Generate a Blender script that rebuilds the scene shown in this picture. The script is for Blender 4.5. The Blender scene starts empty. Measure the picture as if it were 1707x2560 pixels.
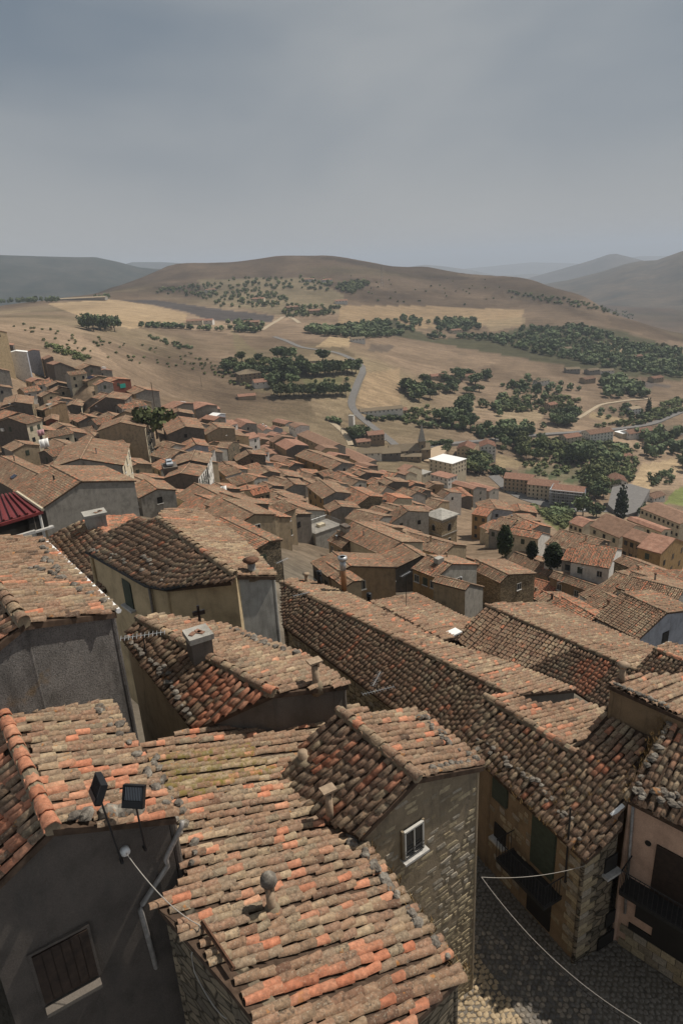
import bpy, math, random
import numpy as np
from mathutils import Matrix, Vector
random.seed(7); rng = np.random.default_rng(7)
SC = bpy.context.scene
COL = SC.collection

# ---------------------------------------------------------------- camera
F = 1670.0; PITCH = math.radians(20.4); ROLL = math.radians(3.0)
cam = bpy.data.cameras.new('camera'); cam_o = bpy.data.objects.new('camera', cam); COL.objects.link(cam_o)
cam.sensor_fit = 'VERTICAL'; cam.sensor_height = 36.0; cam.lens = 36.0 * F / 2560.0
cam.clip_start = 0.1; cam.clip_end = 60000
cam_o.matrix_world = Matrix.Rotation(math.pi / 2 - PITCH, 4, 'X') @ Matrix.Rotation(-ROLL, 4, 'Z')
SC.camera = cam_o
# ---------------------------------------------------------------- sky
SUN_AZ = math.radians(63); SUN_EL = math.radians(54)
w = bpy.data.worlds.new('World'); SC.world = w; w.use_nodes = True
nt = w.node_tree; nt.nodes.clear()
def wn(t, **k):
    n = nt.nodes.new(t)
    for a, b in k.items(): setattr(n, a, b)
    return n
out = wn('ShaderNodeOutputWorld'); bg = wn('ShaderNodeBackground')
sky = wn('ShaderNodeTexSky', sky_type='NISHITA', sun_disc=False, sun_elevation=SUN_EL, sun_rotation=SUN_AZ)
sky.air_density = 1.3; sky.dust_density = 3.0; sky.altitude = 900
SKY_STRENGTH = 0.056; SKY_X = 1.3
bg.inputs[1].default_value = SKY_STRENGTH
tc = wn('ShaderNodeTexCoord'); mp = wn('ShaderNodeMapping'); mp.inputs['Scale'].default_value = (1.0, 1.0, 2.2); mp.inputs['Location'].default_value = (SKY_X, 0.35, 0.1)
no = wn('ShaderNodeTexNoise'); no.inputs['Scale'].default_value = 1.5; no.inputs['Detail'].default_value = 4; no.inputs['Roughness'].default_value = .45; no.inputs['Distortion'].default_value = .3
ramp = wn('ShaderNodeValToRGB')
# thin overcast veil: its radiance, from the thin (bluer) to the thick (greyer) cloud
ramp.color_ramp.elements[0].position = .36; ramp.color_ramp.elements[0].color = (3.1, 3.8, 4.6, 1)
ramp.color_ramp.elements[1].position = .56; ramp.color_ramp.elements[1].color = (6.1, 6.4, 6.6, 1)
mixw = wn('ShaderNodeMix', data_type='RGBA'); mixw.inputs[0].default_value = .88
L = nt.links.new
L(tc.outputs['Generated'], mp.inputs[0]); L(mp.outputs[0], no.inputs['Vector']); L(no.outputs['Fac'], ramp.inputs[0])
sx = wn('ShaderNodeSeparateXYZ'); L(tc.outputs['Generated'], sx.inputs[0])
hr = wn('ShaderNodeMapRange', interpolation_type='SMOOTHSTEP'); hr.inputs['From Min'].default_value = -.02; hr.inputs['From Max'].default_value = .30; hr.inputs['To Min'].default_value = .85; hr.inputs['To Max'].default_value = 0
hmix = wn('ShaderNodeMix', data_type='RGBA'); hmix.inputs[7].default_value = (7.5, 7.5, 7.55, 1)      # pale dusty horizon
L(sx.outputs['Z'], hr.inputs[0]); L(hr.outputs[0], hmix.inputs[0]); L(ramp.outputs[0], hmix.inputs[6])
L(sky.outputs[0], mixw.inputs[6]); L(hmix.outputs[2], mixw.inputs[7]); L(mixw.outputs[2], bg.inputs[0]); L(bg.outputs[0], out.inputs[0])
# ---------------------------------------------------------------- sun
sun = bpy.data.lights.new('sun', 'SUN'); sun.energy = 4.7; sun.angle = math.radians(.6); sun.color = (1, .935, .84)
sun_o = bpy.data.objects.new('sun', sun); COL.objects.link(sun_o)
sd = Vector((math.sin(SUN_AZ) * math.cos(SUN_EL), math.cos(SUN_AZ) * math.cos(SUN_EL), math.sin(SUN_EL)))
sun_o.rotation_euler = sd.to_track_quat('Z', 'Y').to_euler(); sun_o.location = (60, 20, 80)
# ---------------------------------------------------------------- exposure
SC.view_settings.view_transform = 'Standard'; SC.view_settings.look = 'None'
SC.view_settings.exposure = 0.04; SC.view_settings.gamma = 1.0; SC.view_settings.use_curve_mapping = False
SC.render.engine = 'CYCLES'; SC.cycles.max_bounces = 6; SC.cycles.diffuse_bounces = 3; SC.cycles.volume_bounces = 0
SC.cycles.caustics_reflective = False; SC.cycles.caustics_refractive = False

# ================================================================ geometry helpers
def ray(u, v):
    x = (u - 853.5) / F; y = -(v - 1280) / F
    c_, s_ = math.cos(ROLL), math.sin(ROLL)
    xr = x * c_ + y * s_; yu = -x * s_ + y * c_
    cp, sp = math.cos(PITCH), math.sin(PITCH)
    return np.array([xr, cp + yu * sp, -sp + yu * cp])
def P(uv, z): r = ray(*uv); return r * (z / r[2])
def px(p):
    p = np.asarray(p, float); x, y, z = p[..., 0], p[..., 1], p[..., 2]
    cp, sp = math.cos(PITCH), math.sin(PITCH); c_, s_ = math.cos(ROLL), math.sin(ROLL)
    d = y * cp - z * sp; yu = (y * sp + z * cp) / d; xr = x / d
    return 853.5 + (xr * c_ - yu * s_) * F, 1280 - (xr * s_ + yu * c_) * F, d
# survey frames: origin and scale of the detail sheets the plan was measured on
CR = dict(Z1=(0, 1900, .38265), Z2=(560, 1900, .38265), Z3=(1107, 1900, .38265), Z4=(0, 1300, .38265), Z5=(560, 1300, .38265), Z6=(1107, 1300, .38265),
          C1=(0, 800, .2806), C2=(400, 900, .2806), C3=(800, 1000, .2806), C4=(1240, 1000, .2978), D1=(0, 1600, .2806), D2=(360, 1560, .3189), D3=(840, 1680, .3189),
          D4=(1307, 1560, .2551), D5=(100, 1240, .38265), D6=(1180, 2060, .3361), E1=(0, 820, .1913), E2=(0, 1060, .2551), E3=(380, 1000, .1913), E4=(620, 1020, .1913),
          E5=(860, 1080, .1913), E6=(1100, 1160, .1913), E7=(1380, 1240, .2086), E8=(640, 1260, .3189), F1=(0, 600, .5485), F2=(847, 600, .5485), F3=(500, 800, .4464), F4=(1007, 850, .4464), S=(0, 0, 1.0))
def c(k, x, y): o = CR[k]; return (o[0] + x * o[2], o[1] + y * o[2])
def cs(k, *pts): return [c(k, *p) for p in pts]

WORLD = {}
def thing(name, label, cat, loc, group=None):
    o = bpy.data.objects.new(name, None); COL.objects.link(o); o.location = loc; o.empty_display_size = .3
    o['label'] = label; o['category'] = cat
    if group: o['group'] = group
    WORLD[o.name] = Matrix.Translation(loc); return o
def link(o, parent=None, M=None):
    COL.objects.link(o); M = M or Matrix.Identity(4); o.matrix_basis = M
    if parent is not None:
        o.parent = parent; o.matrix_parent_inverse = WORLD[parent.name].inverted()
    WORLD[o.name] = M; return o
def mesh(name, V, Fc, mats, mi=None, smooth=False):
    me = bpy.data.meshes.new(name); me.from_pydata([tuple(map(float, v)) for v in V], [], [tuple(map(int, f)) for f in Fc])
    for m in (mats if isinstance(mats, (list, tuple)) else [mats]): me.materials.append(m)
    if mi is not None: me.polygons.foreach_set('material_index', np.asarray(mi, np.int32))
    if smooth: me.polygons.foreach_set('use_smooth', np.ones(len(me.polygons), bool))
    me.update(); return me
def obj(name, V, Fc, mats, parent=None, mi=None, smooth=False, kind=None):
    o = bpy.data.objects.new(name, mesh(name, V, Fc, mats, mi, smooth)); link(o, parent)
    if kind: o['kind'] = kind
    return o
def tag(o, label, cat, group=None):
    o['label'] = label; o['category'] = cat
    if group: o['group'] = group
    return o
class MB:
    def __init__(s): s.V = []; s.F = []; s.mi = []
    def add(s, V, Fc, m=0):
        k = len(s.V); s.V += [tuple(v) for v in V]; s.F += [tuple(i + k for i in f) for f in Fc]; s.mi += [m] * len(Fc)
    def box(s, M, m=0):      # unit cube centred, transformed by 4x4
        V = [M @ Vector((x, y, z)) for x in (-.5, .5) for y in (-.5, .5) for z in (-.5, .5)]
        s.add(V, [(0, 1, 3, 2), (4, 6, 7, 5), (0, 4, 5, 1), (2, 3, 7, 6), (0, 2, 6, 4), (1, 5, 7, 3)], m)
    def bx(s, cx, cy, cz, sx, sy, sz, rz=0, m=0): s.box(Matrix.Translation((cx, cy, cz)) @ Matrix.Rotation(rz, 4, 'Z') @ Matrix.Diagonal((sx, sy, sz, 1)), m)
    def tube(s, pts, r, n=8, m=0, cap=True):
        pts = [Vector(p) for p in pts]; rs = r if isinstance(r, (list, tuple)) else [r] * len(pts); rings = []
        for i, p in enumerate(pts):
            d = (pts[min(i + 1, len(pts) - 1)] - pts[max(i - 1, 0)]).normalized()
            a = d.cross(Vector((0, 0, 1))); a = a.normalized() if a.length > 1e-3 else Vector((1, 0, 0)); b = a.cross(d)
            rings.append([p + (a * math.cos(t) + b * math.sin(t)) * rs[i] for t in [2 * math.pi * j / n for j in range(n)]])
        V = [v for rr in rings for v in rr]; Fc = []
        for i in range(len(pts) - 1):
            for j in range(n): Fc.append((i * n + j, i * n + (j + 1) % n, (i + 1) * n + (j + 1) % n, (i + 1) * n + j))
        if cap: Fc += [tuple(range(n))[::-1], tuple(range((len(pts) - 1) * n, len(pts) * n))]
        s.add(V, Fc, m)
    def prism(s, poly, d, m=0):   # polygon (3D) extruded by vector d
        n = len(poly); A = [Vector(p) for p in poly]; B = [a + Vector(d) for a in A]
        s.add(A + B, [tuple(range(n)), tuple(range(2 * n - 1, n - 1, -1))] + [(i, i + n, (i + 1) % n + n, (i + 1) % n) for i in range(n)], m)
    def o(s, name, mats, parent=None, smooth=False, kind=None): return obj(name, s.V, s.F, mats, parent, s.mi, smooth, kind)

# ================================================================ materials
MATS = {}
def material(name, build, rough=.9, spec=.25):
    m = bpy.data.materials.new(name); m.use_nodes = True; t = m.node_tree; b = t.nodes['Principled BSDF']
    b.inputs['Roughness'].default_value = rough; b.inputs['Specular IOR Level'].default_value = spec
    class N: pass
    n = N(); n.t = t; n.b = b
    def new(ty, **k):
        q = t.nodes.new(ty)
        for a, v in k.items(): setattr(q, a, v)
        return q
    def lk(a, i): t.links.new(a, i)
    def noise(scale, detail=5, rough=.6, vec=None, dist=0):
        q = new('ShaderNodeTexNoise'); q.inputs['Scale'].default_value = scale; q.inputs['Detail'].default_value = detail; q.inputs['Roughness'].default_value = rough; q.inputs['Distortion'].default_value = dist
        lk(vec if vec is not None else n.pos, q.inputs['Vector']); return q.outputs['Fac']
    def rmp(fac, stops):
        q = new('ShaderNodeValToRGB'); e = q.color_ramp.elements
        while len(e) < len(stops): e.new(.5)
        for i, (p, col) in enumerate(stops): e[i].position = p; e[i].color = (*col, 1) if not isinstance(col, (int, float)) else (col, col, col, 1)
        lk(fac, q.inputs[0]); return q.outputs[0]
    def mix(f, a, b_, mode='MIX'):
        q = new('ShaderNodeMix', data_type='RGBA', blend_type=mode)
        for i, v in ((0, f), (6, a), (7, b_)):
            if isinstance(v, bpy.types.NodeSocket): lk(v, q.inputs[i])
            elif isinstance(v, (int, float)): q.inputs[i].default_value = v
            else: q.inputs[i].default_value = (*v, 1)
        return q.outputs[2]
    def mth(op, a, b_=0):
        q = new('ShaderNodeMath', operation=op)
        for i, v in ((0, a), (1, b_)):
            if isinstance(v, bpy.types.NodeSocket): lk(v, q.inputs[i])
            else: q.inputs[i].default_value = v
        return q.outputs[0]
    def bump(h, s=.4, d=.05):
        q = new('ShaderNodeBump'); q.inputs['Strength'].default_value = s; q.inputs['Distance'].default_value = d; lk(h, q.inputs['Height']); lk(q.outputs[0], b.inputs['Normal'])
    def scl(vec, s3):
        q = new('ShaderNodeMapping'); q.inputs['Scale'].default_value = s3; lk(vec, q.inputs[0]); return q.outputs[0]
    n.new, n.lk, n.noise, n.rmp, n.mix, n.mth, n.bump, n.scl = new, lk, noise, rmp, mix, mth, bump, scl
    g = new('ShaderNodeNewGeometry'); n.pos = g.outputs['Position']
    def col(s):
        if isinstance(s, bpy.types.NodeSocket): lk(s, b.inputs['Base Color'])
        else: b.inputs['Base Color'].default_value = (*s, 1)
    n.col = col
    build(n); MATS[name] = m; return m
def plain(name, colr, rough=.7, var=.25, scale=3, spec=.3, metal=0):
    def f(n):
        v = n.rmp(n.noise(scale, 5), [(.3, tuple(x * (1 - var) for x in colr)), (.7, tuple(min(1, x * (1 + var)) for x in colr))]); n.col(v); n.b.inputs['Metallic'].default_value = metal
    return material(name, f, rough, spec)
def tilemat(name, indiv):
    def f(n):
        if indiv: a = n.new('ShaderNodeObjectInfo').outputs['Color']
        else: a = n.new('ShaderNodeAttribute', attribute_name='tc').outputs['Color']
        sp = n.new('ShaderNodeSeparateColor'); n.lk(a, sp.inputs[0]); r, red, moss = sp.outputs
        old = n.rmp(r, [(0, (.09, .060, .042)), (.2, (.195, .128, .083)), (.4, (.262, .182, .117)), (.55, (.24, .15, .10)), (.7, (.228, .178, .122)), (.85, (.305, .228, .145)), (1, (.39, .30, .195))])
        new = n.rmp(r, [(0, (.42, .155, .085)), (.5, (.50, .20, .115)), (1, (.55, .27, .165))])
        base = n.mix(red, old, new)
        dull = n.mth('SUBTRACT', 1.0, n.mth('MULTIPLY', red, .8))
        mott = n.rmp(n.noise(11, 4, .65), [(.3, .6), (.7, 1.22)]); base = n.mix(1.0, base, mott, 'MULTIPLY')
        f1 = n.mth('MULTIPLY', n.rmp(n.noise(17, 6, .72), [(.49, 0.0), (.58, 1.0)]), n.rmp(n.noise(2.3, 3), [(.38, .08), (.66, .8)]))
        base = n.mix(n.mth('MULTIPLY', f1, dull), base, (.055, .045, .037))
        f2 = n.mth('MULTIPLY', n.rmp(n.noise(24, 5, .7), [(.55, 0.0), (.64, .6)]), dull)
        base = n.mix(f2, base, (.35, .30, .225))
        f3 = n.mth('MULTIPLY', n.rmp(n.noise(4.1, 4, .6), [(.655, 0.0), (.70, .7)]), dull); base = n.mix(f3, base, (.40, .17, .045))
        f4 = n.mth('MULTIPLY', n.rmp(n.noise(7, 5, .7), [(.42, 0.0), (.6, 1.0)]), moss); base = n.mix(f4, base, (.155, .125, .03))
        n.col(base); n.bump(n.noise(30, 5, .7), .55, .02)
    return material(name, f, .92, .15)
T_IND = tilemat('clay_tile', True); T_STF = tilemat('clay_tiles', False)
def plaster(name, colr, stain=.5, sc=1.0, dark=(.06, .055, .05)):
    def f(n):
        b = n.rmp(n.noise(1.3 * sc, 6, .65), [(.3, tuple(x * .72 for x in colr)), (.5, colr), (.75, tuple(min(1, x * 1.18) for x in colr))])
        st = n.mth('MULTIPLY', n.rmp(n.noise(1.0, 6, .7, n.scl(n.pos, (1.6 * sc, 1.6 * sc, .35 * sc)), .4), [(.5, 0.0), (.72, 1.0)]), stain)
        b = n.mix(st, b, dark)
        sp = n.rmp(n.noise(38, 3, .8), [(.35, .78), (.65, 1.12)]); b = n.mix(.8, b, sp, 'MULTIPLY')
        n.col(b); n.bump(n.noise(28, 4, .7), .5, .03)
    return material(name, f, .95, .12)
def stonemat(name, a, b_, sc=2.6):
    def f(n):
        v = n.new('ShaderNodeTexVoronoi', feature='F1'); v.inputs['Scale'].default_value = sc; n.lk(n.scl(n.pos, (1, 1, 1.8)), v.inputs['Vector'])
        e = n.new('ShaderNodeTexVoronoi', feature='DISTANCE_TO_EDGE'); e.inputs['Scale'].default_value = sc; n.lk(n.scl(n.pos, (1, 1, 1.8)), e.inputs['Vector'])
        sp = n.new('ShaderNodeSeparateColor'); n.lk(v.outputs['Color'], sp.inputs[0])
        col = n.rmp(sp.outputs[0], [(0, a), (1, b_)]); j = n.rmp(e.outputs['Distance'], [(.02, .35), (.10, 1.0)])
        col = n.mix(1.0, col, j, 'MULTIPLY'); col = n.mix(.7, col, n.rmp(n.noise(14, 5, .7), [(.3, .6), (.7, 1.2)]), 'MULTIPLY')
        n.col(col); n.bump(j, .7, .05)
    return material(name, f, .95, .1)
W = dict(
    grey=plaster('plaster_grey', (.27, .25, .22), .5), dark=plaster('plaster_dark', (.145, .125, .105), .5), tan=plaster('plaster_tan', (.33, .26, .175), .45),
    cream=plaster('plaster_cream', (.52, .45, .33), .25), white=plaster('plaster_white', (.62, .59, .54), .25), ochre=plaster('plaster_ochre', (.31, .205, .10), .45),
    pink=plaster('plaster_pink', (.52, .345, .25), .22), blue=plaster('plaster_blue_grey', (.30, .31, .34), .4), brown=plaster('plaster_brown', (.25, .175, .105), .55),
    brick=plaster('plaster_brick_red', (.21, .085, .06), .4), umber=plaster('plaster_umber', (.105, .088, .075), .6), rough=None, yellow=plaster('plaster_yellow', (.50, .385, .235), .3),
    conc=plaster('concrete', (.36, .34, .30), .55), stone=stonemat('rubble_stone', (.20, .155, .10), (.40, .31, .20)), dstone=stonemat('dark_stone', (.10, .085, .065), (.24, .19, .13)),
    mortar=plaster('mortar', (.235, .185, .125), .6, 2), sand=stonemat('dressed_stone', (.34, .27, .17), (.46, .37, .25), 1.8))
def roughf(n):
    b = n.rmp(n.noise(1.1, 6, .7), [(.3, (.085, .078, .07)), (.55, (.165, .152, .14)), (.75, (.23, .21, .19))])
    b = n.mix(n.rmp(n.noise(30, 4, .8), [(.5, 0.0), (.62, .8)]), b, (.045, .042, .04)); b = n.mix(n.rmp(n.noise(1.0, 5, .7, n.scl(n.pos, (1.1, 1.1, .28))), [(.52, 0.0), (.68, .75)]), b, (.055, .05, .045)); b = n.mix(n.rmp(n.noise(.8, 4), [(.66, 0.0), (.74, .5)]), b, (.18, .11, .04))
    n.col(b); n.bump(n.noise(26, 5, .75), .8, .05)
W['rough'] = material('rough_render', roughf, .95, .1)
STONE = []
for i, cc in enumerate(((.34, .27, .17), (.42, .34, .22), (.27, .22, .155), (.36, .31, .24))):
    def f(n, cc=cc):
        b = n.rmp(n.noise(9, 5, .7), [(.3, tuple(x * .6 for x in cc)), (.6, cc), (.8, tuple(x * 1.15 for x in cc))])
        n.col(n.mix(n.rmp(n.noise(22, 5, .75), [(.55, 0.0), (.65, .7)]), b, (.07, .065, .055))); n.bump(n.noise(25, 5, .7), .6, .02)
    STONE.append(material('wall_stone', f, .95, .1))
def rockf(n):
    b = n.rmp(n.noise(5, 6, .7), [(.3, (.05, .043, .037)), (.5, (.15, .13, .108)), (.72, (.34, .31, .26))])
    b = n.mix(n.rmp(n.noise(4, 4), [(.62, 0.0), (.7, .6)]), b, (.36, .15, .04)); n.col(b); n.bump(n.noise(18, 5, .7), .8, .03)
ROCK = material('lichen_rock', rockf, .95, .1)
BED = plain('roof_bed', (.07, .047, .033), .95, .4, 6, .1)
GLASS = plain('window_glass', (.018, .020, .022), .12, .2, 2, .5)
DARK = plain('dark_opening', (.02, .017, .014), .8, .2)
WOODD = plain('dark_wood', (.032, .02, .014), .75, .35, 8)
SHUT = plain('green_shutter', (.045, .055, .038), .7, .25, 6)
FRAME = plain('window_frame_paint', (.46, .44, .40), .6, .1)
SILL = plain('sill_stone', (.42, .40, .37), .85, .25, 8)
IRON = plain('dark_iron', (.022, .02, .019), .6, .3, 10)
STEEL = plain('galvanised_steel', (.42, .43, .43), .45, .2, 5, .5, .6)
COPPER = plain('copper_pipe', (.34, .19, .10), .5, .25, 6, .5, .5)
PIPE = plain('zinc_pipe', (.27, .25, .23), .6, .35, 9, .4, .3)
RUST = plain('rusty_metal', (.12, .06, .035), .85, .5, 12)
CLAYP = plain('clay_pot', (.30, .22, .15), .9, .3, 9)
WHITEP = plain('white_paint', (.75, .74, .71), .6, .08)
CABLE = plain('pale_cable', (.34, .31, .27), .7, .1)
BLACK = plain('black_plastic', (.012, .012, .013), .45, .1)
REDM = plain('red_sheet_metal', (.155, .03, .03), .4, .15, 4, .5)
WROOF = plain('white_sheet_roof', (.80, .80, .78), .5, .05)
RTILE = None
def rt(n):
    wv = n.new('ShaderNodeTexWave', wave_type='BANDS', bands_direction='DIAGONAL'); wv.inputs['Scale'].default_value = 1.5; n.lk(n.pos, wv.inputs['Vector'])
    b = n.rmp(n.noise(1.1, 6, .7), [(.3, (.24, .125, .085)), (.55, (.33, .18, .125)), (.75, (.36, .235, .17))])
    rnd = n.new('ShaderNodeObjectInfo').outputs['Random']; b = n.mix(n.rmp(rnd, [(.2, .75), (.75, 0.0)]), b, (.215, .14, .095)); b = n.mix(.8, b, n.rmp(n.noise(.9, 6, .75), [(.35, .6), (.65, 1.2)]), 'MULTIPLY'); n.col(b)
RTILE = material('red_roof_tile', rt, .9, .15)
# ================================================================ terrain
def plane_z(x, y): return -20 - .263 * (x - 4) - .326 * (y - 17)
CTL = {-45: [(40, -22), (80, -28), (150, -33), (250, -30), (400, -20), (800, -25), (1500, -45), (2500, -80)],
 -27: [(40, -21.5), (80, -28), (110, -33), (150, -38), (200, -40), (260, -36), (400, -23), (480, -40), (600, -38), (900, -38), (1300, -50), (1800, -62), (2500, -130)],
 -20: [(40, -22), (80, -30), (150, -43), (220, -48), (310, -39.5), (390, -60), (480, -64), (600, -58), (800, -54), (1100, -52), (1500, -46), (2000, -50), (2600, -90)],
 -12: [(40, -24), (80, -34.5), (150, -53), (250, -74), (330, -69), (400, -71), (470, -98), (560, -110), (640, -101), (850, -87), (1100, -80), (1400, -68), (1700, -58), (2200, -6), (2500, 24), (2900, -20)],
 -4: [(40, -25.5), (80, -38), (150, -59), (250, -84), (350, -93), (430, -97), (490, -122), (550, -132), (650, -112), (900, -100), (1150, -92), (1700, -58), (2200, 2), (2500, 34), (2900, -20)],
 0: [(40, -26.5), (80, -39.5), (150, -62), (250, -90), (350, -117), (450, -138), (520, -147), (600, -136), (680, -116), (900, -104), (1150, -97), (1700, -61), (2200, 0), (2500, 30), (2900, -20)],
 8: [(40, -28.5), (80, -43), (150, -67), (250, -98), (350, -128), (450, -149), (540, -158), (640, -152), (800, -145), (1000, -139), (1200, -131), (1600, -107), (2100, -53), (2400, -30), (2800, -80)],
 15: [(40, -30), (80, -47), (150, -72.5), (250, -106), (350, -138), (450, -163), (520, -172), (640, -171), (760, -166), (1000, -158), (1250, -145), (1800, -110), (2200, -67), (2600, -110)],
 20: [(40, -31), (80, -49), (150, -75), (250, -110), (350, -142), (450, -166), (560, -180), (760, -178), (1000, -170), (1300, -152), (1700, -126), (1950, -112), (2300, -170)],
 24: [(40, -31.5), (80, -50.5), (150, -77), (236, -107), (330, -137), (430, -161), (520, -178), (600, -187), (830, -187), (1080, -179), (1350, -168), (1650, -152), (2100, -240), (2800, -260)],
 32: [(40, -33), (80, -53), (150, -82), (250, -118), (350, -150), (450, -175), (600, -195), (900, -195), (1400, -195), (2000, -215), (3000, -270)],
 45: [(40, -35), (80, -57), (150, -90), (300, -150), (600, -210), (1500, -220), (3000, -280)]}
AZT = np.linspace(-60, 60, 241); LRT = np.linspace(math.log(3), math.log(3500), 300)
def Kf(d2): return np.where(d2 > 0, .5 * d2 * np.log(d2 + 1e-12), 0)
def fit_terrain(extra=()):
    global ET
    pts = []; wt = []
    ex = np.array([(e[0] / 14, math.log(e[1]) * 1.6) for e in extra]) if len(extra) else np.zeros((0, 2))
    for a, lst in CTL.items():
        ra = math.radians(a)
        for r in (3, 8, 15, 25): pts.append((a, r, plane_z(r * math.sin(ra), r * math.cos(ra)))); wt.append(.002)
        for r, z in lst:
            q = np.array([a / 14, math.log(r) * 1.6])
            if len(ex) and 40 < r < 300 and (np.hypot(*(ex - q).T) < .45).any(): continue     # the surveyed houses are the better witness here
            pts.append((a, r, z)); wt.append(.002)
    for e in extra: pts.append(e); wt.append(.03)
    pts = np.array(pts, float); Q = np.c_[pts[:, 0] / 14, np.log(pts[:, 1]) * 1.6]; Ev = pts[:, 2] / pts[:, 1]; n = len(Q)
    A_ = np.zeros((n + 3, n + 3)); D2 = ((Q[:, None] - Q[None]) ** 2).sum(-1); A_[:n, :n] = Kf(D2) + np.diag(wt); A_[:n, n] = 1; A_[:n, n + 1:] = Q; A_[n:, :n] = A_[:n, n:].T
    coef = np.linalg.solve(A_, np.r_[Ev, 0, 0, 0])
    ga, gl = np.meshgrid(AZT, LRT, indexing='ij'); q = np.c_[np.clip(ga.ravel(), -47, 47) / 14, gl.ravel() * 1.6]; out = []
    for ch in np.array_split(q, 12): out.append(Kf(((ch[:, None, :] - Q[None]) ** 2).sum(-1)) @ coef[:n] + coef[n] + ch @ coef[n + 1:])
    ET = np.concatenate(out).reshape(ga.shape)
fit_terrain()
def vnoise(x, y, seed=0):
    xi = np.floor(x).astype(np.int64); yi = np.floor(y).astype(np.int64); fx = x - xi; fy = y - yi; fx = fx * fx * (3 - 2 * fx); fy = fy * fy * (3 - 2 * fy)
    def h(i, j):
        k = (i * 374761393 + j * 668265263 + seed * 144665) & 0xffffffff; k = ((k ^ (k >> 13)) * 1274126177) & 0xffffffff; return ((k ^ (k >> 16)) & 0xffff) / 65535.0
    return (h(xi, yi) * (1 - fx) + h(xi + 1, yi) * fx) * (1 - fy) + (h(xi, yi + 1) * (1 - fx) + h(xi + 1, yi + 1) * fx) * fy
def fbm(x, y, o=5, seed=0):
    s = 0; a = 1; t = 0
    for i in range(o): s = s + a * (vnoise(x, y, seed + i) - .5); t += a; a *= .5; x = x * 2.03 + 7; y = y * 2.03 + 3
    return s / t
def ground(x, y):
    x = np.asarray(x, float); y = np.asarray(y, float); r = np.maximum(np.hypot(x, y), 3.01); a = np.degrees(np.arctan2(x, y))
    ia = np.clip((a + 60) / .5, 0, 239.999); il = np.clip((np.log(r) - LRT[0]) / (LRT[1] - LRT[0]), 0, 298.999)
    i0 = ia.astype(int); j0 = il.astype(int); fa = ia - i0; fl = il - j0
    E = (ET[i0, j0] * (1 - fa) + ET[i0 + 1, j0] * fa) * (1 - fl) + (ET[i0, j0 + 1] * (1 - fa) + ET[i0 + 1, j0 + 1] * fa) * fl
    z = E * np.minimum(r, 3500)
    t = np.clip((r - 3000) / 1500, 0, 1); z = z * (1 - t) + (-290) * t - 520 * np.clip((r - 5500) / 3500, 0, 1)
    amp = np.clip((r - 280) / 500, 0, 1) * np.minimum(r * .006, 14)
    z = z + amp * fbm(x / 170, y / 170, 5)
    near = np.clip((40 - r) / 15, 0, 1)
    return z - 3.4 * near
def hit(uv, h=0.0, rmin=8, rmax=3400):
    d = ray(*uv); hl = math.hypot(d[0], d[1]); rr = np.exp(np.linspace(math.log(rmin), math.log(rmax), 700)); t = rr / hl
    f = d[2] * t - ground(d[0] * t, d[1] * t) - h; k = np.where((f[1:] < 0) & (f[:-1] >= 0))[0] + 1
    if len(k) == 0: k = [int(np.argmin(f))]
    i = k[0]
    if i == 0: tt = t[0]
    else: tt = t[i - 1] + (t[i] - t[i - 1]) * f[i - 1] / (f[i - 1] - f[i] + 1e-9)
    return d * tt
def inpoly(u, v, poly):
    c_ = np.zeros(np.shape(u), bool); n_ = len(poly)
    for i in range(n_):
        x1, y1 = poly[i]; x2, y2 = poly[(i + 1) % n_]
        k = ((y1 > v) != (y2 > v)) & (u < (x2 - x1) * (v - y1) / (y2 - y1 + 1e-12) + x1); c_ ^= k
    return c_
# ================================================================ the old town on the slope
SPECS = []
def G(k, ap, far, l, r, label, h=8.0, wl='tan', wg='grey', wr=None, **kw):
    SPECS.append(dict(ap=c(k, *ap), far=c(k, *far), l=c(k, *l), r=c(k, *r), label=label, h=h, wl=wl, wg=wg, wr=wr or wl, kw=kw))
def gdims(sp, z, maxs=.55, minlen=5, cap=True):
    A = P(sp['ap'], z); B = P(sp['far'], z); d = (B - A)[:2]; ln = np.linalg.norm(d); d = d / ln; nl = np.array([d[1], -d[0]])
    def side(uv, sg):
        R_ = ray(*uv); den = R_[0] * d[0] + R_[1] * d[1]; t = (A[0] * d[0] + A[1] * d[1]) / den if abs(den) > .05 else -1
        if t > 0:
            q = R_ * t; wd = sg * float((q[:2] - A[:2]) @ nl); dr = z - q[2]
            if .01 * abs(z) < wd < .35 * abs(z): cl = min(wd, 6.6) / wd if cap else 1.0; return wd * cl, float(np.clip(dr, .2 * wd, maxs * wd)) * cl, True
        return 3.6, 1.2, False
    wL, dL, okL = side(sp['l'], -1); wR, dR, okR = side(sp['r'], 1)
    return A, d, nl, ln, wL, dL, wR, dR, okL and okR
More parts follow.
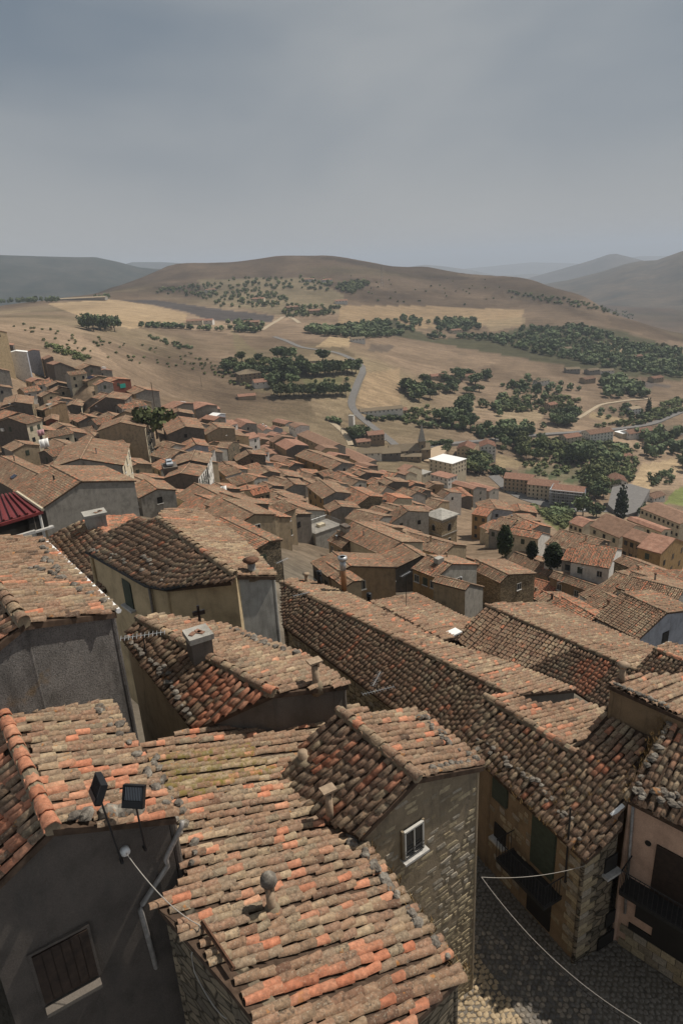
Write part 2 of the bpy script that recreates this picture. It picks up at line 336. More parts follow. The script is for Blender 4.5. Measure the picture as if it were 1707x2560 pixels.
# -- centre, below the long ridge
G('E4', (770, 1335), (370, 1180), (565, 1520), (1000, 1345), 'cream-walled house with dark eaves beside the iron outside stair', 7, 'cream', 'conc', Lw=(0, 0), red=.10)
G('E4', (1240, 715), (750, 540), (1105, 800), (1395, 735), 'long ochre house with a row of dark windows under the eave', 9, 'ochre', 'grey', Lw=(5, 1))
G('E4', (1150, 1100), (935, 940), (985, 1185), (1340, 1120), 'ochre-sided house with grey gable below the long ochre house', 9, 'ochre', 'grey', Lw=(3, 2))
G('E4', (1220, 1290), (1135, 1210), (1080, 1360), (1450, 1310), 'small grey-gabled house just above the iron railings', 7, 'tan', 'grey', Lw=(1, 1))
G('E4', (610, 1000), (520, 920), (370, 1145), (745, 1010), 'house with broad smooth grey gable left of the ochre-sided house', 9, 'tan', 'grey')
G('E4', (420, 870), (370, 800), (275, 1000), (500, 895), 'narrow house with bright yellow side wall', 9, 'yellow', 'grey', Lw=(2, 2))
G('E4', (285, 830), (185, 750), (15, 930), (310, 840), 'dark-gabled house left of the yellow-sided one', 8, 'dark', 'dark')
G('E4', (500, 885), (360, 790), (425, 880), (715, 915), 'low broad tawny roof behind the yellow-sided house', 7, 'dark', 'dark')
G('E4', (720, 850), (680, 790), (690, 865), (955, 872), 'house with pale pink lean roof under the long ochre house', 7, 'grey', 'grey', red=.3)
G('E4', (900, 945), (850, 905), (800, 965), (960, 950), 'small pale shed with low roof amid the centre roofs', 6, 'white', 'grey')
G('E4', (320, 595), (210, 480), (240, 625), (400, 602), 'grey house with white-edged corner and barred opening', 9, 'grey', 'grey', Gw=(1, 2))
G('E4', (520, 662), (450, 630), (475, 692), (572, 680), 'little cream house with one black window', 7, 'cream', 'cream', Gw=(1, 1))
G('E4', (630, 480), (480, 400), (500, 548), (790, 492), 'house with brown rendered gable behind the little cream house', 9, 'tan', 'dark')
G('E4', (700, 600), (640, 548), (600, 668), (722, 592), 'half-hidden reddish house left of the long ochre house', 8, 'brick', 'dark')
G('E4', (1020, 520), (930, 475), (960, 580), (1185, 535), 'house with olive-yellow gable behind the long ochre house', 9, 'yellow', 'yellow')
G('E4', (1180, 605), (1060, 570), (1130, 622), (1330, 628), 'low stone house right of the olive-yellow gable', 8, 'stone', 'dstone')
G('E4', (180, 405), (110, 370), (120, 452), (320, 422), 'mossy-roofed house with olive gable in the upper centre', 9, 'tan', 'tan')
G('E4', (450, 372), (400, 350), (330, 450), (640, 392), 'wide-roofed house behind the mossy roof', 9, 'tan', 'tan')
G('E4', (1190, 470), (780, 290), (930, 482), (1270, 500), 'long dull red roof at the upper edge of the town', 10, 'tan', 'grey', roof='red', Lw=(7, 1))
G('E4', (690, 225), (600, 185), (620, 258), (802, 232), 'red-roofed white-gabled house on the town edge', 10, 'white', 'white', roof='red', Lw=(3, 1))
G('E4', (540, 178), (370, 140), (485, 212), (600, 182), 'red-roofed house with a row of loggia openings at the town edge', 10, 'tan', 'grey', roof='red', Lw=(5, 1))
G('E4', (370, 245), (330, 225), (300, 312), (455, 272), 'small grey gable in front of the loggia house', 9, 'grey', 'blue', roof='red')
G('E4', (520, 330), (470, 308), (480, 350), (605, 368), 'house with bright orange roof in front of the white gable', 9, 'cream', 'cream', roof='red')
G('E4', (245, 270), (150, 205), (200, 300), (330, 290), 'red-roofed house with white chimneys near the town edge', 9, 'white', 'white', roof='red', Gw=(1, 1))
G('E4', (720, 420), (640, 375), (680, 440), (830, 450), 'white-patched house right of the wide roof', 9, 'white', 'grey', Gw=(1, 1))
G('E4', (1180, 495), (1130, 478), (1130, 510), (1275, 505), 'white-walled house at the foot of the long red roof', 8, 'white', 'white', roof='red')
G('E5', (390, 372), (30, 212), (260, 378), (420, 372), 'long pinkish ribbed roof running down to the church', 9, 'tan', 'grey', roof='red')
G('E5', (330, 440), (160, 390), (300, 470), (440, 440), 'low house with dark gable below the pinkish ribbed roof', 8, 'dark', 'dark')
G('E5', (300, 530), (190, 490), (222, 570), (488, 548), 'house with large dark brown gable left of centre', 9, 'dark', 'dark', red=.15)
G('E5', (560, 530), (480, 495), (500, 560), (605, 535), 'grey-gabled house beside the large dark brown gable', 8, 'grey', 'grey')
G('E5', (700, 540), (600, 525), (610, 600), (835, 575), 'orange-roofed house with black patched gable', 8, 'dark', 'dark', red=.5)
G('E5', (860, 520), (790, 500), (760, 560), (950, 590), 'plain orange roof under the terrace houses', 8, 'cream', 'cream', roof='red')
G('E5', (900, 440), (830, 425), (800, 490), (1030, 490), 'pair-pitched orange roof in front of the church garden', 8, 'cream', 'cream', roof='red')
G('E5', (650, 650), (520, 590), (570, 690), (840, 660), 'grey-stone house with lichened roof above the orange tile house', 8, 'grey', 'dark')
G('E5', (940, 670), (870, 640), (830, 700), (1060, 690), 'brown-gabled house with reddish left slope', 8, 'dark', 'dark', red=.4)
G('E5', (1190, 685), (1110, 645), (1065, 750), (1300, 690), 'house with bare umber gable left of the white gable', 8, 'tan', 'brown')
G('E5', (560, 710), (340, 685), (420, 790), (740, 790), 'wide grey-brown roof left of the orange tile house', 8, 'tan', 'dark')
G('E5', (960, 780), (760, 725), (740, 800), (1060, 830), 'long tawny roof behind the orange tile house', 8, 'grey', 'grey')
G('E5', (1190, 855), (1060, 780), (1085, 922), (1235, 850), 'white-gabled narrow house with small balcony', 8, 'white', 'white', Rw=(1, 1), bal=1)
G('E5', (1385, 790), (1290, 750), (1300, 860), (1530, 800), 'white gable with dark verge behind the bell tower', 9, 'white', 'white')
G('E5', (700, 862), (540, 800), (430, 1120), (885, 872), 'house with fresh orange tiles and a roof hatch', 8, 'cream', 'cream', red=.95)
G('E5', (835, 1035), (745, 960), (630, 1190), (1105, 1040), 'pale grey house with two square attic windows and a balcony', 10, 'white', 'conc', Gw=(2, 2), Rw=(1, 1), bal=1)
G('E5', (1140, 1010), (890, 888), (1080, 1010), (1260, 1055), 'cream house under a bright plain orange roof slope', 10, 'cream', 'cream', roof='red', Rw=(2, 2))
G('E5', (330, 840), (70, 715), (170, 960), (500, 850), 'house with coral left slope and long bare stone side', 9, 'stone', 'stone', red=.45)
G('E5', (150, 985), (90, 920), (20, 1040), (240, 1050), 'low roof at the foot of the coral slope', 8, 'tan', 'grey')
# -- middle right in front of the tower
G('E8', (750, 275), (640, 215), (680, 395), (935, 285), 'house with dark stone gable and twin block chimneys', 7, 'tan', 'dstone', Lw=(2, 1))
G('E8', (740, 490), (620, 395), (560, 430), (1155, 502), 'low broad roof over a mottled brown wall with one small window', 7, 'dark', 'brown', Gw=(1, 1))
G('E8', (760, 610), (560, 470), (700, 650), (822, 585), 'little tiled lean-to below the mottled brown wall', 5, 'tan', 'tan', red=.15)
G('E8', (1130, 300), (760, 140), (1000, 405), (1305, 302), 'long house with red-edged cream gable', 8, 'cream', 'cream', red=.08)
G('C3', (900, 1390), (740, 1290), (560, 1420), (960, 1400), 'roof with mossy ridge behind the copper flue', 7, 'ochre', 'dark', Lw=(2, 1), red=.08)
G('C3', (1170, 1465), (965, 1390), (1040, 1582), (1395, 1468), 'house with red-edged pale grey gable and concrete planter', 7, 'ochre', 'conc', red=.12)
G('C3', (1330, 1640), (1090, 1580), (1290, 1680), (1450, 1690), 'low roof running down to the planted terrace', 6, 'tan', 'grey', red=.10)
G('C3', (1190, 1290), (780, 1180), (1090, 1340), (1300, 1300), 'long lichen-gold roof below the bell tower', 7, 'tan', 'tan')
G('E6', (200, 1180), (20, 1090), (130, 1260), (480, 1310), 'tawny roof left of the white roof terrace', 6, 'tan', 'tan')
G('E6', (880, 1450), (470, 1260), (790, 1545), (1300, 1432), 'house with tall bare rubble gable right of centre', 9, 'stone', 'stone')
G('Z6', (730, 312), (470, 210), (680, 395), (812, 310), 'long roof ending in a pale gable below the cypresses', 8, 'tan', 'grey', red=.04)
G('Z6', (745, 425), (625, 392), (690, 540), (755, 430), 'small bright orange roof beside the rubble gable', 7, 'grey', 'grey', red=.95)
G('Z6', (1080, 462), (725, 338), (1052, 525), (1165, 470), 'brown-walled house with curved dark eave and a door', 9, 'brown', 'grey', Lw=(3, 1))
G('Z6', (1000, 302), (880, 240), (925, 355), (1088, 302), 'house with blue-grey stained gable and dark verge', 8, 'cream', 'blue', Lw=(2, 1))
G('Z6', (1455, 610), (1300, 540), (1280, 775), (1640, 590), 'house with lilac-grey gable and orange right slope', 9, 'grey', 'blue', red=.06)
G('Z6', (1250, 580), (1150, 530), (990, 660), (1300, 590), 'brown roof stepping up to the lilac-grey gable', 8, 'tan', 'grey')
G('Z6', (1000, 640), (930, 600), (890, 640), (1060, 600), 'small orange-edged roof with clay flue left of the lilac gable house', 6, 'tan', 'grey', red=.5)
G('Z6', (850, 560), (760, 520), (790, 590), (860, 562), 'low roof at the corner of the brown-walled house', 6, 'grey', 'grey', red=.15)
# -- around the tower and right side
G('E6', (480, 295), (200, 215), (430, 332), (640, 322), 'tall house with stacked balconies under an old orange roof', 10, 'tan', 'grey', Gw=(1, 3), red=.45)
G('E6', (700, 318), (400, 235), (640, 330), (765, 325), 'pale-gabled house joined to the tall balcony house', 10, 'grey', 'conc', Gw=(1, 1), red=.6)
G('E6', (350, 420), (200, 300), (280, 425), (410, 400), 'lower orange roof leaning on the tall balcony house', 7, 'dark', 'dark', red=.6)
G('E6', (690, 592), (495, 558), (612, 658), (752, 602), 'three-storey house with dark iron balconies and orange roof', 12, 'ochre', 'grey', Lw=(2, 3), red=.9)
G('E6', (740, 590), (640, 460), (560, 560), (950, 560), 'wide lichened roof behind the orange-roofed balcony house', 9, 'grey', 'blue')
G('E6', (1110, 740), (960, 650), (950, 700), (1310, 680), 'low ochre roof on the edge of the scrub slope', 7, 'grey', 'dark')
G('E6', (1050, 610), (1010, 520), (900, 600), (1260, 640), 'old pink hipped roof facing the scrub slope', 8, 'tan', 'dark', red=.3)
G('E6', (1000, 735), (780, 690), (760, 760), (1060, 735), 'tawny roof with thin chimney below the scrub slope', 7, 'grey', 'grey', Gw=(1, 1))
G('E6', (820, 800), (700, 745), (660, 830), (870, 790), 'small orange patched roof above the left cypress', 7, 'cream', 'white', red=.6)
G('E6', (1290, 1000), (700, 815), (1180, 1085), (1400, 960), 'long cream-walled house behind the cypresses', 8, 'cream', 'grey', Lw=(5, 1))
G('E6', (1330, 900), (940, 830), (1280, 950), (1480, 940), 'low orange-capped house beyond the cream-walled one', 7, 'cream', 'white', red=.4)
G('E6', (1300, 800), (1180, 755), (1130, 830), (1440, 830), 'coral-roofed house at the end of the scrub slope', 7, 'grey', 'grey', red=.6)
G('E6', (1380, 1130), (1280, 1060), (1270, 1180), (1440, 1090), 'orange slope between the cypresses', 6, 'grey', 'grey', red=.9)
G('C4', (440, 1140), (180, 1060), (380, 1230), (520, 1150), 'wide tawny roof right of the tallest cypress', 7, 'cream', 'grey')
G('C4', (700, 1130), (580, 1100), (565, 1190), (755, 1140), 'white parapet house with two black windows', 8, 'white', 'white', Gw=(2, 1))
G('C4', (900, 1180), (760, 1140), (760, 1170), (950, 1190), 'tawny roof with dark gable below the big red roofs', 7, 'cream', 'dark')
G('C4', (1010, 1250), (700, 1200), (900, 1350), (1075, 1260), 'white-gabled house with grey verge and orange valley', 9, 'white', 'white', red=.35)
G('C4', (870, 1290), (600, 1240), (600, 1330), (920, 1300), 'patchwork orange and brown roof left of the white gable', 7, 'grey', 'grey', red=.5)
G('C4', (1400, 1440), (1060, 1310), (1330, 1480), (1530, 1470), 'long rubble-coloured roof below the brown apartment house', 7, 'stone', 'grey')
G('C4', (1390, 1540), (1180, 1400), (1290, 1560), (1520, 1530), 'roof with red left end and blue-grey gable near the right edge', 7, 'grey', 'blue', red=.3)
G('C4', (1150, 1440), (940, 1370), (1010, 1460), (1180, 1440), 'lichen-gold roof stepping down right of the stained gable', 7, 'grey', 'grey')
G('C4', (1340, 1560), (1010, 1450), (1000, 1490), (1390, 1520), 'broad lichen-gold roof near the right edge', 7, 'grey', 'grey')
G('C4', (1390, 1650), (1270, 1560), (1200, 1610), (1568, 1640), 'dark-tiled roof with a white skylight', 7, 'cream', 'grey', red=.12)
G('C4', (1200, 1620), (980, 1500), (930, 1560), (1240, 1600), 'dark-tiled roof behind the red roof terrace', 7, 'white', 'white')
G('C4', (1560, 1600), (1400, 1560), (1420, 1640), (1660, 1590), 'gold-lichened roof cut by the right edge', 7, 'grey', 'grey')
# -- left town
G('E3', (375, 960), (490, 830), (175, 1025), (605, 1000), 'tall dark-gabled house with white balconied front in the centre left', 13, 'dark', 'dark', 'white', Rw=(4, 3), bal=1, red=.12)
G('E3', (500, 790), (560, 660), (270, 865), (725, 830), 'house stepped behind the white balconied front', 13, 'dark', 'dark', 'white', Rw=(3, 3))
G('E3', (585, 585), (530, 500), (370, 690), (735, 610), 'house with pale blue-grey gable and reddish roof', 9, 'brown', 'blue', red=.25)
G('E3', (440, 350), (350, 215), (215, 450), (680, 380), 'house with wide dark gable and coral right slope', 10, 'dark', 'dark', Gw=(1, 1), red=.12)
G('E3', (340, 155), (320, 110), (170, 215), (530, 185), 'dark-walled house behind the coral slope', 9, 'dark', 'dark')
G('E3', (870, 365), (770, 290), (720, 450), (1100, 375), 'brown-roofed house with ochre verge right of the coral slope', 8, 'tan', 'tan')
G('E3', (1090, 460), (920, 375), (1000, 525), (1265, 480), 'house with clean olive-cream gable', 9, 'ochre', 'yellow')
G('E3', (1060, 548), (900, 545), (985, 570), (1138, 552), 'ruined stone shell with a small square window', 8, 'dstone', 'dstone', Gw=(1, 1), red=0)
G('E3', (810, 545), (730, 480), (720, 580), (900, 555), 'low rusty roof below the olive-cream gable', 7, 'tan', 'tan', red=.2)
G('E3', (900, 690), (780, 620), (830, 700), (1085, 705), 'rubble house with low slanting roof', 9, 'stone', 'stone')
G('E3', (1285, 705), (1240, 650), (1120, 795), (1480, 720), 'big rubble-gabled house in the upper centre', 10, 'stone', 'dstone')
G('E3', (1000, 870), (930, 800), (870, 880), (1130, 865), 'roofless stone yard with pale coping', 9, 'dstone', 'dstone')
G('E3', (1240, 300), (1110, 240), (1160, 358), (1368, 310), 'grey-gabled house with dull red left slope', 9, 'grey', 'grey', roof='red')
G('E3', (800, 110), (780, 80), (680, 150), (890, 110), 'coral-roofed house on the left edge of the town', 8, 'grey', 'grey', roof='red')
G('E3', (720, 60), (580, 20), (560, 90), (850, 70), 'pale tawny roof at the top of the town', 8, 'tan', 'dark')
G('E3', (900, 175), (800, 165), (790, 190), (960, 180), 'smooth grey block house at the top of the town', 7, 'blue', 'blue', roof='white')
G('E3', (420, 40), (280, 15), (250, 70), (540, 40), 'grey house with a bright skylight strip', 8, 'dark', 'dark', roof='red')
G('E3', (560, 160), (530, 150), (535, 170), (640, 170), 'small cream block beside the dark-walled house', 7, 'cream', 'cream')
G('E3', (700, 250), (560, 200), (620, 290), (720, 270), 'brown roof left of the brown-verged house', 8, 'tan', 'dark')
G('E3', (950, 270), (700, 225), (900, 280), (1040, 265), 'house with cream end wall behind the brown-verged roof', 8, 'cream', 'cream')
G('E3', (1290, 1190), (1240, 1110), (1190, 1150), (1415, 1170), 'pinkish roof above the striped red roof', 7, 'stone', 'stone', red=.5)
G('E3', (1270, 1180), (1310, 1170), (960, 1210), (1330, 1400), 'shed with striped red and cream ribbed roof', 5, 'tan', 'tan', red=.9)
G('E3', (1500, 1380), (1430, 1290), (1330, 1390), (1568, 1370), 'low striped roof right of the red ribbed shed', 6, 'tan', 'tan', red=.3)
G('E3', (1420, 1520), (1090, 1410), (1100, 1560), (1440, 1480), 'flat-pitched roofs left of the cream-walled house', 6, 'tan', 'tan', red=.2)
G('E3', (1010, 1440), (760, 1380), (690, 1420), (1090, 1410), 'low tawny roof in front of the striped shed', 5, 'tan', 'tan', red=.1)
G('D5', (1500, 300), (1190, 150), (1330, 270), (1570, 290), 'pink-brown roof right of the yellow house', 5, 'tan', 'dstone', red=.2)
G('C1', (1075, 915), (1120, 850), (770, 1030), (1335, 965), 'tall house with smooth khaki gable and sunlit balcony front', 12, 'tan', 'tan', 'cream', Rw=(3, 3), bal=1)
G('E2', (790, 345), (900, 140), (520, 392), (1240, 412), 'large hip-like brown roof with sunlit stone side', 9, 'tan', 'grey', 'cream', Rw=(3, 2))
G('E2', (800, 570), (510, 420), (420, 830), (1320, 562), 'house with long grey-brown gable and orange streaked left slope', 9, 'tan', 'grey', red=.10)
G('E2', (370, 490), (20, 322), (170, 650), (480, 430), 'dark-tiled roof with skylight at the left edge', 8, 'dark', 'dark', red=.06)
G('C1', (945, 690), (1010, 640), (800, 785), (1255, 695), 'house with wide sooty gable above the khaki gable', 10, 'dark', 'dark')  # gable in the dark plaster
G('C1', (1110, 815), (1150, 800), (1000, 880), (1290, 820), 'low roof tucked behind the khaki gable', 9, 'tan', 'tan')
G('C1', (1060, 525), (980, 510), (960, 560), (1165, 530), 'rusty red house with a turquoise shutter', 8, 'brick', 'brick', Gw=(1, 1), red=.5)
G('C1', (1300, 622), (1200, 585), (1210, 660), (1418, 635), 'plain grey house on the grass edge with a pole', 8, 'tan', 'grey')
G('C1', (880, 500), (830, 490), (780, 545), (960, 510), 'house with a dark solar panel on its roof', 8, 'tan', 'tan')
G('C1', (930, 440), (890, 425), (830, 470), (1000, 450), 'small shed on the grass edge with a white tank', 6, 'grey', 'grey')
G('E1', (680, 372), (640, 350), (310, 560), (700, 385), 'big brown blank-walled house at upper left', 11, 'dark', 'dark')
G('E1', (790, 450), (700, 430), (700, 470), (1030, 560), 'lower wing of the blank-walled house with tiled edge', 10, 'dark', 'dark', red=.3)
G('E1', (360, 735), (490, 610), (245, 805), (445, 768), 'hip-roofed house with sunlit stone front at upper left', 11, 'dark', 'dstone', 'stone', Rw=(3, 3), Gw=(1, 1), bal=1)
G('E1', (760, 682), (740, 625), (700, 690), (850, 708), 'house with draped balcony beside the hip-roofed one', 11, 'dark', 'brown', 'cream', Rw=(1, 2), bal=1)
G('E1', (-20, 545), (60, 480), (-200, 600), (105, 592), 'tall grey tenement cut by the left edge', 15, 'dark', 'blue', 'stone', Rw=(3, 4), bal=1)
G('E1', (30, 430), (80, 375), (-60, 440), (100, 430), 'sunlit upper house behind the tall grey tenement', 14, 'dark', 'grey', 'cream', Rw=(2, 3))
G('E1', (200, 970), (230, 870), (30, 960), (420, 1000), 'brown roof with pale ridge line at the left', 10, 'dark', 'dark', 'stone', Rw=(2, 2))
G('E1', (150, 1020), (60, 970), (30, 1040), (410, 1080), 'lower brown roof under the pale ridge line', 9, 'dark', 'dark', 'stone')
G('E1', (230, 1110), (60, 1075), (20, 1150), (470, 1165), 'coral-tinted roof above the air conditioner', 9, 'dark', 'dark', 'stone', red=.4)
G('E1', (120, 1180), (200, 1160), (-60, 1250), (425, 1285), 'brown house with a white air conditioner on its front', 10, 'tan', 'dark', 'cream', Gw=(1, 1), Rw=(2, 2))
G('E1', (670, 1185), (680, 1100), (595, 1220), (758, 1208), 'narrow dark red house with sunlit stone side', 12, 'brick', 'brick', 'stone', Gw=(1, 3), Rw=(2, 2), bal=1)
G('E1', (800, 975), (690, 960), (540, 1080), (860, 940), 'roof with skylight box left of the tall dark gable', 10, 'dark', 'brown', 'stone')
G('E1', (950, 1002), (1010, 930), (885, 1005), (1060, 1022), 'tall dark-gabled house with sunlit balcony side', 14, 'dark', 'dark', 'cream', Rw=(2, 3), bal=1)
G('E1', (1300, 1110), (1240, 1090), (1180, 1200), (1430, 1180), 'low brown roof between the dark gables', 8, 'dark', 'dark')
G('E1', (1320, 830), (1250, 800), (1190, 900), (1400, 810), 'dark sloping roof beside the sooty gable', 9, 'dark', 'dark', red=.2)
G('E1', (1080, 820), (1010, 800), (990, 860), (1180, 860), 'brown roof below the draped balcony', 10, 'tan', 'brown', red=.15)
G('E1', (-20, 30), (-150, 20), (-120, 60), (235, 95), 'mustard-walled house on the skyline at the left edge', 12, 'yellow', 'yellow', roof='red')
G('E1', (90, 215), (110, 195), (0, 250), (170, 225), 'small house with red roof under the mustard wall', 8, 'dark', 'dark', red=.8)
G('E1', (210, 300), (220, 290), (60, 310), (350, 310), 'house with blank pale lavender wall', 10, 'blue', 'white', roof='white')
G('E1', (440, 285), (430, 275), (360, 300), (520, 295), 'little grey block beside the lavender wall', 7, 'grey', 'blue')
G('E1', (440, 400), (420, 370), (370, 420), (560, 390), 'tawny low roof behind the blank-walled house', 9, 'tan', 'tan', red=.2)
G('E1', (340, 520), (300, 490), (220, 540), (420, 500), 'dark shaggy roof under the lavender wall', 9, 'dark', 'dark')
G('E1', (1110, 560), (1060, 540), (1040, 590), (1160, 575), 'small coral roof right of the tiled edge', 8, 'dark', 'dark', red=.7)
G('E1', (30, 1400), (-100, 1370), (-100, 1420), (215, 1420), 'blank brown wall with white coping at the left edge', 7, 'dark', 'brown', 'stone')
# two big red-roofed blocks and apartments at right
def redblock(k, A_, B_, Lq, Rq, lab, h, wall, nL, rows, wg=None): G(k, A_, B_, Lq, Rq, lab, h, wall, wg or wall, roof='red', Lw=(nL, rows), maxs=.45)
redblock('E7', (450, 300), (290, 245), (440, 460), (500, 300), 'cream house with red roof and a darker tile pattern', 11, 'cream', 3, 1)
redblock('E7', (1000, 350), (640, 210), (805, 500), (1100, 400), 'broad cream house under the largest plain red roof', 12, 'cream', 3, 2)
redblock('E7', (1340, 520), (965, 390), (1305, 690), (1390, 540), 'brown apartment house with white shutters under a red roof', 14, 'brown', 5, 3)
redblock('E7', (1340, 400), (930, 250), (1300, 470), (1420, 400), 'red-roofed row with skylights behind the brown apartment house', 11, 'cream', 4, 1)
G('E7', (1470, 510), (1350, 480), (1320, 520), (1640, 570), 'ochre apartment block with many balconies at the right edge', 17, 'ochre', 'ochre', roof='red', Gw=(3, 4))
redblock('E7', (1700, 260), (1220, 75), (1540, 240), (1760, 250), 'long barrack-like house with roof lights at right', 10, 'cream', 9, 2)

# ---- distances of the houses: gable widths in the plan (about 8.6 m) smoothed over neighbours
SU = []
for sp in SPECS:
    A, d, nl, ln, wL, dL, wR, dR, ok = gdims(sp, -50.0, cap=False); dep = float(px(A)[2]); Wd = wL + wR
    sp['dep_w'] = dep * 8.6 / Wd; SU.append((sp['ap'][0], sp['ap'][1], math.log(np.clip(sp['dep_w'], 30, 480)), 1.0 if ok else .25))
# anchors: surveyed near roofs and the valley floor behind the last houses
SU += [(960, 1580, math.log(36), 3), (1400, 1560, math.log(45), 3), (560, 1330, math.log(33), 3), (250, 1320, math.log(38), 3), (1650, 1600, math.log(37), 3), (840, 1480, math.log(44), 3), (1150, 1470, math.log(55), 2), (1600, 1500, math.log(62), 2), (130, 1300, math.log(42), 2),
       (640, 1060, math.log(400), 3), (860, 1110, math.log(420), 3), (1060, 1180, math.log(400), 3), (1250, 1220, math.log(380), 2), (1400, 1290, math.log(320), 2), (20, 835, math.log(260), 3), (150, 880, math.log(270), 2), (300, 950, math.log(290), 2), (480, 1010, math.log(350), 2)]
SU = np.array(SU)
def depth_at(u, v):
    du = (SU[:, 0] - u) / 150; dv = (SU[:, 1] - v) / 48; k = SU[:, 3] * np.exp(-.5 * (du ** 2 + dv ** 2)) + 1e-6
    Xm = np.c_[np.ones(len(SU)), SU[:, 0] - u, SU[:, 1] - v]; Wm = k[:, None]; R_ = np.diag([0, .5, .05])
    be = np.linalg.solve(Xm.T @ (Wm * Xm) + R_, Xm.T @ (k * SU[:, 2])); return math.exp(float(np.clip(be[0], math.log(32), math.log(470))))
EXTRA = []
for sp in SPECS:
    u, v = sp['ap']; r_ = ray(u, v); dep = depth_at(u, v); rel = sp['dep_w'] / dep; dep *= float(np.clip(rel, .93, 1.07)); p = r_ * dep     # ray has unit depth
    sp['z'] = p[2]; sp['dep'] = dep; EXTRA.append((math.degrees(math.atan2(p[0], p[1])), math.hypot(p[0], p[1]), p[2] - sp['h'] + .5))
fit_terrain(EXTRA)
az = np.r_[np.linspace(-60, -33, 26), np.linspace(-32.5, 32.5, 470), np.linspace(33, 60, 26)]
rr = np.r_[np.exp(np.linspace(math.log(4), math.log(3500), 400)), np.exp(np.linspace(math.log(3700), math.log(34000), 18))]
Ga, Gr = np.meshgrid(np.radians(az), rr, indexing='ij'); X = Gr * np.sin(Ga); Y = Gr * np.cos(Ga); Z = ground(X, Y)
na, nr = X.shape; V = np.c_[X.ravel(), Y.ravel(), Z.ravel()]
idx = np.arange(na * nr).reshape(na, nr); Fq = np.c_[idx[:-1, :-1].ravel(), idx[1:, :-1].ravel(), idx[1:, 1:].ravel(), idx[:-1, 1:].ravel()]
me = bpy.data.meshes.new('ground'); me.vertices.add(len(V)); me.vertices.foreach_set('co', V.ravel()); me.loops.add(Fq.size); me.loops.foreach_set('vertex_index', Fq[:, ::1].ravel().astype(np.int32))
me.polygons.add(len(Fq)); me.polygons.foreach_set('loop_start', np.arange(0, Fq.size, 4, dtype=np.int32)); me.polygons.foreach_set('use_smooth', np.ones(len(Fq), bool)); me.update(calc_edges=True)
# land cover (crop and soil colours of the fields)
U_, V_, D_ = px(V); colr = np.tile(np.array([.205, .148, .10]), (len(V), 1)); Rr = Gr.ravel()
nz = fbm(V[:, 0] / 90, V[:, 1] / 90, 5, 11); colr *= (1 + 1.0 * nz)[:, None]
nz2 = fbm(V[:, 0] / 260, V[:, 1] / 260, 4, 31); k = np.clip((nz2 - .05) * 6, 0, 1)[:, None] * .5; colr = colr * (1 - k) + np.array([.19, .155, .09]) * k
ci = np.floor(V[:, 0] / 210); cj = np.floor(V[:, 1] / 170); best = np.full(len(V), 1e9); tone = np.zeros(len(V))
for di in (-1, 0, 1):
    for dj in (-1, 0, 1):
        a_, b_ = ci + di, cj + dj; h1 = np.abs(np.sin(a_ * 127.1 + b_ * 311.7) * 43758.5) % 1; h2 = np.abs(np.sin(a_ * 269.5 + b_ * 183.3) * 24634.6) % 1; d_ = ((a_ + h1) * 210 - V[:, 0]) ** 2 + ((b_ + h2) * 170 - V[:, 1]) ** 2; mm = d_ < best; best[mm] = d_[mm]; tone[mm] = (np.abs(np.sin(a_ * 41.3 + b_ * 17.9) * 9631.7) % 1)[mm]
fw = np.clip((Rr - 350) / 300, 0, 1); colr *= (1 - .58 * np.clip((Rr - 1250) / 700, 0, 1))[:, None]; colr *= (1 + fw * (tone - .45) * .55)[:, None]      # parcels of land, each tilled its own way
gl = fbm(V[:, 0] / 60 + V[:, 1] / 400, V[:, 1] / 260, 4, 77); colr *= (1 - .9 * np.clip(gl - .08, 0, .4) * fw)[:, None]
town = np.clip((150 - Rr) / 60, 0, 1)[:, None]; colr = colr * (1 - town) + np.array([.13, .11, .085]) * town
def field(k, pts, col, mixv=1.0):
    m = inpoly(U_, V_, cs(k, *pts)) & (Rr > 200); colr[m] = colr[m] * (1 - mixv) + np.array(col) * (1 + .5 * nz[m])[:, None] * mixv
field('F1', [(215, 290), (500, 270), (700, 300), (850, 335), (850, 370), (600, 405), (440, 375)], (0.32, 0.232, 0.14))
field('F1', [(560, 275), (720, 275), (1000, 315), (1250, 345), (1240, 375), (950, 365), (860, 330), (700, 295)], (0.075, 0.065, 0.06))
field('F1', [(900, 180), (1400, 170), (1568, 250), (1568, 330), (1350, 350), (1250, 340), (950, 270)], (0.2, 0.165, 0.1), .6)
field('F2', [(0, 300), (360, 300), (840, 320), (830, 390), (300, 405), (0, 395)], (0.264, 0.188, 0.112))
field('F2', [(0, 400), (440, 470), (950, 560), (1300, 620), (1568, 640), (1568, 500), (1300, 420), (1150, 390), (820, 400), (700, 440), (430, 450), (250, 360), (0, 390)], (0.075, 0.07, 0.04))
field('F2', [(1165, 470), (1300, 470), (1310, 540), (1190, 540)], (0.288, 0.224, 0.144))
field('F2', [(640, 370), (850, 350), (850, 380), (700, 420)], (0.272, 0.208, 0.128), .7)
field('F2', [(130, 505), (150, 475), (260, 480), (220, 515)], (0.13, 0.1, 0.075))
field('F2', [(1250, 640), (1500, 660), (1520, 675), (1300, 665)], (0.1, 0.085, 0.075))
field('F3', [(650, 150), (720, 95), (840, 100), (840, 150)], (0.336, 0.248, 0.148))
field('F3', [(560, 330), (800, 320), (780, 380), (600, 370)], (0.15, 0.15, 0.075))
field('F3', [(170, 40), (400, 260), (880, 240), (900, 270), (830, 430), (480, 430), (250, 380)], (0.16, 0.135, 0.075), .55)
field('F3', [(870, 490), (930, 300), (1120, 270), (1120, 480), (1000, 500)], (0.272, 0.196, 0.12))
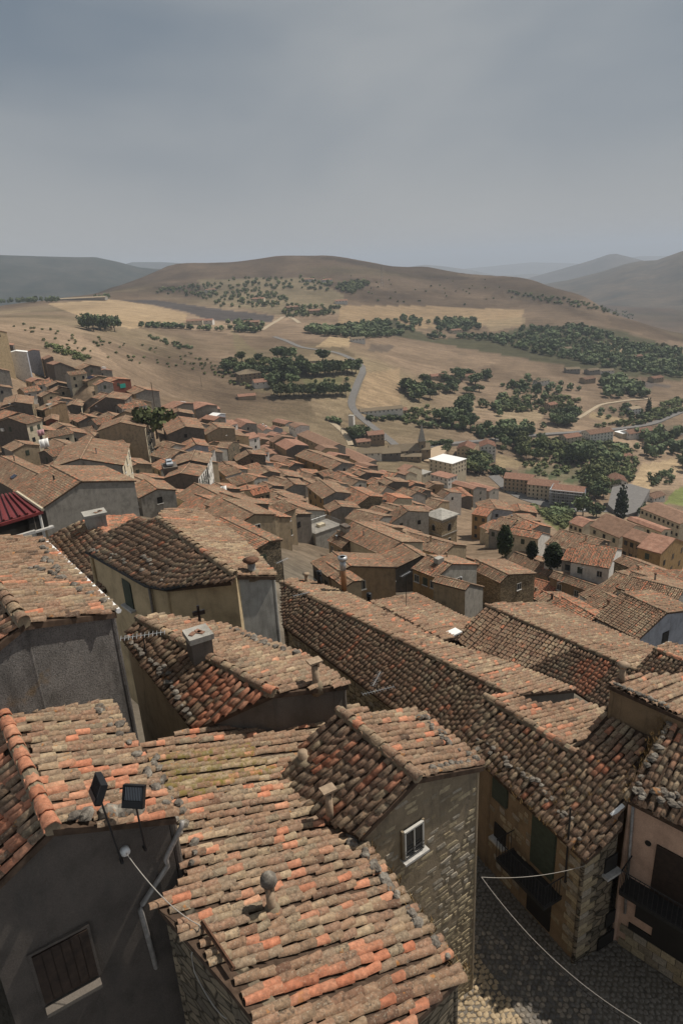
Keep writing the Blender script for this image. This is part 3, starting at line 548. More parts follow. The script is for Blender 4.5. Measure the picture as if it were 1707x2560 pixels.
field('C4', [(1080, 800), (1220, 540), (1370, 520), (1568, 470), (1568, 600), (1350, 650), (1310, 730), (1150, 830)], (0.336, 0.248, 0.152))
field('C4', [(1400, 870), (1500, 760), (1568, 720), (1640, 720), (1640, 900), (1480, 880)], (0.14, 0.155, 0.055))
field('C4', [(150, 600), (350, 550), (700, 560), (830, 640), (720, 720), (540, 690), (380, 650)], (0.085, 0.095, 0.05))
field('C4', [(0, 460), (200, 480), (345, 540), (300, 560), (0, 575)], (0.264, 0.2, 0.12))
field('C4', [(780, 110), (1000, 130), (1220, 200), (1050, 215), (780, 150)], (0.288, 0.216, 0.128))
field('C4', [(0, 70), (380, 90), (400, 150), (260, 240), (0, 260)], (0.248, 0.188, 0.12))
field('C4', [(700, 700), (800, 560), (1150, 540), (1080, 700), (930, 760)], (0.1, 0.1, 0.05))
field('C4', [(360, 930), (600, 940), (640, 1040), (540, 1110), (400, 1020)], (0.13, 0.125, 0.055))
field('C4', [(700, 900), (960, 880), (1010, 950), (820, 970)], (0.24, 0.19, 0.12))
# the vegetable plots are dug in strips
m = inpoly(U_, V_, cs('C4', (150, 600), (350, 550), (700, 560), (830, 640), (720, 720), (540, 690), (380, 650))) & (Rr > 200)
strip = (np.floor((V[:, 0] * .8 + V[:, 1] * .6) / 5) % 2 == 0) & m; colr[strip] = (.15, .13, .08)
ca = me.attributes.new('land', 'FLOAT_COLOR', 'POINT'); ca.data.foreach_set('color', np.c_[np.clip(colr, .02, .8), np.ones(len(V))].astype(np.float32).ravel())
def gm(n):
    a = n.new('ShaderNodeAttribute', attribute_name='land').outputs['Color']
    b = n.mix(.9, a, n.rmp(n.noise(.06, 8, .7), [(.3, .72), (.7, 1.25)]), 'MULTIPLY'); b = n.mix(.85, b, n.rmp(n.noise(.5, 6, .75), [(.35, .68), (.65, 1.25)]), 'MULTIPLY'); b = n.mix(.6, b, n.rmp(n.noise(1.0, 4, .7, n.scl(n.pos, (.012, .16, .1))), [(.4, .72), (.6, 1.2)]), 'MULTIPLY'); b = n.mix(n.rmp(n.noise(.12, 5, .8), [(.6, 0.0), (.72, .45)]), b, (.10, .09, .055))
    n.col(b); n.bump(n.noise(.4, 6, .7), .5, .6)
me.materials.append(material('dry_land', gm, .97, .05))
go = bpy.data.objects.new('ground', me); link(go); go['kind'] = 'structure'

# far hills, each a ridge with its own distance and depth
def hills(name, crest, dist, foot, colr, rough=.08, green=None, seed=0):
    us = np.linspace(crest[0][0], crest[-1][0], 160); vs = np.interp(us, [p[0] for p in crest], [p[1] for p in crest])
    top = []
    for u, v in zip(us, vs): d = ray(u, v); hl = math.hypot(d[0], d[1]); top.append(d * dist / hl)
    top = np.array(top); rad = np.c_[top[:, 0], top[:, 1]] / np.hypot(top[:, 0], top[:, 1])[:, None]
    S = np.linspace(-1, .6, 44); s = S[None, :]; x = top[:, 0:1] + rad[:, 0:1] * s * foot; y = top[:, 1:2] + rad[:, 1:2] * s * foot
    k = 1 - np.abs(s) / np.where(s < 0, 1.0, .6); prof = .35 * k + .65 * k * k * (3 - 2 * k); bz = -300 if dist < 7000 else -900; hh = top[:, 2:3] - bz
    z = bz + hh * prof + fbm(x / (foot * .22), y / (foot * .22), 5, seed) * hh * rough * 3.2 * (4 * k * (1 - k) + .06)
    V = np.stack([x, y, z], -1).reshape(-1, 3)
    ns = len(S); Fc = [(i * ns + j, (i + 1) * ns + j, (i + 1) * ns + j + 1, i * ns + j + 1) for i in range(len(us) - 1) for j in range(ns - 1)]
    def f(n):
        b = n.rmp(n.noise(12.0 / foot, 8, .65), [(.38, tuple(green or colr)), (.62, colr)]); b = n.mix(.7, b, n.rmp(n.noise(60 / foot, 6, .7), [(.35, .65), (.65, 1.25)]), 'MULTIPLY'); n.col(b)
    o = obj(name, V, Fc, material(name, f, .97, .03), smooth=True); o['kind'] = 'structure'
hills('forest_ridge', [(-700, 690), (-300, 640), (0, 636), (110, 640), (240, 642), (300, 655), (350, 668), (470, 677), (560, 705), (700, 760)], 5200, 2300, (.055, .052, .04), .09, (.022, .028, .02), 3)
hills('hazy_ridge', [(200, 690), (330, 655), (400, 655), (460, 659), (510, 664), (560, 690), (700, 740)], 9500, 2600, (.07, .07, .06), .07, (.05, .055, .045), 5)
hills('mountain', [(1150, 760), (1300, 720), (1420, 700), (1500, 680), (1560, 660), (1600, 652), (1640, 650), (1690, 632), (1740, 615), (1900, 640), (2300, 700)], 5600, 2600, (.12, .095, .07), .10, (.06, .056, .045), 7)
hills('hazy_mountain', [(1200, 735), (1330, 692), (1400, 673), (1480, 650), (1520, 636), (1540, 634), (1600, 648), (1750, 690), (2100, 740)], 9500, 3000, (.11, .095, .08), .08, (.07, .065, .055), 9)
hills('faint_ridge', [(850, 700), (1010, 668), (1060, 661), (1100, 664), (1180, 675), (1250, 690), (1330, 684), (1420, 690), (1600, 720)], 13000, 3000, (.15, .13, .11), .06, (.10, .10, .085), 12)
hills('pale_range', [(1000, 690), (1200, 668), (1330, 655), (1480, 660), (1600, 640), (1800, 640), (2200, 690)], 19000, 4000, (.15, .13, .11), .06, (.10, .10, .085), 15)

# roads draped on the terrain
ASPH = plain('asphalt', (.155, .145, .135), .9, .15, .4); TRACK = plain('dirt_track', (.36, .29, .20), .95, .2, .3)
def strip(name, pts, wid, mat, lift=.35):
    p3 = [hit(q) for q in pts]; d = []
    for a, b in zip(p3[:-1], p3[1:]):
        nseg = max(2, int(np.linalg.norm(b - a) / 7)); d += [a + (b - a) * t for t in np.linspace(0, 1, nseg, endpoint=False)]
    d.append(p3[-1]); d = np.array(d); d[:, :2] = np.array([d[max(0, i - 2):i + 3, :2].mean(0) for i in range(len(d))])
    V = []; Fc = []
    for i in range(len(d)):
        t = d[min(i + 1, len(d) - 1)] - d[max(i - 1, 0)]; nn = np.array([t[1], -t[0]]); nn /= np.linalg.norm(nn) + 1e-9
        zc = max(float(ground(d[i][0] + nn[0] * s, d[i][1] + nn[1] * s)) for s in (-wid / 2, 0, wid / 2)) + lift
        for s in (-.5, .5): V.append((d[i][0] + nn[0] * wid * s, d[i][1] + nn[1] * wid * s, zc))
        for s in (-.52, .52): V.append((d[i][0] + nn[0] * wid * s, d[i][1] + nn[1] * wid * s, zc - 3))
    for i in range(len(d) - 1):
        a = i * 4; Fc += [(a, a + 4, a + 5, a + 1), (a + 2, a + 6, a + 4, a), (a + 1, a + 5, a + 7, a + 3)]
    o = obj(name, V, Fc, mat); o['kind'] = 'structure'; return o
strip('road', cs('F3', (405, 90), (480, 115), (570, 155), (650, 168), (770, 185), (850, 225), (905, 255), (915, 290), (885, 350), (860, 420), (840, 470), (850, 505), (890, 540), (950, 590), (1010, 630), (1080, 690), (1130, 730)), 7, ASPH)
strip('road', cs('F4', (-60, 640), (50, 625), (180, 595), (420, 570), (640, 545), (800, 530), (1000, 517), (1200, 500), (1400, 470), (1500, 425), (1600, 385)), 8, ASPH)
strip('road', cs('F4', (470, 745), (540, 790), (600, 860), (720, 905), (860, 940), (1000, 965), (1180, 960), (1360, 945)), 9, ASPH)
strip('dirt_road', cs('F3', (700, 560), (770, 590), (820, 640), (840, 690), (850, 720)), 5, TRACK)
strip('dirt_road', cs('F3', (340, 60), (380, 35), (440, 0), (470, -20), (520, -10), (560, 20)), 7, TRACK)
strip('dirt_road', cs('F4', (960, 450), (1000, 430), (1060, 390), (1110, 360), (1250, 340), (1400, 325)), 5, TRACK)
def pad(name, k, pts, mat, lift=.4):
    p = [hit(q) for q in cs(k, *pts)]; z = max(float(ground(q[0], q[1])) for q in p) + lift
    b = MB(); b.prism([(q[0], q[1], z) for q in p][::1], (0, 0, -6)); o = b.o(name, mat); o['kind'] = 'structure'; return o
pad('car_park', 'C4', [(960, 860), (1100, 855), (1270, 905), (1180, 985), (1040, 985), (930, 930)], ASPH)
pad('piazza', 'E5', [(1050, 250), (1080, 215), (1390, 215), (1300, 340), (1150, 420), (1040, 390)], plain('piazza_paving', (.40, .30, .20), .95, .1, .5))
# ================================================================ clay tile roofs
def tile_tpl(seg, lip, L_=.40, r0=.070, r1=.092, hh=.86):
    V = []; Fc = []
    def arc(r, t, z, k=1.0): return [(-r * math.cos(math.pi * i / seg) , t, z + hh * r * math.sin(math.pi * i / seg) * k) for i in range(seg + 1)]
    V += arc(r0, -L_ / 2, .0); V += arc(r1, L_ / 2, .034); m = seg + 1
    Fc += [(i, i + 1, m + i + 1, m + i) for i in range(seg)]
    if lip:
        V += arc(r1 - .016, L_ / 2, .030); Fc += [(m + i, m + i + 1, 2 * m + i + 1, 2 * m + i) for i in range(seg)]
        V += arc(r1 - .018, L_ / 2 - .12, .024); Fc += [(2 * m + i, 2 * m + i + 1, 3 * m + i + 1, 3 * m + i) for i in range(seg)]
    return np.array(V), Fc
TPL = {0: tile_tpl(6, True), 1: tile_tpl(4, False), 2: tile_tpl(3, False)}
def rough_tile(i):
    r = np.random.default_rng(100 + i); V, Fc = tile_tpl(6, True); V = V.copy(); m = 7
    V[:, 0] *= 1 + r.normal(0, .03); V[:, 1] *= 1 + r.normal(0, .05); V[:, 2] *= 1 + r.normal(0, .05)
    V[m:2 * m, 1] += r.normal(0, .010, m); V[2 * m:3 * m, 1] = V[m:2 * m, 1]; V[:, 2] += .008 * np.sin(V[:, 1] * 9 + i)
    return mesh('roof_tile', V, Fc, T_IND, smooth=True)
TILE_ME = [rough_tile(i) for i in range(8)]
def in2d(poly2, s, t): return inpoly(np.asarray(s), np.asarray(t), [tuple(p) for p in poly2])
def lay(poly, pitch=.205, expo=.305, red=.05, moss=0.0, wob=1.0, redzone=None, mosszone=None, tone=0.0, rzp=.85):
    """rows of cover tiles down the fall of a planar roof polygon: transforms and colours"""
    poly = np.array(poly, float); c0 = poly.mean(0); n = np.zeros(3)
    for i in range(len(poly)): n += np.cross(poly[i] - c0, poly[(i + 1) % len(poly)] - c0)
    n /= np.linalg.norm(n); n = n if n[2] > 0 else -n
    a = np.cross(n, [0, 0, 1]); a = a / np.linalg.norm(a) if np.linalg.norm(a) > 1e-4 else np.array([1., 0, 0]); t = np.cross(a, n)
    if t[2] > 0: t = -t; a = -a
    p2 = np.c_[(poly - c0) @ a, (poly - c0) @ t]; S0, S1 = p2[:, 0].min(), p2[:, 0].max(); O = []; Cc = []; J = []
    nrow = max(1, int(round((S1 - S0) / pitch)))
    for i in range(nrow):
        s = S0 + (i + .5) * (S1 - S0) / nrow; xs = []
        for j in range(len(p2)):
            q1, q2 = p2[j], p2[(j + 1) % len(p2)]
            if (q1[0] > s) != (q2[0] > s): xs.append(q1[1] + (q2[1] - q1[1]) * (s - q1[0]) / (q2[0] - q1[0]))
        xs.sort(); off = rng.uniform(0, expo * .6); wv = rng.uniform(0, 6)
        rowred = rng.random() < red * .35
        for lo, hi in zip(xs[::2], xs[1::2]):
            k = max(1, int((hi - lo + off) / expo))
            tt = hi + .05 - .2 - np.arange(k) * expo + rng.normal(0, .022, k)
            tt = tt[(tt > lo + .02)]
            if len(tt) == 0: continue
            dv = .035 * wob * np.sin(tt * .9 + wv) + rng.normal(0, .008 * wob, len(tt))
            O.append(c0 + np.outer(s + dv, a) + np.outer(tt, t) + np.outer(.012 + rng.uniform(0, .012, len(tt)), n))
            rd = np.where(rng.random(len(tt)) < (.75 if rowred else red), rng.uniform(.55, 1, len(tt)), rng.uniform(0, .15, len(tt)))
            rv = np.clip(rng.normal(.52 + tone, .17, len(tt)), 0, 1); ms = np.full(len(tt), moss)
            Cc.append(np.c_[rv, rd, ms]); J.append(rng.normal(0, .045 * wob, len(tt)))
    if not O: return None
    O = np.vstack(O); Cc = np.vstack(Cc); J = np.concatenate(J)
    Cc[:, 0] = np.clip(Cc[:, 0] + 1.1 * fbm(O[:, 0] / 1.3 + O[:, 2], O[:, 1] / 1.3, 4, 5), 0, 1)      # weathering drifts over the slope in patches
    if redzone is not None or mosszone is not None:
        uu, vv, _ = px(O)
        if redzone is not None:
            m = inpoly(uu, vv, redzone) & (rng.random(len(O)) < rzp); Cc[m, 1] = rng.uniform(.6, .95, m.sum())
        if mosszone is not None:
            m = inpoly(uu, vv, mosszone); Cc[m, 2] = rng.uniform(.3, 1, m.sum())
    return dict(O=O, C=Cc, J=J, a=a, t=t, n=n)
def tiles_mesh(name, lays, lod, parent):
    VV = []; FF = []; CC = []; base = 0; T, Ft = TPL[lod]; Ft = np.array(Ft); k = len(T)
    for ly in lays:
        O, J = ly['O'], ly['J']; m = len(O)
        if m == 0: continue
        a, t, n = ly['a'], ly['t'], ly['n']; ca, sa = np.cos(J)[:, None], np.sin(J)[:, None]
        A = ca * a + sa * t; B = -sa * a + ca * t; sc = 1 + rng.normal(0, .05, (m, 1))
        v = O[:, None, :] + (T[None, :, 0, None] * sc[:, :, None]) * A[:, None, :] + T[None, :, 1, None] * B[:, None, :] + T[None, :, 2, None] * n[None, None, :]
        VV.append(v.reshape(-1, 3)); FF.append((Ft[None] + (base + np.arange(m) * k)[:, None, None]).reshape(-1, 4)); CC.append(np.repeat(ly['C'], k, 0)); base += m * k
    if not VV: return None
    VV = np.vstack(VV); FF = np.vstack(FF); CC = np.vstack(CC)
    me = bpy.data.meshes.new(name); me.vertices.add(len(VV)); me.vertices.foreach_set('co', VV.astype(np.float32).ravel()); me.loops.add(FF.size); me.loops.foreach_set('vertex_index', FF.ravel().astype(np.int32))
    me.polygons.add(len(FF)); me.polygons.foreach_set('loop_start', np.arange(0, FF.size, 4, dtype=np.int32)); me.polygons.foreach_set('use_smooth', np.ones(len(FF), bool)); me.update(calc_edges=True)
    at = me.attributes.new('tc', 'FLOAT_COLOR', 'POINT'); at.data.foreach_set('color', np.c_[CC, np.ones(len(CC))].astype(np.float32).ravel())
    me.materials.append(T_STF); o = bpy.data.objects.new(name, me); link(o, parent); o['kind'] = 'stuff'; return o
def put_tile(O, J, a, t, n, C, parent, name='roof_tile', sc=1.0):
    ca, sa = math.cos(J), math.sin(J); A = ca * a + sa * t; B = -sa * a + ca * t
    M = Matrix(((A[0] * sc, B[0] * sc, n[0] * sc, O[0]), (A[1] * sc, B[1] * sc, n[1] * sc, O[1]), (A[2] * sc, B[2] * sc, n[2] * sc, O[2]), (0, 0, 0, 1)))
    o = bpy.data.objects.new(name, TILE_ME[random.randrange(8)]); link(o, parent, M); o.color = (*C, 1); return o
def tiling(lays, roof, lod, nind=0):
    lays = [l for l in lays if l]
    if nind:
        allp = np.vstack([l['O'] for l in lays]); u, v, d = px(allp); d = np.where((u > -10) & (u < 1717) & (v < 2570), d, 1e6); thr = np.sort(d)[min(nind, len(d)) - 1]
        k0 = 0
        for l in lays:
            dd = d[k0:k0 + len(l['O'])]; k0 += len(l['O']); sel = (dd <= thr) & (dd < 9e5)
            for i in np.where(sel)[0]: put_tile(l['O'][i], l['J'][i], l['a'], l['t'], l['n'], l['C'][i], roof)
            for q_ in ('O', 'C', 'J'): l[q_] = l[q_][~sel]
    tiles_mesh('roof_tiles', lays, lod, roof)
def ridge_caps(p, q, roof, individual, red=.1, sc=1.6):
    p = np.array(p); q = np.array(q); d = q - p; Ln = np.linalg.norm(d); t = d / Ln; a = np.cross(t, [0, 0, 1]); a /= np.linalg.norm(a); n = np.cross(a, t); n = n if n[2] > 0 else -n
    k = max(1, int(Ln / .42)); O = p + np.outer((np.arange(k) + .5) * Ln / k, t) + np.outer(np.full(k, .0) + rng.normal(0, .01, k), [0, 0, 1]); Cc = np.c_[np.clip(rng.normal(.6, .2, k), 0, 1), np.where(rng.random(k) < red, .8, .08), np.zeros(k)]
    b = MB(); b.tube([p + np.array([0, 0, -.02]), q + np.array([0, 0, -.02])], .15, 8); b.o('mortar_bed', W['mortar'], roof)
    if individual:
        for i in range(k): put_tile(O[i], 0, a, t, n, Cc[i], roof, 'ridge_tile', sc)
    else:
        T0 = TPL[1]; TPL[9] = (T0[0] * sc, T0[1]); tiles_mesh('ridge_tiles', [dict(O=O, C=Cc, J=np.zeros(k), a=a, t=t, n=n)], 9, roof)
def slab(roof_polys, parent, th=.14, name='roof'):
    b = MB()
    for p in roof_polys: b.prism([tuple(x - np.array([0, 0, .01])) for x in p], (0, 0, -th))
    return b.o(name, BED, parent)

# ---------------------------------------------------------------- openings (shared unit meshes)
def unit_frame():
    b = MB(); 
    for x, z, sx, sz in ((-.5, 0, .07, 1.06), (.5, 0, .07, 1.06), (0, .5, 1.06, .055), (0, -.5, 1.06, .055), (0, 0, .05, 1.0)): b.bx(x, 0, z, sx, 1, sz)
    return mesh('frame', b.V, b.F, FRAME)
def unit_box(m, name): b = MB(); b.bx(0, 0, 0, 1, 1, 1); return mesh(name, b.V, b.F, m)
def unit_slats(m):
    b = MB(); b.bx(0, .1, 0, 1, .6, 1)
    for i in range(12): b.box(Matrix.Translation((0, -.35, -.46 + i * .083)) @ Matrix.Rotation(.5, 4, 'X') @ Matrix.Diagonal((.94, .35, .07, 1)))
    return mesh('shutter', b.V, b.F, m)
UF = unit_frame(); UG = unit_box(GLASS, 'pane'); UD = unit_box(DARK, 'opening'); US = unit_box(SILL, 'sill'); USH = unit_slats(SHUT); UW = unit_box(WOODD, 'door')
def frameM(p, nrm, sx, sy, sz):   # local x along wall, y out of the wall (negative = outwards), z up
    nn = Vector((nrm[0], nrm[1], 0)).normalized(); ax = Vector((-nn.y, nn.x, 0))
    return Matrix(((ax.x * sx, -nn.x * sy, 0, p[0]), (ax.y * sx, -nn.y * sy, 0, p[1]), (0, 0, sz, p[2]), (0, 0, 0, 1)))
def window(house, p, nrm, w_, h_, kind='glass', detail=True, sill=True):
    """p centre on the wall face, nrm outward"""
    nn = np.array([nrm[0], nrm[1], 0.]); nn /= np.linalg.norm(nn)
    me = dict(glass=UG, dark=UD, shutter=USH, door=UW)[kind]
    o = bpy.data.objects.new('door' if kind == 'door' else 'window', me); link(o, house, frameM(p + nn * .02, nrm, w_, .06, h_))
    if detail:
        if kind == 'glass': f = bpy.data.objects.new('frame', UF); link(f, o, frameM(p + nn * .05, nrm, w_, .07, h_))
        if sill: s = bpy.data.objects.new('sill', US); link(s, o, frameM(p + nn * .09 + np.array([0, 0, -h_ / 2 - .06]), nrm, w_ * 1.25, .26, .09))
    return o
def balcony(house, p, nrm, w_, dep=.8, detail=True, hh=.95):
    nn = np.array([nrm[0], nrm[1], 0.]); nn /= np.linalg.norm(nn); ax = np.array([-nn[1], nn[0], 0]); rz = math.atan2(ax[1], ax[0])
    b = MB(); q = p + nn * dep / 2; b.bx(q[0], q[1], q[2], w_, dep, .12, rz); o = b.o('balcony', IRON if hh < .94 else W['conc'], house)
    b = MB()
    for z in (.1, hh): 
        cpts = [p + ax * w_ / 2, p + ax * w_ / 2 + nn * dep, p - ax * w_ / 2 + nn * dep, p - ax * w_ / 2]
        for a, e in zip(cpts[:-1], cpts[1:]): b.tube([a + [0, 0, z], e + [0, 0, z]], .02, 4)
    nb = max(4, int(w_ / (.13 if detail else .3)))
    for i in range(nb + 1): e = p - ax * w_ / 2 + ax * w_ * i / nb + nn * dep; b.tube([e, e + [0, 0, hh]], .011 if detail else .02, 4)
    for s in (-1, 1):
        for j in range(1, 6 if detail else 3): e = p + ax * w_ / 2 * s + nn * dep * j / 6; b.tube([e, e + [0, 0, hh]], .011 if detail else .02, 4)
    b.o('railing', IRON, o)
    return o

# ---------------------------------------------------------------- gabled houses measured by the near gable and the ridge
HOUSES = []
def gable(sp, name='house', Lw=(0, 0), Rw=(0, 0), Gw=(0, 0), bal=0, red=.06, tone=0., roof='tile', group='houses of the old town', minlen=5, base=None, maxs=.55):
    z = sp['z']; label, wl, wg, wr = sp['label'], sp['wl'], sp['wg'], sp['wr']
    A, d, nl, ln, wL, dL, wR, dR, ok = gdims(sp, z, maxs); ln = min(max(ln, minlen), 40)
    dep = px(A)[2]; d3 = np.array([d[0], d[1], 0]); n3 = np.array([nl[0], nl[1], 0]); A3 = A; B3 = A + d3 * ln
    oh = .22; lo = lambda p, w_, dr, s: p + n3 * s * (w_ + oh) - np.array([0, 0, dr * (1 + oh / w_)])
    vo = d3 * .12
    pL = [A3 - vo, B3 + vo, lo(B3 + vo, wL, dL, -1), lo(A3 - vo, wL, dL, -1)]; pR = [A3 - vo, B3 + vo, lo(B3 + vo, wR, dR, 1), lo(A3 - vo, wR, dR, 1)]
    corners = [A3 - n3 * wL, A3 + n3 * wR, B3 + n3 * wR, B3 - n3 * wL]; gz = min(float(ground(q[0], q[1])) for q in corners) - 1.0
    if base is not None: gz = z - base
    cz = (A3 + B3) / 2; H_ = thing(name, label, 'house', (cz[0], cz[1], gz), group)
    e = -.06
    def ring(Pp): return [Pp - n3 * wL - [0, 0, dL - e], Pp + [0, 0, e], Pp + n3 * wR - [0, 0, dR - e], np.array([*(Pp + n3 * wR)[:2], gz]), np.array([*(Pp - n3 * wL)[:2], gz])]
    V = ring(A3) + ring(B3); obj('wall', V, [(0, 1, 2, 3, 4), (9, 8, 7, 6, 5), (2, 7, 8, 3), (0, 4, 9, 5), (0, 5, 6, 1), (1, 6, 7, 2)], [W[wg], W[wl], W[wr]], H_, [0, 0, 2, 1, 1, 1])
    polys = [pL, pR]
    for p in polys:
        for q in p: q[2] += .10
    if roof == 'tile' and dep < 300:
        rf = slab(polys, H_); lod = 1 if dep < 75 else 2; ex, pt = (.305, .205) if dep < 95 else (.4, .26) if dep < 150 else (.55, .34)
        if dep > 230: ex, pt = .9, .42
        lays = [lay(p, pt, ex, red, 0, 1.0, tone=tone) for p in polys]
        if ex > .35:
            for l_ in lays:
                if l_: l_['t'] = l_['t'] * ex / .305; l_['a'] = l_['a'] * pt / .205
        tiling(lays, rf, lod)
        ridge_caps(A3 - vo + [0, 0, .12], B3 + vo + [0, 0, .12], rf, False, red)
    else:
        m = {'red': RTILE, 'metal': REDM, 'white': WROOF, 'tile': RTILE}[roof]; b = MB()
        for p in polys: b.prism(p, (0, 0, -.2))
        rf = b.o('roof', m, H_)
    det = dep < 130
    if dep < 340 and 'blank' not in label:
        if Lw == (0, 0) and random.random() < .6: Lw = (random.choice((1, 2, 3)), 1)
        if Rw == (0, 0): Rw = (random.choice((2, 3)), 2)
        if Gw == (0, 0) and random.random() < .35: Gw = (1, 1)
    def wall_wins(p, q, nrm, ztop, nw, rows, kinds):
        if nw == 0: return
        p = np.array(p); q = np.array(q); Lw_ = np.linalg.norm((q - p)[:2])
        for rw in range(rows):
            for i in range(nw):
                s = (i + .5) / nw + random.uniform(-.06, .06) / nw; hgt = 1.9 if kinds == 'b' and rw < rows else 1.2
                pp = p + (q - p) * s; pp = np.array([pp[0], pp[1], ztop - .9 - hgt / 2 - rw * 3.0])
                if pp[2] - hgt / 2 < gz + .3: continue
                window(H_, pp, nrm, .95, hgt, random.choice(['glass', 'shutter', 'dark', 'glass']), det)
                if kinds == 'b': balcony(H_, np.array([pp[0], pp[1], pp[2] - hgt / 2 - .05]), nrm, 1.9, .75, False)
    wall_wins(A3 - n3 * wL, B3 - n3 * wL, -n3, z - dL, *Lw, 'w'); wall_wins(A3 + n3 * wR, B3 + n3 * wR, n3, z - dR, *Rw, 'b' if bal else 'w')
    wall_wins(A3 - n3 * wL, A3 + n3 * wR, -d3, z - max(dL, dR) + .3, *Gw, 'w')
    HOUSES.append((label, round(float(dep), 1), round(wL, 1), round(wR, 1), round(dL / wL, 2), round(dR / wR, 2), round(float(ln), 1), round(float(z), 1)))
    return dict(o=H_, roof=rf, A=A3, B=B3, d=d3, n=n3, wL=wL, wR=wR, dL=dL, dR=dR, gz=gz, z=z)
# ---------------------------------------------------------------- houses placed by their foot
def bhouse(k, uv, azim, wid, ln, wallh, label, wall='cream', roof='red', rh=None, name='house', rows=2, nw=4, group=None, flat=False, hip=False, sides='FR', cat='house'):
    g = hit(c(k, *uv)); a = math.radians(azim); d3 = np.array([math.sin(a), math.cos(a), 0]); n3 = np.array([d3[1], -d3[0], 0]); z0 = g[2] - 2.5; zt = g[2] + wallh; rh = rh if rh is not None else wid * .2
    H_ = thing(name, label, cat, (g[0], g[1], z0), group); hw = wid / 2; hl = ln / 2
    cr = lambda s, t, z: np.array([g[0], g[1], 0]) + n3 * s + d3 * t + np.array([0, 0, z])
    b = MB()
    if flat:
        V = [cr(s, t, z) for z in (z0, zt) for s, t in ((-hw, -hl), (hw, -hl), (hw, hl), (-hw, hl))]; b.add(V, [(0, 1, 5, 4), (1, 2, 6, 5), (2, 3, 7, 6), (3, 0, 4, 7), (4, 5, 6, 7)])
        b.o('wall', W[wall], H_); b = MB(); b.prism([cr(s, t, zt + .05) for s, t in ((-hw - .3, -hl - .3), (hw + .3, -hl - .3), (hw + .3, hl + .3), (-hw - .3, hl + .3))], (0, 0, .25))
        rf = b.o('roof', {'red': RTILE, 'white': WROOF, 'grey': W['conc'], 'metal': REDM}[roof], H_)
    else:
        hr = hl - (hw if hip else 0)
        V = [cr(s, t, z) for z in (z0, zt) for s, t in ((-hw, -hl), (hw, -hl), (hw, hl), (-hw, hl))] + ([] if hip else [cr(0, -hl, zt + rh), cr(0, hl, zt + rh)])
        b.add(V, [(1, 2, 6, 5), (3, 0, 4, 7)] + ([(0, 1, 5, 4), (2, 3, 7, 6)] if hip else [(0, 1, 5, 8, 4), (2, 3, 7, 9, 6)])); b.o('wall', W[wall], H_)
        o_ = .45; A3 = cr(0, -hr - (0 if hip else o_), zt + rh + .12); B3 = cr(0, hr + (0 if hip else o_), zt + rh + .12); k_ = rh / hw
        Ls = [cr(-hw - o_, s * (hl + o_), zt - k_ * o_ + .12) for s in (-1, 1)]; Rs = [cr(hw + o_, s * (hl + o_), zt - k_ * o_ + .12) for s in (-1, 1)]
        b = MB(); pls = [[A3, B3, Ls[1], Ls[0]], [A3, B3, Rs[1], Rs[0]]]
        if hip: pls += [[A3, Ls[0], Rs[0]], [B3, Ls[1], Rs[1]]]
        for p in pls: b.prism(p, (0, 0, -.22))
        rf = b.o('roof', {'red': RTILE, 'grey': W['tan'], 'white': WROOF, 'old': W['mortar'], 'metal': REDM}[roof], H_)
        if roof in ('red', 'old') and ln < 60:   # courses of tiles as ribs
            b = MB()
            for p in pls[:2]:
                p = [np.array(x) for x in p]; nrib = max(6, int(ln / .9))
                for i in range(nrib):
                    t = (i + .5) / nrib; b.tube([p[0] + (p[1] - p[0]) * t + [0, 0, .02], p[3] + (p[2] - p[3]) * t + [0, 0, .02]], .13, 5)
            b.o('roof_ribs', {'red': RTILE, 'old': W['mortar']}[roof], rf, kind='stuff')
    def wl(p, q, nrm, n_):
        for rw in range(rows):
            for i in range(n_):
                s = (i + .5) / n_; pp = p + (q - p) * s; zz = zt - 1.4 - rw * 3.0
                if zz - .8 < g[2]: continue
                window(H_, np.array([pp[0], pp[1], zz]), nrm, 1.0, 1.5, random.choice(['dark', 'glass', 'shutter']), False)
    if 'L' in sides: wl(cr(-hw, -hl, 0), cr(-hw, hl, 0), -n3, nw)
    if 'R' in sides: wl(cr(hw, -hl, 0), cr(hw, hl, 0), n3, nw)
    if 'F' in sides: wl(cr(-hw, -hl, 0), cr(hw, -hl, 0), -d3, max(1, int(wid / 3.2)))
    return dict(o=H_, g=g, d=d3, n=n3, zt=zt, cr=cr, roof=rf)
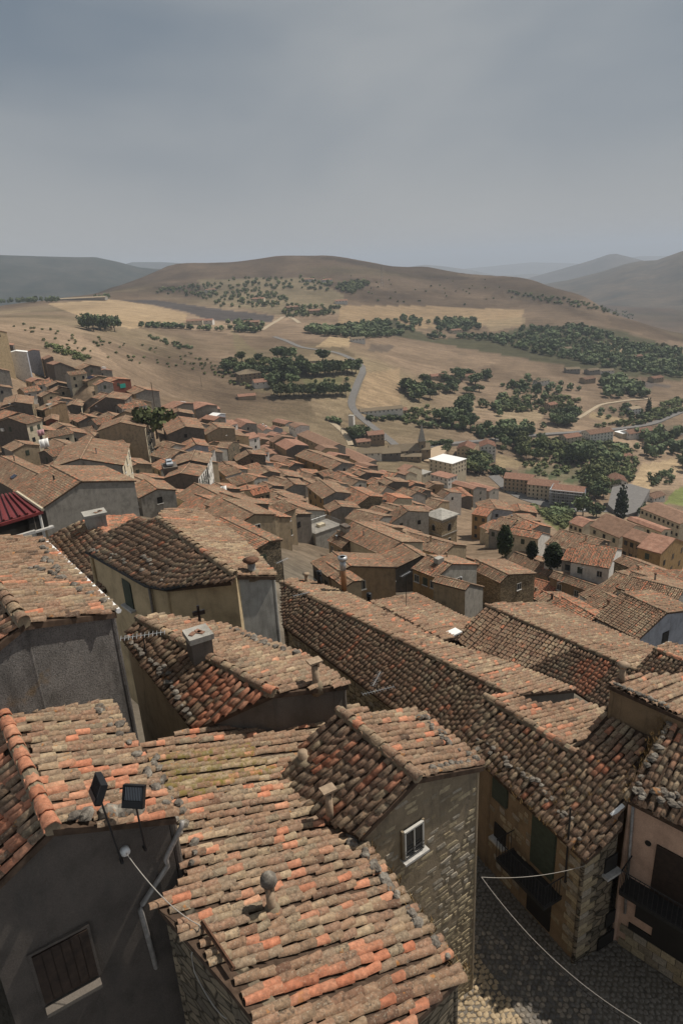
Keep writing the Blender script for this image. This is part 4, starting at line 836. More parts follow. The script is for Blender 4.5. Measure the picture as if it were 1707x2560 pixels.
# ================================================================ the near houses
DBG = []
def mkplane(a, b, s, side):
    """plane through the level line a-b falling with slope s to side L / R / N(ear)"""
    d = (b - a)[:2]; d = d / np.linalg.norm(d); f = np.array([d[1], -d[0]])
    if (side == 'L' and f[0] > 0) or (side == 'R' and f[0] < 0) or (side == 'N' and f[1] > 0): f = -f
    return a, f, s           # z = a.z - s * ((xy - a.xy) . f)
def on(pl, uv):
    a, f, s = pl; r = ray(*uv)  # t*rz = az - s*(t*rxy - axy).f
    t = (a[2] + s * float(a[:2] @ f)) / (r[2] + s * float(r[:2] @ f)); return r * t
def zon(pl, xy): a, f, s = pl; return a[2] - s * float((np.asarray(xy) - a[:2]) @ f)
def near(name, label, planes, walls, base, nind=300, lod=0, cat='house', group='houses of the old town', caps=None):
    out = []; polys = []
    for p in planes:
        cc = p['c']
        if cc[0] == 'r': a, b = polys[cc[1]][cc[2]].copy(), polys[cc[1]][cc[3]].copy(); b[2] = a[2]
        else: a, b = P(cc[0], p['z']), P(cc[1], p['z'])
        pl = mkplane(a, b, p['s'], p['f']); out.append(pl); polys.append([on(pl, q) for q in p['poly']])
        zz = [q[2] for q in polys[-1]]; DBG.append((label[:28], p['f'], 'z', round(min(zz), 1), round(max(zz), 1), 'dep', [round(float(px(q)[2]), 1) for q in polys[-1]]))
    ctr = np.mean([q for p in polys for q in p], 0); H_ = thing(name, label, cat, (ctr[0], ctr[1], base), group)
    mats = sorted({w_[3] for w_ in walls}); b = MB(); ends = {}
    for (i, v1, v2, m) in walls:
        e = (polys[i][v2] - polys[i][v1])[:2]; e = e / np.linalg.norm(e)
        for v in (v1, v2): ends.setdefault(tuple(np.round(polys[i][v][:2], 1)), []).append(e)
    for (i, v1, v2, m) in walls:
        p, q = polys[i][v1].copy(), polys[i][v2].copy(); cen = np.mean(polys[i], 0); e = (q - p)[:2]; nn = np.array([e[1], -e[0]]) / (np.linalg.norm(e) + 1e-9)
        if (cen[:2] - p[:2]) @ nn < 0: nn = -nn
        ed = (q - p)[:2] / np.linalg.norm((q - p)[:2])
        for kk, (pt_, sg) in enumerate(((p, 1), (q, -1))):
            if any(abs(float(ed @ o_)) < .85 for o_ in ends[tuple(np.round(polys[i][(v1, v2)[kk]][:2], 1))]): pt_[:2] += ed * sg * .12; pt_[2] += (polys[i][v2][2] - polys[i][v1][2]) * sg * .12 / np.linalg.norm((polys[i][v2] - polys[i][v1])[:2])
        ins = np.array([nn[0] * .12, nn[1] * .12, -.10]); p += ins; q += ins
        th = np.array([nn[0] * .35, nn[1] * .35, 0])
        V = [p, q, [*q[:2], base], [*p[:2], base]]; V2 = [np.array(x) + th for x in V]; b.add([tuple(x) for x in V + V2], [(0, 1, 2, 3), (7, 6, 5, 4), (0, 4, 5, 1), (1, 5, 6, 2), (3, 7, 4, 0)], mats.index(m))
    cn = {}
    for (i, v1, v2, m) in walls:
        cen = np.mean(polys[i], 0)
        for v in (v1, v2): cn.setdefault(tuple(np.round(polys[i][v], 2)), []).append((cen, m))
    for kx, lst in cn.items():      # close the corners where two walls meet
        if len(lst) > 1:
            q = np.array(kx); inn = np.mean([x[0] for x in lst], 0)[:2] - q[:2]; inn = inn / (np.linalg.norm(inn) + 1e-9) * .20
            b.tube([(q[0] + inn[0], q[1] + inn[1], base), (q[0] + inn[0], q[1] + inn[1], q[2] - .12)], .082, 10, mats.index(lst[0][1]))
    if walls: b.o('wall', [W[m] for m in mats], H_)
    rf = slab([[q + np.array([0, 0, -.0]) for q in p] for p in polys], H_)
    lays = [lay(p, .205, .305, pp.get('red', .06), pp.get('moss', 0), pp.get('wob', 1.2), pp.get('rz'), pp.get('mz'), pp.get('tone', 0), pp.get('rzp', .85)) for p, pp in zip(polys, planes) if pp.get('tile', True)]
    tiling(lays, rf, lod, nind)
    for (i, v1, v2, rd) in (caps or []):
        ridge_caps(polys[i][v1] + [0, 0, .05], polys[i][v2] + [0, 0, .05], rf, True, rd)
    return dict(o=H_, roof=rf, pl=out, poly=polys)
def wallpt(hs, i, v1, v2, uv, off=.0):
    """point on the wall that hangs under roof edge v1-v2, seen at uv"""
    p, q = hs['poly'][i][v1], hs['poly'][i][v2]; cen = np.mean(hs['poly'][i], 0); e = (q - p)[:2]; nn = np.array([e[1], -e[0]]) / np.linalg.norm(e)
    if (cen[:2] - p[:2]) @ nn < 0: nn = -nn
    o = p[:2] + nn * .12 - nn * off; r = ray(*uv); t = float(o @ nn) / float(r[:2] @ nn); return r * t, -np.array([nn[0], nn[1], 0])

FH = near('house', 'dark plastered house with two floodlights on poles at its gable', [
    dict(c=((8, 1785), (132, 2074)), z=-8.7, s=.46, f='R', red=.05, poly=[(-50, 1650), (132, 2074), (440, 2045), (222, 1667), (190, 1640)], rz=cs('D1', (250, 1150), (760, 1060), (1150, 1120), (1450, 1500), (1400, 1650), (800, 1700), (560, 1560)), rzp=.42),
    dict(c=((8, 1785), (132, 2074)), z=-8.7, s=.56, f='L', red=.35, poly=[(-50, 1650), (132, 2074), (-60, 2262), (-330, 1850)])],
    [(0, 1, 2, 'umber'), (1, 1, 2, 'umber'), (0, 2, 3, 'umber')], -21, caps=[(0, 0, 1, .9)])
LH = near('house', 'tall house with rough grey gable and white-edged eave at left', [
    dict(c=((101, 1348), (291, 1531)), z=-7.5, s=.36, f='R', red=.04, poly=[(101, 1348), (291, 1531), (61, 1560), (-105, 1342)]),
    dict(c=('r', 0, 2, 3), s=.38, f='L', poly=[(61, 1560), (-105, 1342), (-330, 1500), (-70, 1666)])],
    [(0, 1, 2, 'rough'), (1, 0, 3, 'rough'), (0, 0, 1, 'rough')], -20, caps=[(0, 3, 2, .2)])
R1 = near('house', 'foreground house with big sunlit shed roof, mossy at its far end', [
    dict(c=((904, 2103), (1157, 2440)), z=-12.2, s=.33, f='R', red=.10, wob=1.5, poly=[(350, 1866), (463, 2183), (394, 2267), (574, 2474), (720, 2660), (925, 2660), (1157, 2440), (904, 2103), (800, 2040), (860, 1900), (905, 1775), (885, 1766), (481, 1826)],
         rz=cs('Z2', (140, 1600), (390, 1440), (720, 1330), (1010, 1190), (1140, 1230), (900, 1440), (560, 1600), (380, 1580), (310, 1500)), mz=cs('D2', (100, 1000), (800, 960), (1000, 1150), (250, 1400), (90, 1250)))],
    [(0, 1, 2, 'dstone'), (0, 2, 3, 'dstone'), (0, 3, 4, 'dstone'), (0, 5, 6, 'dstone'), (0, 6, 7, 'dstone')], -21)
R3 = near('house', 'stone house with a single framed window in its rubble gable', [
    dict(c=((849, 1780), (1045, 1947)), z=-11.15, s=.40, f='L', red=.12, wob=1.5, poly=[(849, 1780), (1045, 1947), (904, 2091), (660, 1975)]),
    dict(c=((849, 1780), (1045, 1947)), z=-11.15, s=.40, f='R', red=.08, poly=[(849, 1780), (1045, 1947), (1210, 1916), (1048, 1780)])],
    [(0, 1, 2, 'mortar'), (1, 1, 2, 'mortar'), (1, 2, 3, 'mortar'), (0, 0, 3, 'mortar')], -21, caps=[(0, 0, 1, .1)])
CH = near('house', 'house with square block chimney and iron cross behind the foreground roof', [
    dict(c=((348, 1549), (680, 1735)), z=-10.8, s=.38, f='L', red=.05, poly=[(348, 1549), (682, 1735), (484, 1824), (306, 1595)], rz=cs('D2', (520, 280), (620, 230), (1000, 570), (420, 790), (330, 560))),
    dict(c=((348, 1549), (680, 1735)), z=-10.8, s=.34, f='R', red=.05, poly=[(348, 1549), (682, 1735), (872, 1713), (767, 1644), (694, 1614), (560, 1564), (400, 1538)])],
    [(0, 1, 2, 'dark'), (1, 1, 2, 'dark'), (0, 2, 3, 'tan'), (1, 2, 3, 'dark')], -22, caps=[(0, 0, 1, .1)])
YH = near('house', 'big yellow house with bent wall, downpipe and grey gable', [
    dict(c=((414, 1312), (576, 1438)), z=-10.6, s=.38, f='L', red=.04, poly=[(395, 1298), (586, 1440), (578, 1454), (418, 1471), (368, 1462), (219, 1378), (272, 1332), (337, 1297)]),
    dict(c=((414, 1312), (576, 1438)), z=-10.6, s=.33, f='R', red=.02, tone=.08, poly=[(390, 1294), (588, 1440), (689, 1441), (636, 1382), (578, 1328), (498, 1274), (405, 1274)])],
    [(0, 1, 3, 'yellow'), (0, 3, 4, 'yellow'), (0, 4, 5, 'yellow'), (0, 5, 6, 'yellow'), (1, 1, 2, 'conc'), (1, 2, 3, 'conc')], -19, caps=[(0, 0, 1, .05)])
LR = near('house', 'long low stone house with the longest tiled ridge in the middle', [
    dict(c=((702, 1457), (1268, 1736)), z=-18.5, s=.40, f='L', red=.03, poly=[(702, 1457), (1290, 1747), (1250, 1800), (1137, 1850), (1060, 1850), (992, 1778), (707, 1564)]),
    dict(c=((702, 1457), (1268, 1736)), z=-18.5, s=.32, f='R', red=.05, poly=[(702, 1457), (1275, 1739), (1440, 1725), (1352, 1690), (1279, 1660), (1107, 1606), (996, 1549), (923, 1510), (866, 1484), (774, 1453), (720, 1447)])],
    [(0, 5, 6, 'stone'), (0, 6, 0, 'stone'), (1, 1, 2, 'dark'), (0, 4, 5, 'stone')], -27, caps=[(0, 0, 1, .05)])
MH = near('house', 'stone corner house with iron balcony and quoins on the shaded street', [
    dict(c=((1214, 1744), (1436, 1885)), z=-15.3, s=.36, f='L', red=.05, wob=1.4, poly=[(1214, 1744), (1436, 1885), (1509, 1787), (1625, 1840), (1562, 1994), (1556, 2066), (1465, 2152), (1210, 1912), (1137, 1836)]),
    dict(c=((1214, 1744), (1436, 1885)), z=-15.3, s=.30, f='R', red=.08, poly=[(1214, 1744), (1436, 1885), (1451, 1866), (1509, 1775), (1432, 1751), (1344, 1763), (1272, 1736)])],
    [(0, 5, 6, 'dstone'), (0, 6, 7, 'brown'), (0, 7, 8, 'brown'), (1, 2, 3, 'dark')], -21.5, caps=[(0, 0, 1, .15)])
PH = near('house', 'pink plastered house with balcony at the right edge', [
    dict(c=((1562, 1996), (1707, 2070)), z=-15.0, s=.40, f='L', red=.06, wob=1.5, poly=[(1562, 1996), (1850, 2143), (1850, 1870), (1664, 1795)])],
    [(0, 0, 1, 'pink'), (0, 0, 3, 'dark')], -21.5)
n10z = zon(MH['pl'][0], on(MH['pl'][0], (1509, 1790))[:2])
b0 = on(MH['pl'][0], (1509, 1792)); lo_, hi_ = b0[2], b0[2] + 6
for _ in range(40):
    md = (lo_ + hi_) / 2
    if px([b0[0], b0[1], md])[1] > 1712: lo_ = md
    else: hi_ = md
NT = near('house', 'house whose bare brown wall rises above the corner house roof', [
    dict(c=((1519, 1710), (1668, 1778)), z=lo_, s=.30, f='R', red=.06, wob=1.6, poly=[(1517, 1712), (1668, 1779), (1730, 1806), (1790, 1690), (1583, 1690)])],
    [(0, 0, 1, 'brown'), (0, 1, 2, 'brown'), (0, 4, 0, 'brown')], -22)
SR = near('house', 'broad-roofed house with a run of orange tiles left of the brown wall', [
    dict(c=((1214, 1514), (1547, 1660)), z=-22.2, s=.40, f='L', red=.03, poly=[(1214, 1514), (1589, 1678), (1560, 1730), (1509, 1775), (1436, 1728), (1352, 1693), (1184, 1629), (1130, 1595)], rz=cs('D4', (480, 430), (580, 350), (780, 360), (890, 390), (700, 620), (560, 760), (480, 700))),
    dict(c=((1214, 1514), (1547, 1660)), z=-22.2, s=.32, f='R', red=.03, tone=.05, poly=[(1214, 1514), (1580, 1676), (1639, 1622), (1528, 1576), (1405, 1526), (1352, 1507), (1240, 1508)])],
    [(0, 7, 0, 'dark'), (1, 2, 3, 'dark'), (0, 5, 6, 'dark')], -31, lod=1, caps=[(0, 0, 1, .05)])
NE = near('house', 'house with orange ridge tiles at the right edge above the brown wall', [
    dict(c=((1634, 1623), (1707, 1655)), z=-20.5, s=.38, f='L', red=.06, poly=[(1634, 1623), (1790, 1691), (1760, 1740), (1578, 1688)]),
    dict(c=((1634, 1623), (1707, 1655)), z=-20.5, s=.32, f='R', red=.06, poly=[(1634, 1623), (1790, 1691), (1790, 1630), (1665, 1608)])],
    [(0, 0, 3, 'dark')], -30, lod=1, caps=[(0, 0, 1, 1)])
SH = near('house', 'low roof wedged between the two long ridges, skylight at its corner', [
    dict(c=((960, 1522), (1107, 1600)), z=-21.0, s=.25, f='R', red=.04, poly=[(915, 1504), (960, 1522), (1107, 1602), (1140, 1592), (1175, 1550), (1150, 1540), (1038, 1484)])],
    [(0, 5, 6, 'dark'), (0, 0, 6, 'dark')], -30, lod=1)
BK = near('house', 'brown-tiled roof with block chimney tucked behind the yellow house', [
    dict(c=(c('D5', 290, 170), c('D5', 445, 250)), z=-12.5, s=.36, f='L', red=.08, poly=cs('D5', (270, 160), (445, 250), (560, 330), (420, 640), (240, 520), (55, 290), (130, 230))),
    dict(c=(c('D5', 290, 170), c('D5', 445, 250)), z=-12.5, s=.28, f='R', red=.6, poly=cs('D5', (270, 160), (445, 250), (640, 150), (600, 125), (430, 135)))],
    [(0, 0, 6, 'dark')], -22, lod=1)
RM = near('veranda', 'red ribbed sheet-metal veranda roof over a white boarded front', [
    dict(c=(c('E2', 20, 970), c('E2', 415, 868)), z=-10.5, s=.22, f='N', tile=False, poly=cs('E2', (15, 972), (425, 850), (170, 678), (-120, 730), (-200, 1020)))],
    [(0, 0, 1, 'white'), (0, 1, 2, 'dark')], -15, nind=0, cat='veranda')
RM['roof'].data.materials[0] = REDM
pR = RM['poly'][0]; b = MB()
for i in range(9):
    t = i / 8; p = pR[4] + (pR[1] - pR[4]) * t; q = pR[3] + (pR[2] - pR[3]) * t; b.tube([p + [0, 0, .06], q + [0, 0, .06]], .06, 5)
b.o('standing_seams', REDM, RM['roof'])
b = MB(); b.tube([pR[1] + [0, 0, .05], pR[2] + [0, 0, .05]], .09, 6); b.o('verge_trim', W['cream'], RM['roof'])
for x0, x1 in ((40, 200), (235, 385)):
    p, nn = wallpt(RM, 0, 0, 1, c('E2', (x0 + x1) / 2, 1010 - (x0 - 40) * .22)); window(RM['o'], p, nn, 1.5, .8, 'dark', True)
# white gutter on the grey-gabled house
e0, e1 = LH['poly'][0][0], LH['poly'][0][1]; b = MB(); b.tube([e0 + [.06, .03, .02], e1 + [.06, .03, .02]], .07, 6); b.o('gutter', WHITEP, LH['roof'])

# ---------------------------------------------------------------- stones built into walls
def stone_mesh(i):
    r = np.random.default_rng(300 + i); k = 8; V = []
    ang = np.linspace(0, 2 * math.pi, k, endpoint=False) + r.normal(0, .12, k); rad = 1 / np.maximum(abs(np.cos(ang)), abs(np.sin(ang))) * .5 * r.uniform(.78, 1.0, k)
    for y, s in ((.5, 1.0), (-.25, .96), (-.5, .78)):
        for a, q in zip(ang, rad): V.append((q * math.cos(a) * s, y + r.normal(0, .05), q * math.sin(a) * s))
    V.append((0, -.55, 0)); Fc = [(j * k + i_, j * k + (i_ + 1) % k, (j + 1) * k + (i_ + 1) % k, (j + 1) * k + i_) for j in range(2) for i_ in range(k)] + [(2 * k + i_, 2 * k + (i_ + 1) % k, 3 * k) for i_ in range(k)]
    return mesh('stone', V, Fc, STONE[i % 4], smooth=False)
STM = [stone_mesh(i) for i in range(12)]
def stone_wall(parent, p0, nrm, ax_len, z_hi, z_lo, test, course=.2, wmean=.36, proud=.05, limit=300):
    nn = np.array(nrm); ax = np.array([-nn[1], nn[0], 0]); cand = []; z = z_lo
    while z < z_hi:
        hgt = course * random.uniform(.6, 1.5); s = .14
        while s < ax_len - .2:
            wd = min(wmean * random.uniform(.4, 1.7), ax_len - .13 - s); p = p0 + ax * (s + wd / 2); p = np.array([p[0], p[1], z + hgt / 2])
            if test(s + wd / 2, z + hgt / 2) and random.random() < .93: cand.append((p, wd, hgt))
            s += wd + .02
        z += hgt + .015
    pa = np.array([q[0] for q in cand]); _, _, dd = px(pa); order = np.argsort(dd); rest = MB()
    for k, i in enumerate(order):
        p, wd, hgt = cand[i]; M = frameM(p - nn * .01, nn, wd * .97, proud * random.uniform(.7, 1.6), hgt * .95) @ Matrix.Rotation(random.uniform(-.06, .06), 4, 'Y'); me = STM[random.randrange(12)]
        if k < limit: link(bpy.data.objects.new('stone', me), parent, M)
        else: rest.add([M @ v.co for v in me.vertices], [tuple(f.vertices) for f in me.polygons])
    if rest.V: rest.o('stones', STONE[0], parent, kind='stuff')
# R3 gable
def gable_stones(hs, edges, zlo, **kw):
    pts = []
    for (i, a, b_) in edges: pts += [hs['poly'][i][a], hs['poly'][i][b_]]
    L_ = hs['poly'][edges[0][0]][edges[0][2]]; Rr_ = hs['poly'][edges[-1][0]][edges[-1][2]]; ap = hs['poly'][edges[0][0]][edges[0][1]]
    e = (Rr_ - L_)[:2]; ln = np.linalg.norm(e); ax = e / ln; nn = np.array([ax[1], -ax[0]])
    if nn @ L_[:2] > 0: nn = -nn
    # axis so that (-ny, nx) == ax
    if np.dot([-nn[1], nn[0]], ax) < 0: L_, Rr_ = Rr_, L_; ax = -ax
    cen = np.mean(hs['poly'][edges[0][0]], 0); p0 = np.array([*(L_[:2] - nn * .12 + nn * .01), 0])
    sa = float((ap[:2] - L_[:2]) @ ax)
    def top(s): return (L_[2] + (ap[2] - L_[2]) * s / sa if s < sa else ap[2] + (Rr_[2] - ap[2]) * (s - sa) / (ln - sa)) - .22
    return p0, np.array([nn[0], nn[1], 0]), ln, top, sa
p0, nn3, ln3, top3, sa3 = gable_stones(R3, [(0, 1, 2), (1, 1, 2)], -20)
wp, _ = wallpt(R3, 0, 1, 2, c('Z2', 1225, 510)); ax3 = np.array([-nn3[1], nn3[0], 0]); ws = float((wp - p0) @ ax3); wz = wp[2]
wallR3 = [o for o in R3['o'].children if o.name.startswith('wall')][0]
stone_wall(wallR3, p0, nn3, ln3, -11.2, -20.2, lambda s, z: z < top3(s) and random.random() < (.35 if z > -13.2 else .75 if z > -15 else 1.0) and not (abs(s - ws) < .46 and abs(z - wz) < .56), course=.15, wmean=.32, proud=.032)
wpp = p0 + ax3 * ws + np.array([0, 0, wz]); window(R3['o'], wpp + nn3 * .03, nn3, .56, .80, 'glass', True, False)
b = MB(); rz3 = math.atan2(ax3[1], ax3[0])
for s_ in (-.32, .32): q = wpp + ax3 * s_ + nn3 * .03; b.bx(q[0], q[1], q[2], .06, .10, .88, rz3)
b.o('window_surround', W['mortar'], R3['o'])
b = MB(); q = wpp + nn3 * .10 + np.array([0, 0, -.45]); b.bx(q[0], q[1], q[2], .76, .24, .06, rz3); b.o('sill', SILL, R3['o'])
b = MB()
for i in range(3): q = wpp + nn3 * .13 + np.array([0, 0, -.36 + i * .1]); b.tube([q - ax3 * .28, q + ax3 * .28], .012, 5)
b.o('window_bar', IRON, R3['o'])

# ---------------------------------------------------------------- the street and its cobbles
def street_z(x, y): return -20.25 - .10 * (x - 3.3) - .03 * (y - 14)
SX = np.linspace(-6, 14, 21); SY = np.linspace(3, 26, 24); V = [(x, y, street_z(x, y)) for x in SX for y in SY]; k = len(SY)
so = obj('street', V, [(i * k + j, (i + 1) * k + j, (i + 1) * k + j + 1, i * k + j + 1) for i in range(len(SX) - 1) for j in range(k - 1)], plaster('street_dirt', (.15, .13, .105), .4, 2)); so['kind'] = 'structure'
def cob(i, sq):
    r = np.random.default_rng(500 + i); k = 7; ang = np.linspace(0, 2 * math.pi, k, endpoint=False) + r.normal(0, .15, k); V = []
    for z, s in ((-.5, 1.0), (.2, .95), (.5, .68)):
        for a in ang: rad = .5 * r.uniform(.85, 1.05) / (max(abs(math.cos(a)), abs(math.sin(a))) ** sq); V.append((rad * s * math.cos(a), rad * s * math.sin(a), z))
    V.append((0, 0, .58)); Fc = [(j * k + i_, j * k + (i_ + 1) % k, (j + 1) * k + (i_ + 1) % k, (j + 1) * k + i_) for j in range(2) for i_ in range(k)] + [(2 * k + i_, 2 * k + (i_ + 1) % k, 3 * k) for i_ in range(k)]
    return mesh('cobble', V, Fc, COBM[i % 3], smooth=True)
COBM = [plain('cobble_stone', cc, .9, .3, 12, .2) for cc in ((.17, .15, .125), (.24, .20, .155), (.12, .108, .095))]
COBS = [cob(i, .4) for i in range(9)]
SETM = plain('sunlit_sett_stone', (.34, .26, .165), .92, .3, 9, .15); SETTS = []  # sunlight on the paving is put into this pale warm colour
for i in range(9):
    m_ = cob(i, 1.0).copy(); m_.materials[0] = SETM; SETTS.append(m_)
cc_ = []
for i in range(74):
    for j in range(100):
        x = .2 + i * .17 + (j % 2) * .085 + random.uniform(-.03, .03); y = 6.5 + j * .16 + random.uniform(-.03, .03)
        cc_.append((x, y))
cc_ = np.array(cc_); zc = street_z(cc_[:, 0], cc_[:, 1]); uu, vv, dd = px(np.c_[cc_, zc]); kp = (uu > 1120) & (uu < 1720) & (vv < 2600); cc_ = cc_[kp]; zc = zc[kp]; dd = dd[kp]; uu = uu[kp]; vv = vv[kp]
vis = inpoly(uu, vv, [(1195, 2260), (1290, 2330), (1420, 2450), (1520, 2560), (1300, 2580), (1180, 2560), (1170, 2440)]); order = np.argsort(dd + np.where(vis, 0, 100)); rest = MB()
# squared setts by the left wall, sunlit tone painted warm; round cobbles beyond
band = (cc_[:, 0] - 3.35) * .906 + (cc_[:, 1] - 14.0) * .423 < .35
for k, i in enumerate(order):
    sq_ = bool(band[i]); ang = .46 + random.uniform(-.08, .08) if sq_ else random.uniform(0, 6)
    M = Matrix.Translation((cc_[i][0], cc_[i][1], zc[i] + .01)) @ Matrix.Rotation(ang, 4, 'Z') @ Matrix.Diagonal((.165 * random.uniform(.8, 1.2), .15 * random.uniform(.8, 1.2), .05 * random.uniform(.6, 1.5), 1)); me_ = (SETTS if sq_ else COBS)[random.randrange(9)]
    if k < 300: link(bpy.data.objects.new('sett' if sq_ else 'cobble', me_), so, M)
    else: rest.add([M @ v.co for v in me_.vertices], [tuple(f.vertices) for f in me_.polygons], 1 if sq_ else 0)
rest.o('cobbles', [COBM[0], SETM], so, kind='stuff')
for sp in SPECS: sp['built'] = gable(sp, **sp['kw'])
# bell tower
def tower():
    uvt = c('E5', 1375, 1105); top = ray(*uvt) * depth_at(*uvt) * .95; z1 = top[2]; g0 = min(float(ground(top[0], top[1])), z1 - 13) - 1; H_ = thing('bell_tower', 'square stone bell tower with arched openings and a flat pyramid roof', 'tower', (top[0], top[1], g0))
    a = math.radians(-38); d = np.array([math.sin(a), math.cos(a), 0]); n = np.array([d[1], -d[0], 0]); cr = lambda s, t, z: np.array([top[0], top[1], z]) + n * s + d * (t + 0)
    wd = 6.2; V = [cr(s, t, z) for z in (g0, z1 - .3) for s, t in ((-wd / 2, 0), (wd / 2, 0), (wd / 2, wd), (-wd / 2, wd))]
    obj('wall', V, [(0, 1, 5, 4), (1, 2, 6, 5), (2, 3, 7, 6), (3, 0, 4, 7)], W['sand'], H_)
    e = wd / 2 + .5; b = MB(); V = [cr(-e, -.5, z1), cr(e, -.5, z1), cr(e, wd + .5, z1), cr(-e, wd + .5, z1), cr(0, wd / 2, z1 + 1.3), cr(-e, -.5, z1 - .3), cr(e, -.5, z1 - .3), cr(e, wd + .5, z1 - .3), cr(-e, wd + .5, z1 - .3)]
    b.add(V, [(0, 1, 4), (1, 2, 4), (2, 3, 4), (3, 0, 4), (0, 5, 6, 1), (1, 6, 7, 2), (2, 7, 8, 3), (3, 8, 5, 0), (5, 8, 7, 6)]); b.o('roof', W['conc'], H_)
    def arch(p, nr, w_, h_):
        ax = np.array([-nr[1], nr[0], 0]); pts = [p + ax * -w_ / 2, p + ax * w_ / 2, p + ax * w_ / 2 + [0, 0, h_ * .65]]
        pts += [p + ax * w_ / 2 * math.cos(t) + [0, 0, h_ * .65 + w_ / 2 * math.sin(t)] for t in np.linspace(.3, math.pi - .3, 6)] + [p - ax * w_ / 2 + [0, 0, h_ * .65]]
        b = MB(); b.prism([q + nr * .03 for q in pts], tuple(-nr * .3)); o = b.o('arched_opening', DARK, H_)
        b = MB(); k_ = [q + nr * .05 for q in pts[2:]]; b.tube(k_, .12, 5); b.o('arch_moulding', W['conc'], o)
    for zz in (-4.2, -8.6):
        arch(cr(0, 0, z1 + zz), -d, 1.3, 2.4); arch(cr(-wd / 2, wd / 2, z1 + zz), -n, 1.1, 2.2)
    b = MB()
    for zz in (-1.0, -5.2): b.prism([cr(s, t, z1 + zz) for s, t in ((-wd / 2 - .12, -.12), (wd / 2 + .12, -.12), (wd / 2 + .12, wd + .12), (-wd / 2 - .12, wd + .12))], (0, 0, .25))
    b.o('string_course', W['conc'], H_)
tower()

# ================================================================ valley buildings
B = bhouse
ch = B('E5', (850, 330), 88, 12, 34, 7.5, 'stone church nave with plain grey roof beside the piazza', 'stone', 'old', 4.2, name='church', rows=1, nw=6, sides='RL', cat='church')
def steeple():
    g = hit(c('E5', 1015, 350)); H_ = thing('steeple', 'slim stone steeple with pointed spire at the church end', 'tower', (g[0], g[1], g[2] - 2)); b = MB(); b.bx(g[0], g[1], g[2] + 7, 5, 5, 18, .1); b.o('tower_shaft', W['stone'], H_)
    b = MB(); q = [(g[0] + x, g[1] + y, g[2] + 16.1) for x, y in ((-2.7, -2.7), (2.7, -2.7), (2.7, 2.7), (-2.7, 2.7))] + [(g[0], g[1], g[2] + 31)]; b.add(q, [(0, 1, 4), (1, 2, 4), (2, 3, 4), (3, 0, 4), (3, 2, 1, 0)]); b.o('spire', W['conc'], H_)
    b = MB(); b.bx(g[0], g[1] - 2.52, g[2] + 11, 1.4, .1, 3, 0); b.o('bell_opening', DARK, H_); b = MB(); b.bx(g[0], g[1], g[2] + 15.9, 5.8, 5.8, .5, .1); b.o('cornice', W['conc'], H_)
steeple()
B('E5', (520, 345), 88, 13, 26, 6, 'long grey-roofed hall left of the church', 'dark', 'old', 3, rows=1, nw=5, sides='RL')
B('E5', (330, 345), 92, 11, 20, 6, 'grey-roofed house with white end wall left of the hall', 'white', 'old', 3, rows=1, nw=4, sides='FR')
B('E5', (850, 365), 100, 8, 20, 4, 'low annex in front of the church', 'stone', 'old', 1.6, rows=1, nw=4)
wb = B('E5', (1350, 600), -42, 17, 22, 15, 'tall cream block with white flat roof and red lower roof strip', 'cream', 'white', rows=3, nw=5, flat=True, sides='LF')
B('E5', (1300, 700), -40, 10, 16, 8, 'white house with sunlit salmon terrace roofs', 'white', 'red', rows=2, nw=4, flat=True, sides='LF')
B('E5', (1000, 640), -40, 9, 12, 7, 'pale house with cluttered flat roof', 'cream', 'grey', rows=1, nw=3, flat=True, sides='LF')
B('C3', (490, 385), 80, 11, 14, 9, 'brick-brown villa with orange roof by the road junction', 'brown', 'red', rows=2, nw=4)
B('C3', (380, 400), 80, 9, 12, 4, 'low red-roofed annex of the roadside villa', 'tan', 'red', rows=1, nw=3)
B('C3', (540, 135), 80, 9, 42, 6, 'long pale farm range with red lean-to beside the road', 'white', 'old', 2, rows=1, nw=10, sides='R')
B('C3', (705, 130), 80, 10, 14, 5, 'red-roofed farm building at the end of the pale range', 'tan', 'red', rows=1, nw=3)
B('C3', (285, 265), 20, 4.5, 4.5, 13, 'slim white transformer tower by the dirt road', 'white', 'grey', rows=0, nw=1, flat=True, name='transformer_tower', cat='tower')
B('C3', (1300, 500), 20, 14, 17, 9, 'yellow house with dusty pink roof near the piazza', 'yellow', 'red', rows=2, nw=4)
B('C3', (1485, 520), 8, 13, 16, 13, 'tall white house with bright coral roof beyond the piazza', 'white', 'red', rows=3, nw=4)
for i, (x, y, wl_, lab) in enumerate(((190, 780, 'tan', 'left wing of the long red-roofed apartment row'), (390, 835, 'cream', 'middle wing of the long red-roofed apartment row'), (600, 890, 'blue', 'right wing of the apartment row wrapped in scaffolding'))):
    q = B('C4', (x, y), 118, 13, 21, 13, lab, wl_, 'red', 2.6, rows=4, nw=7, sides='RF', name='apartment_building', cat='building')
    if i == 2: SCAF = q
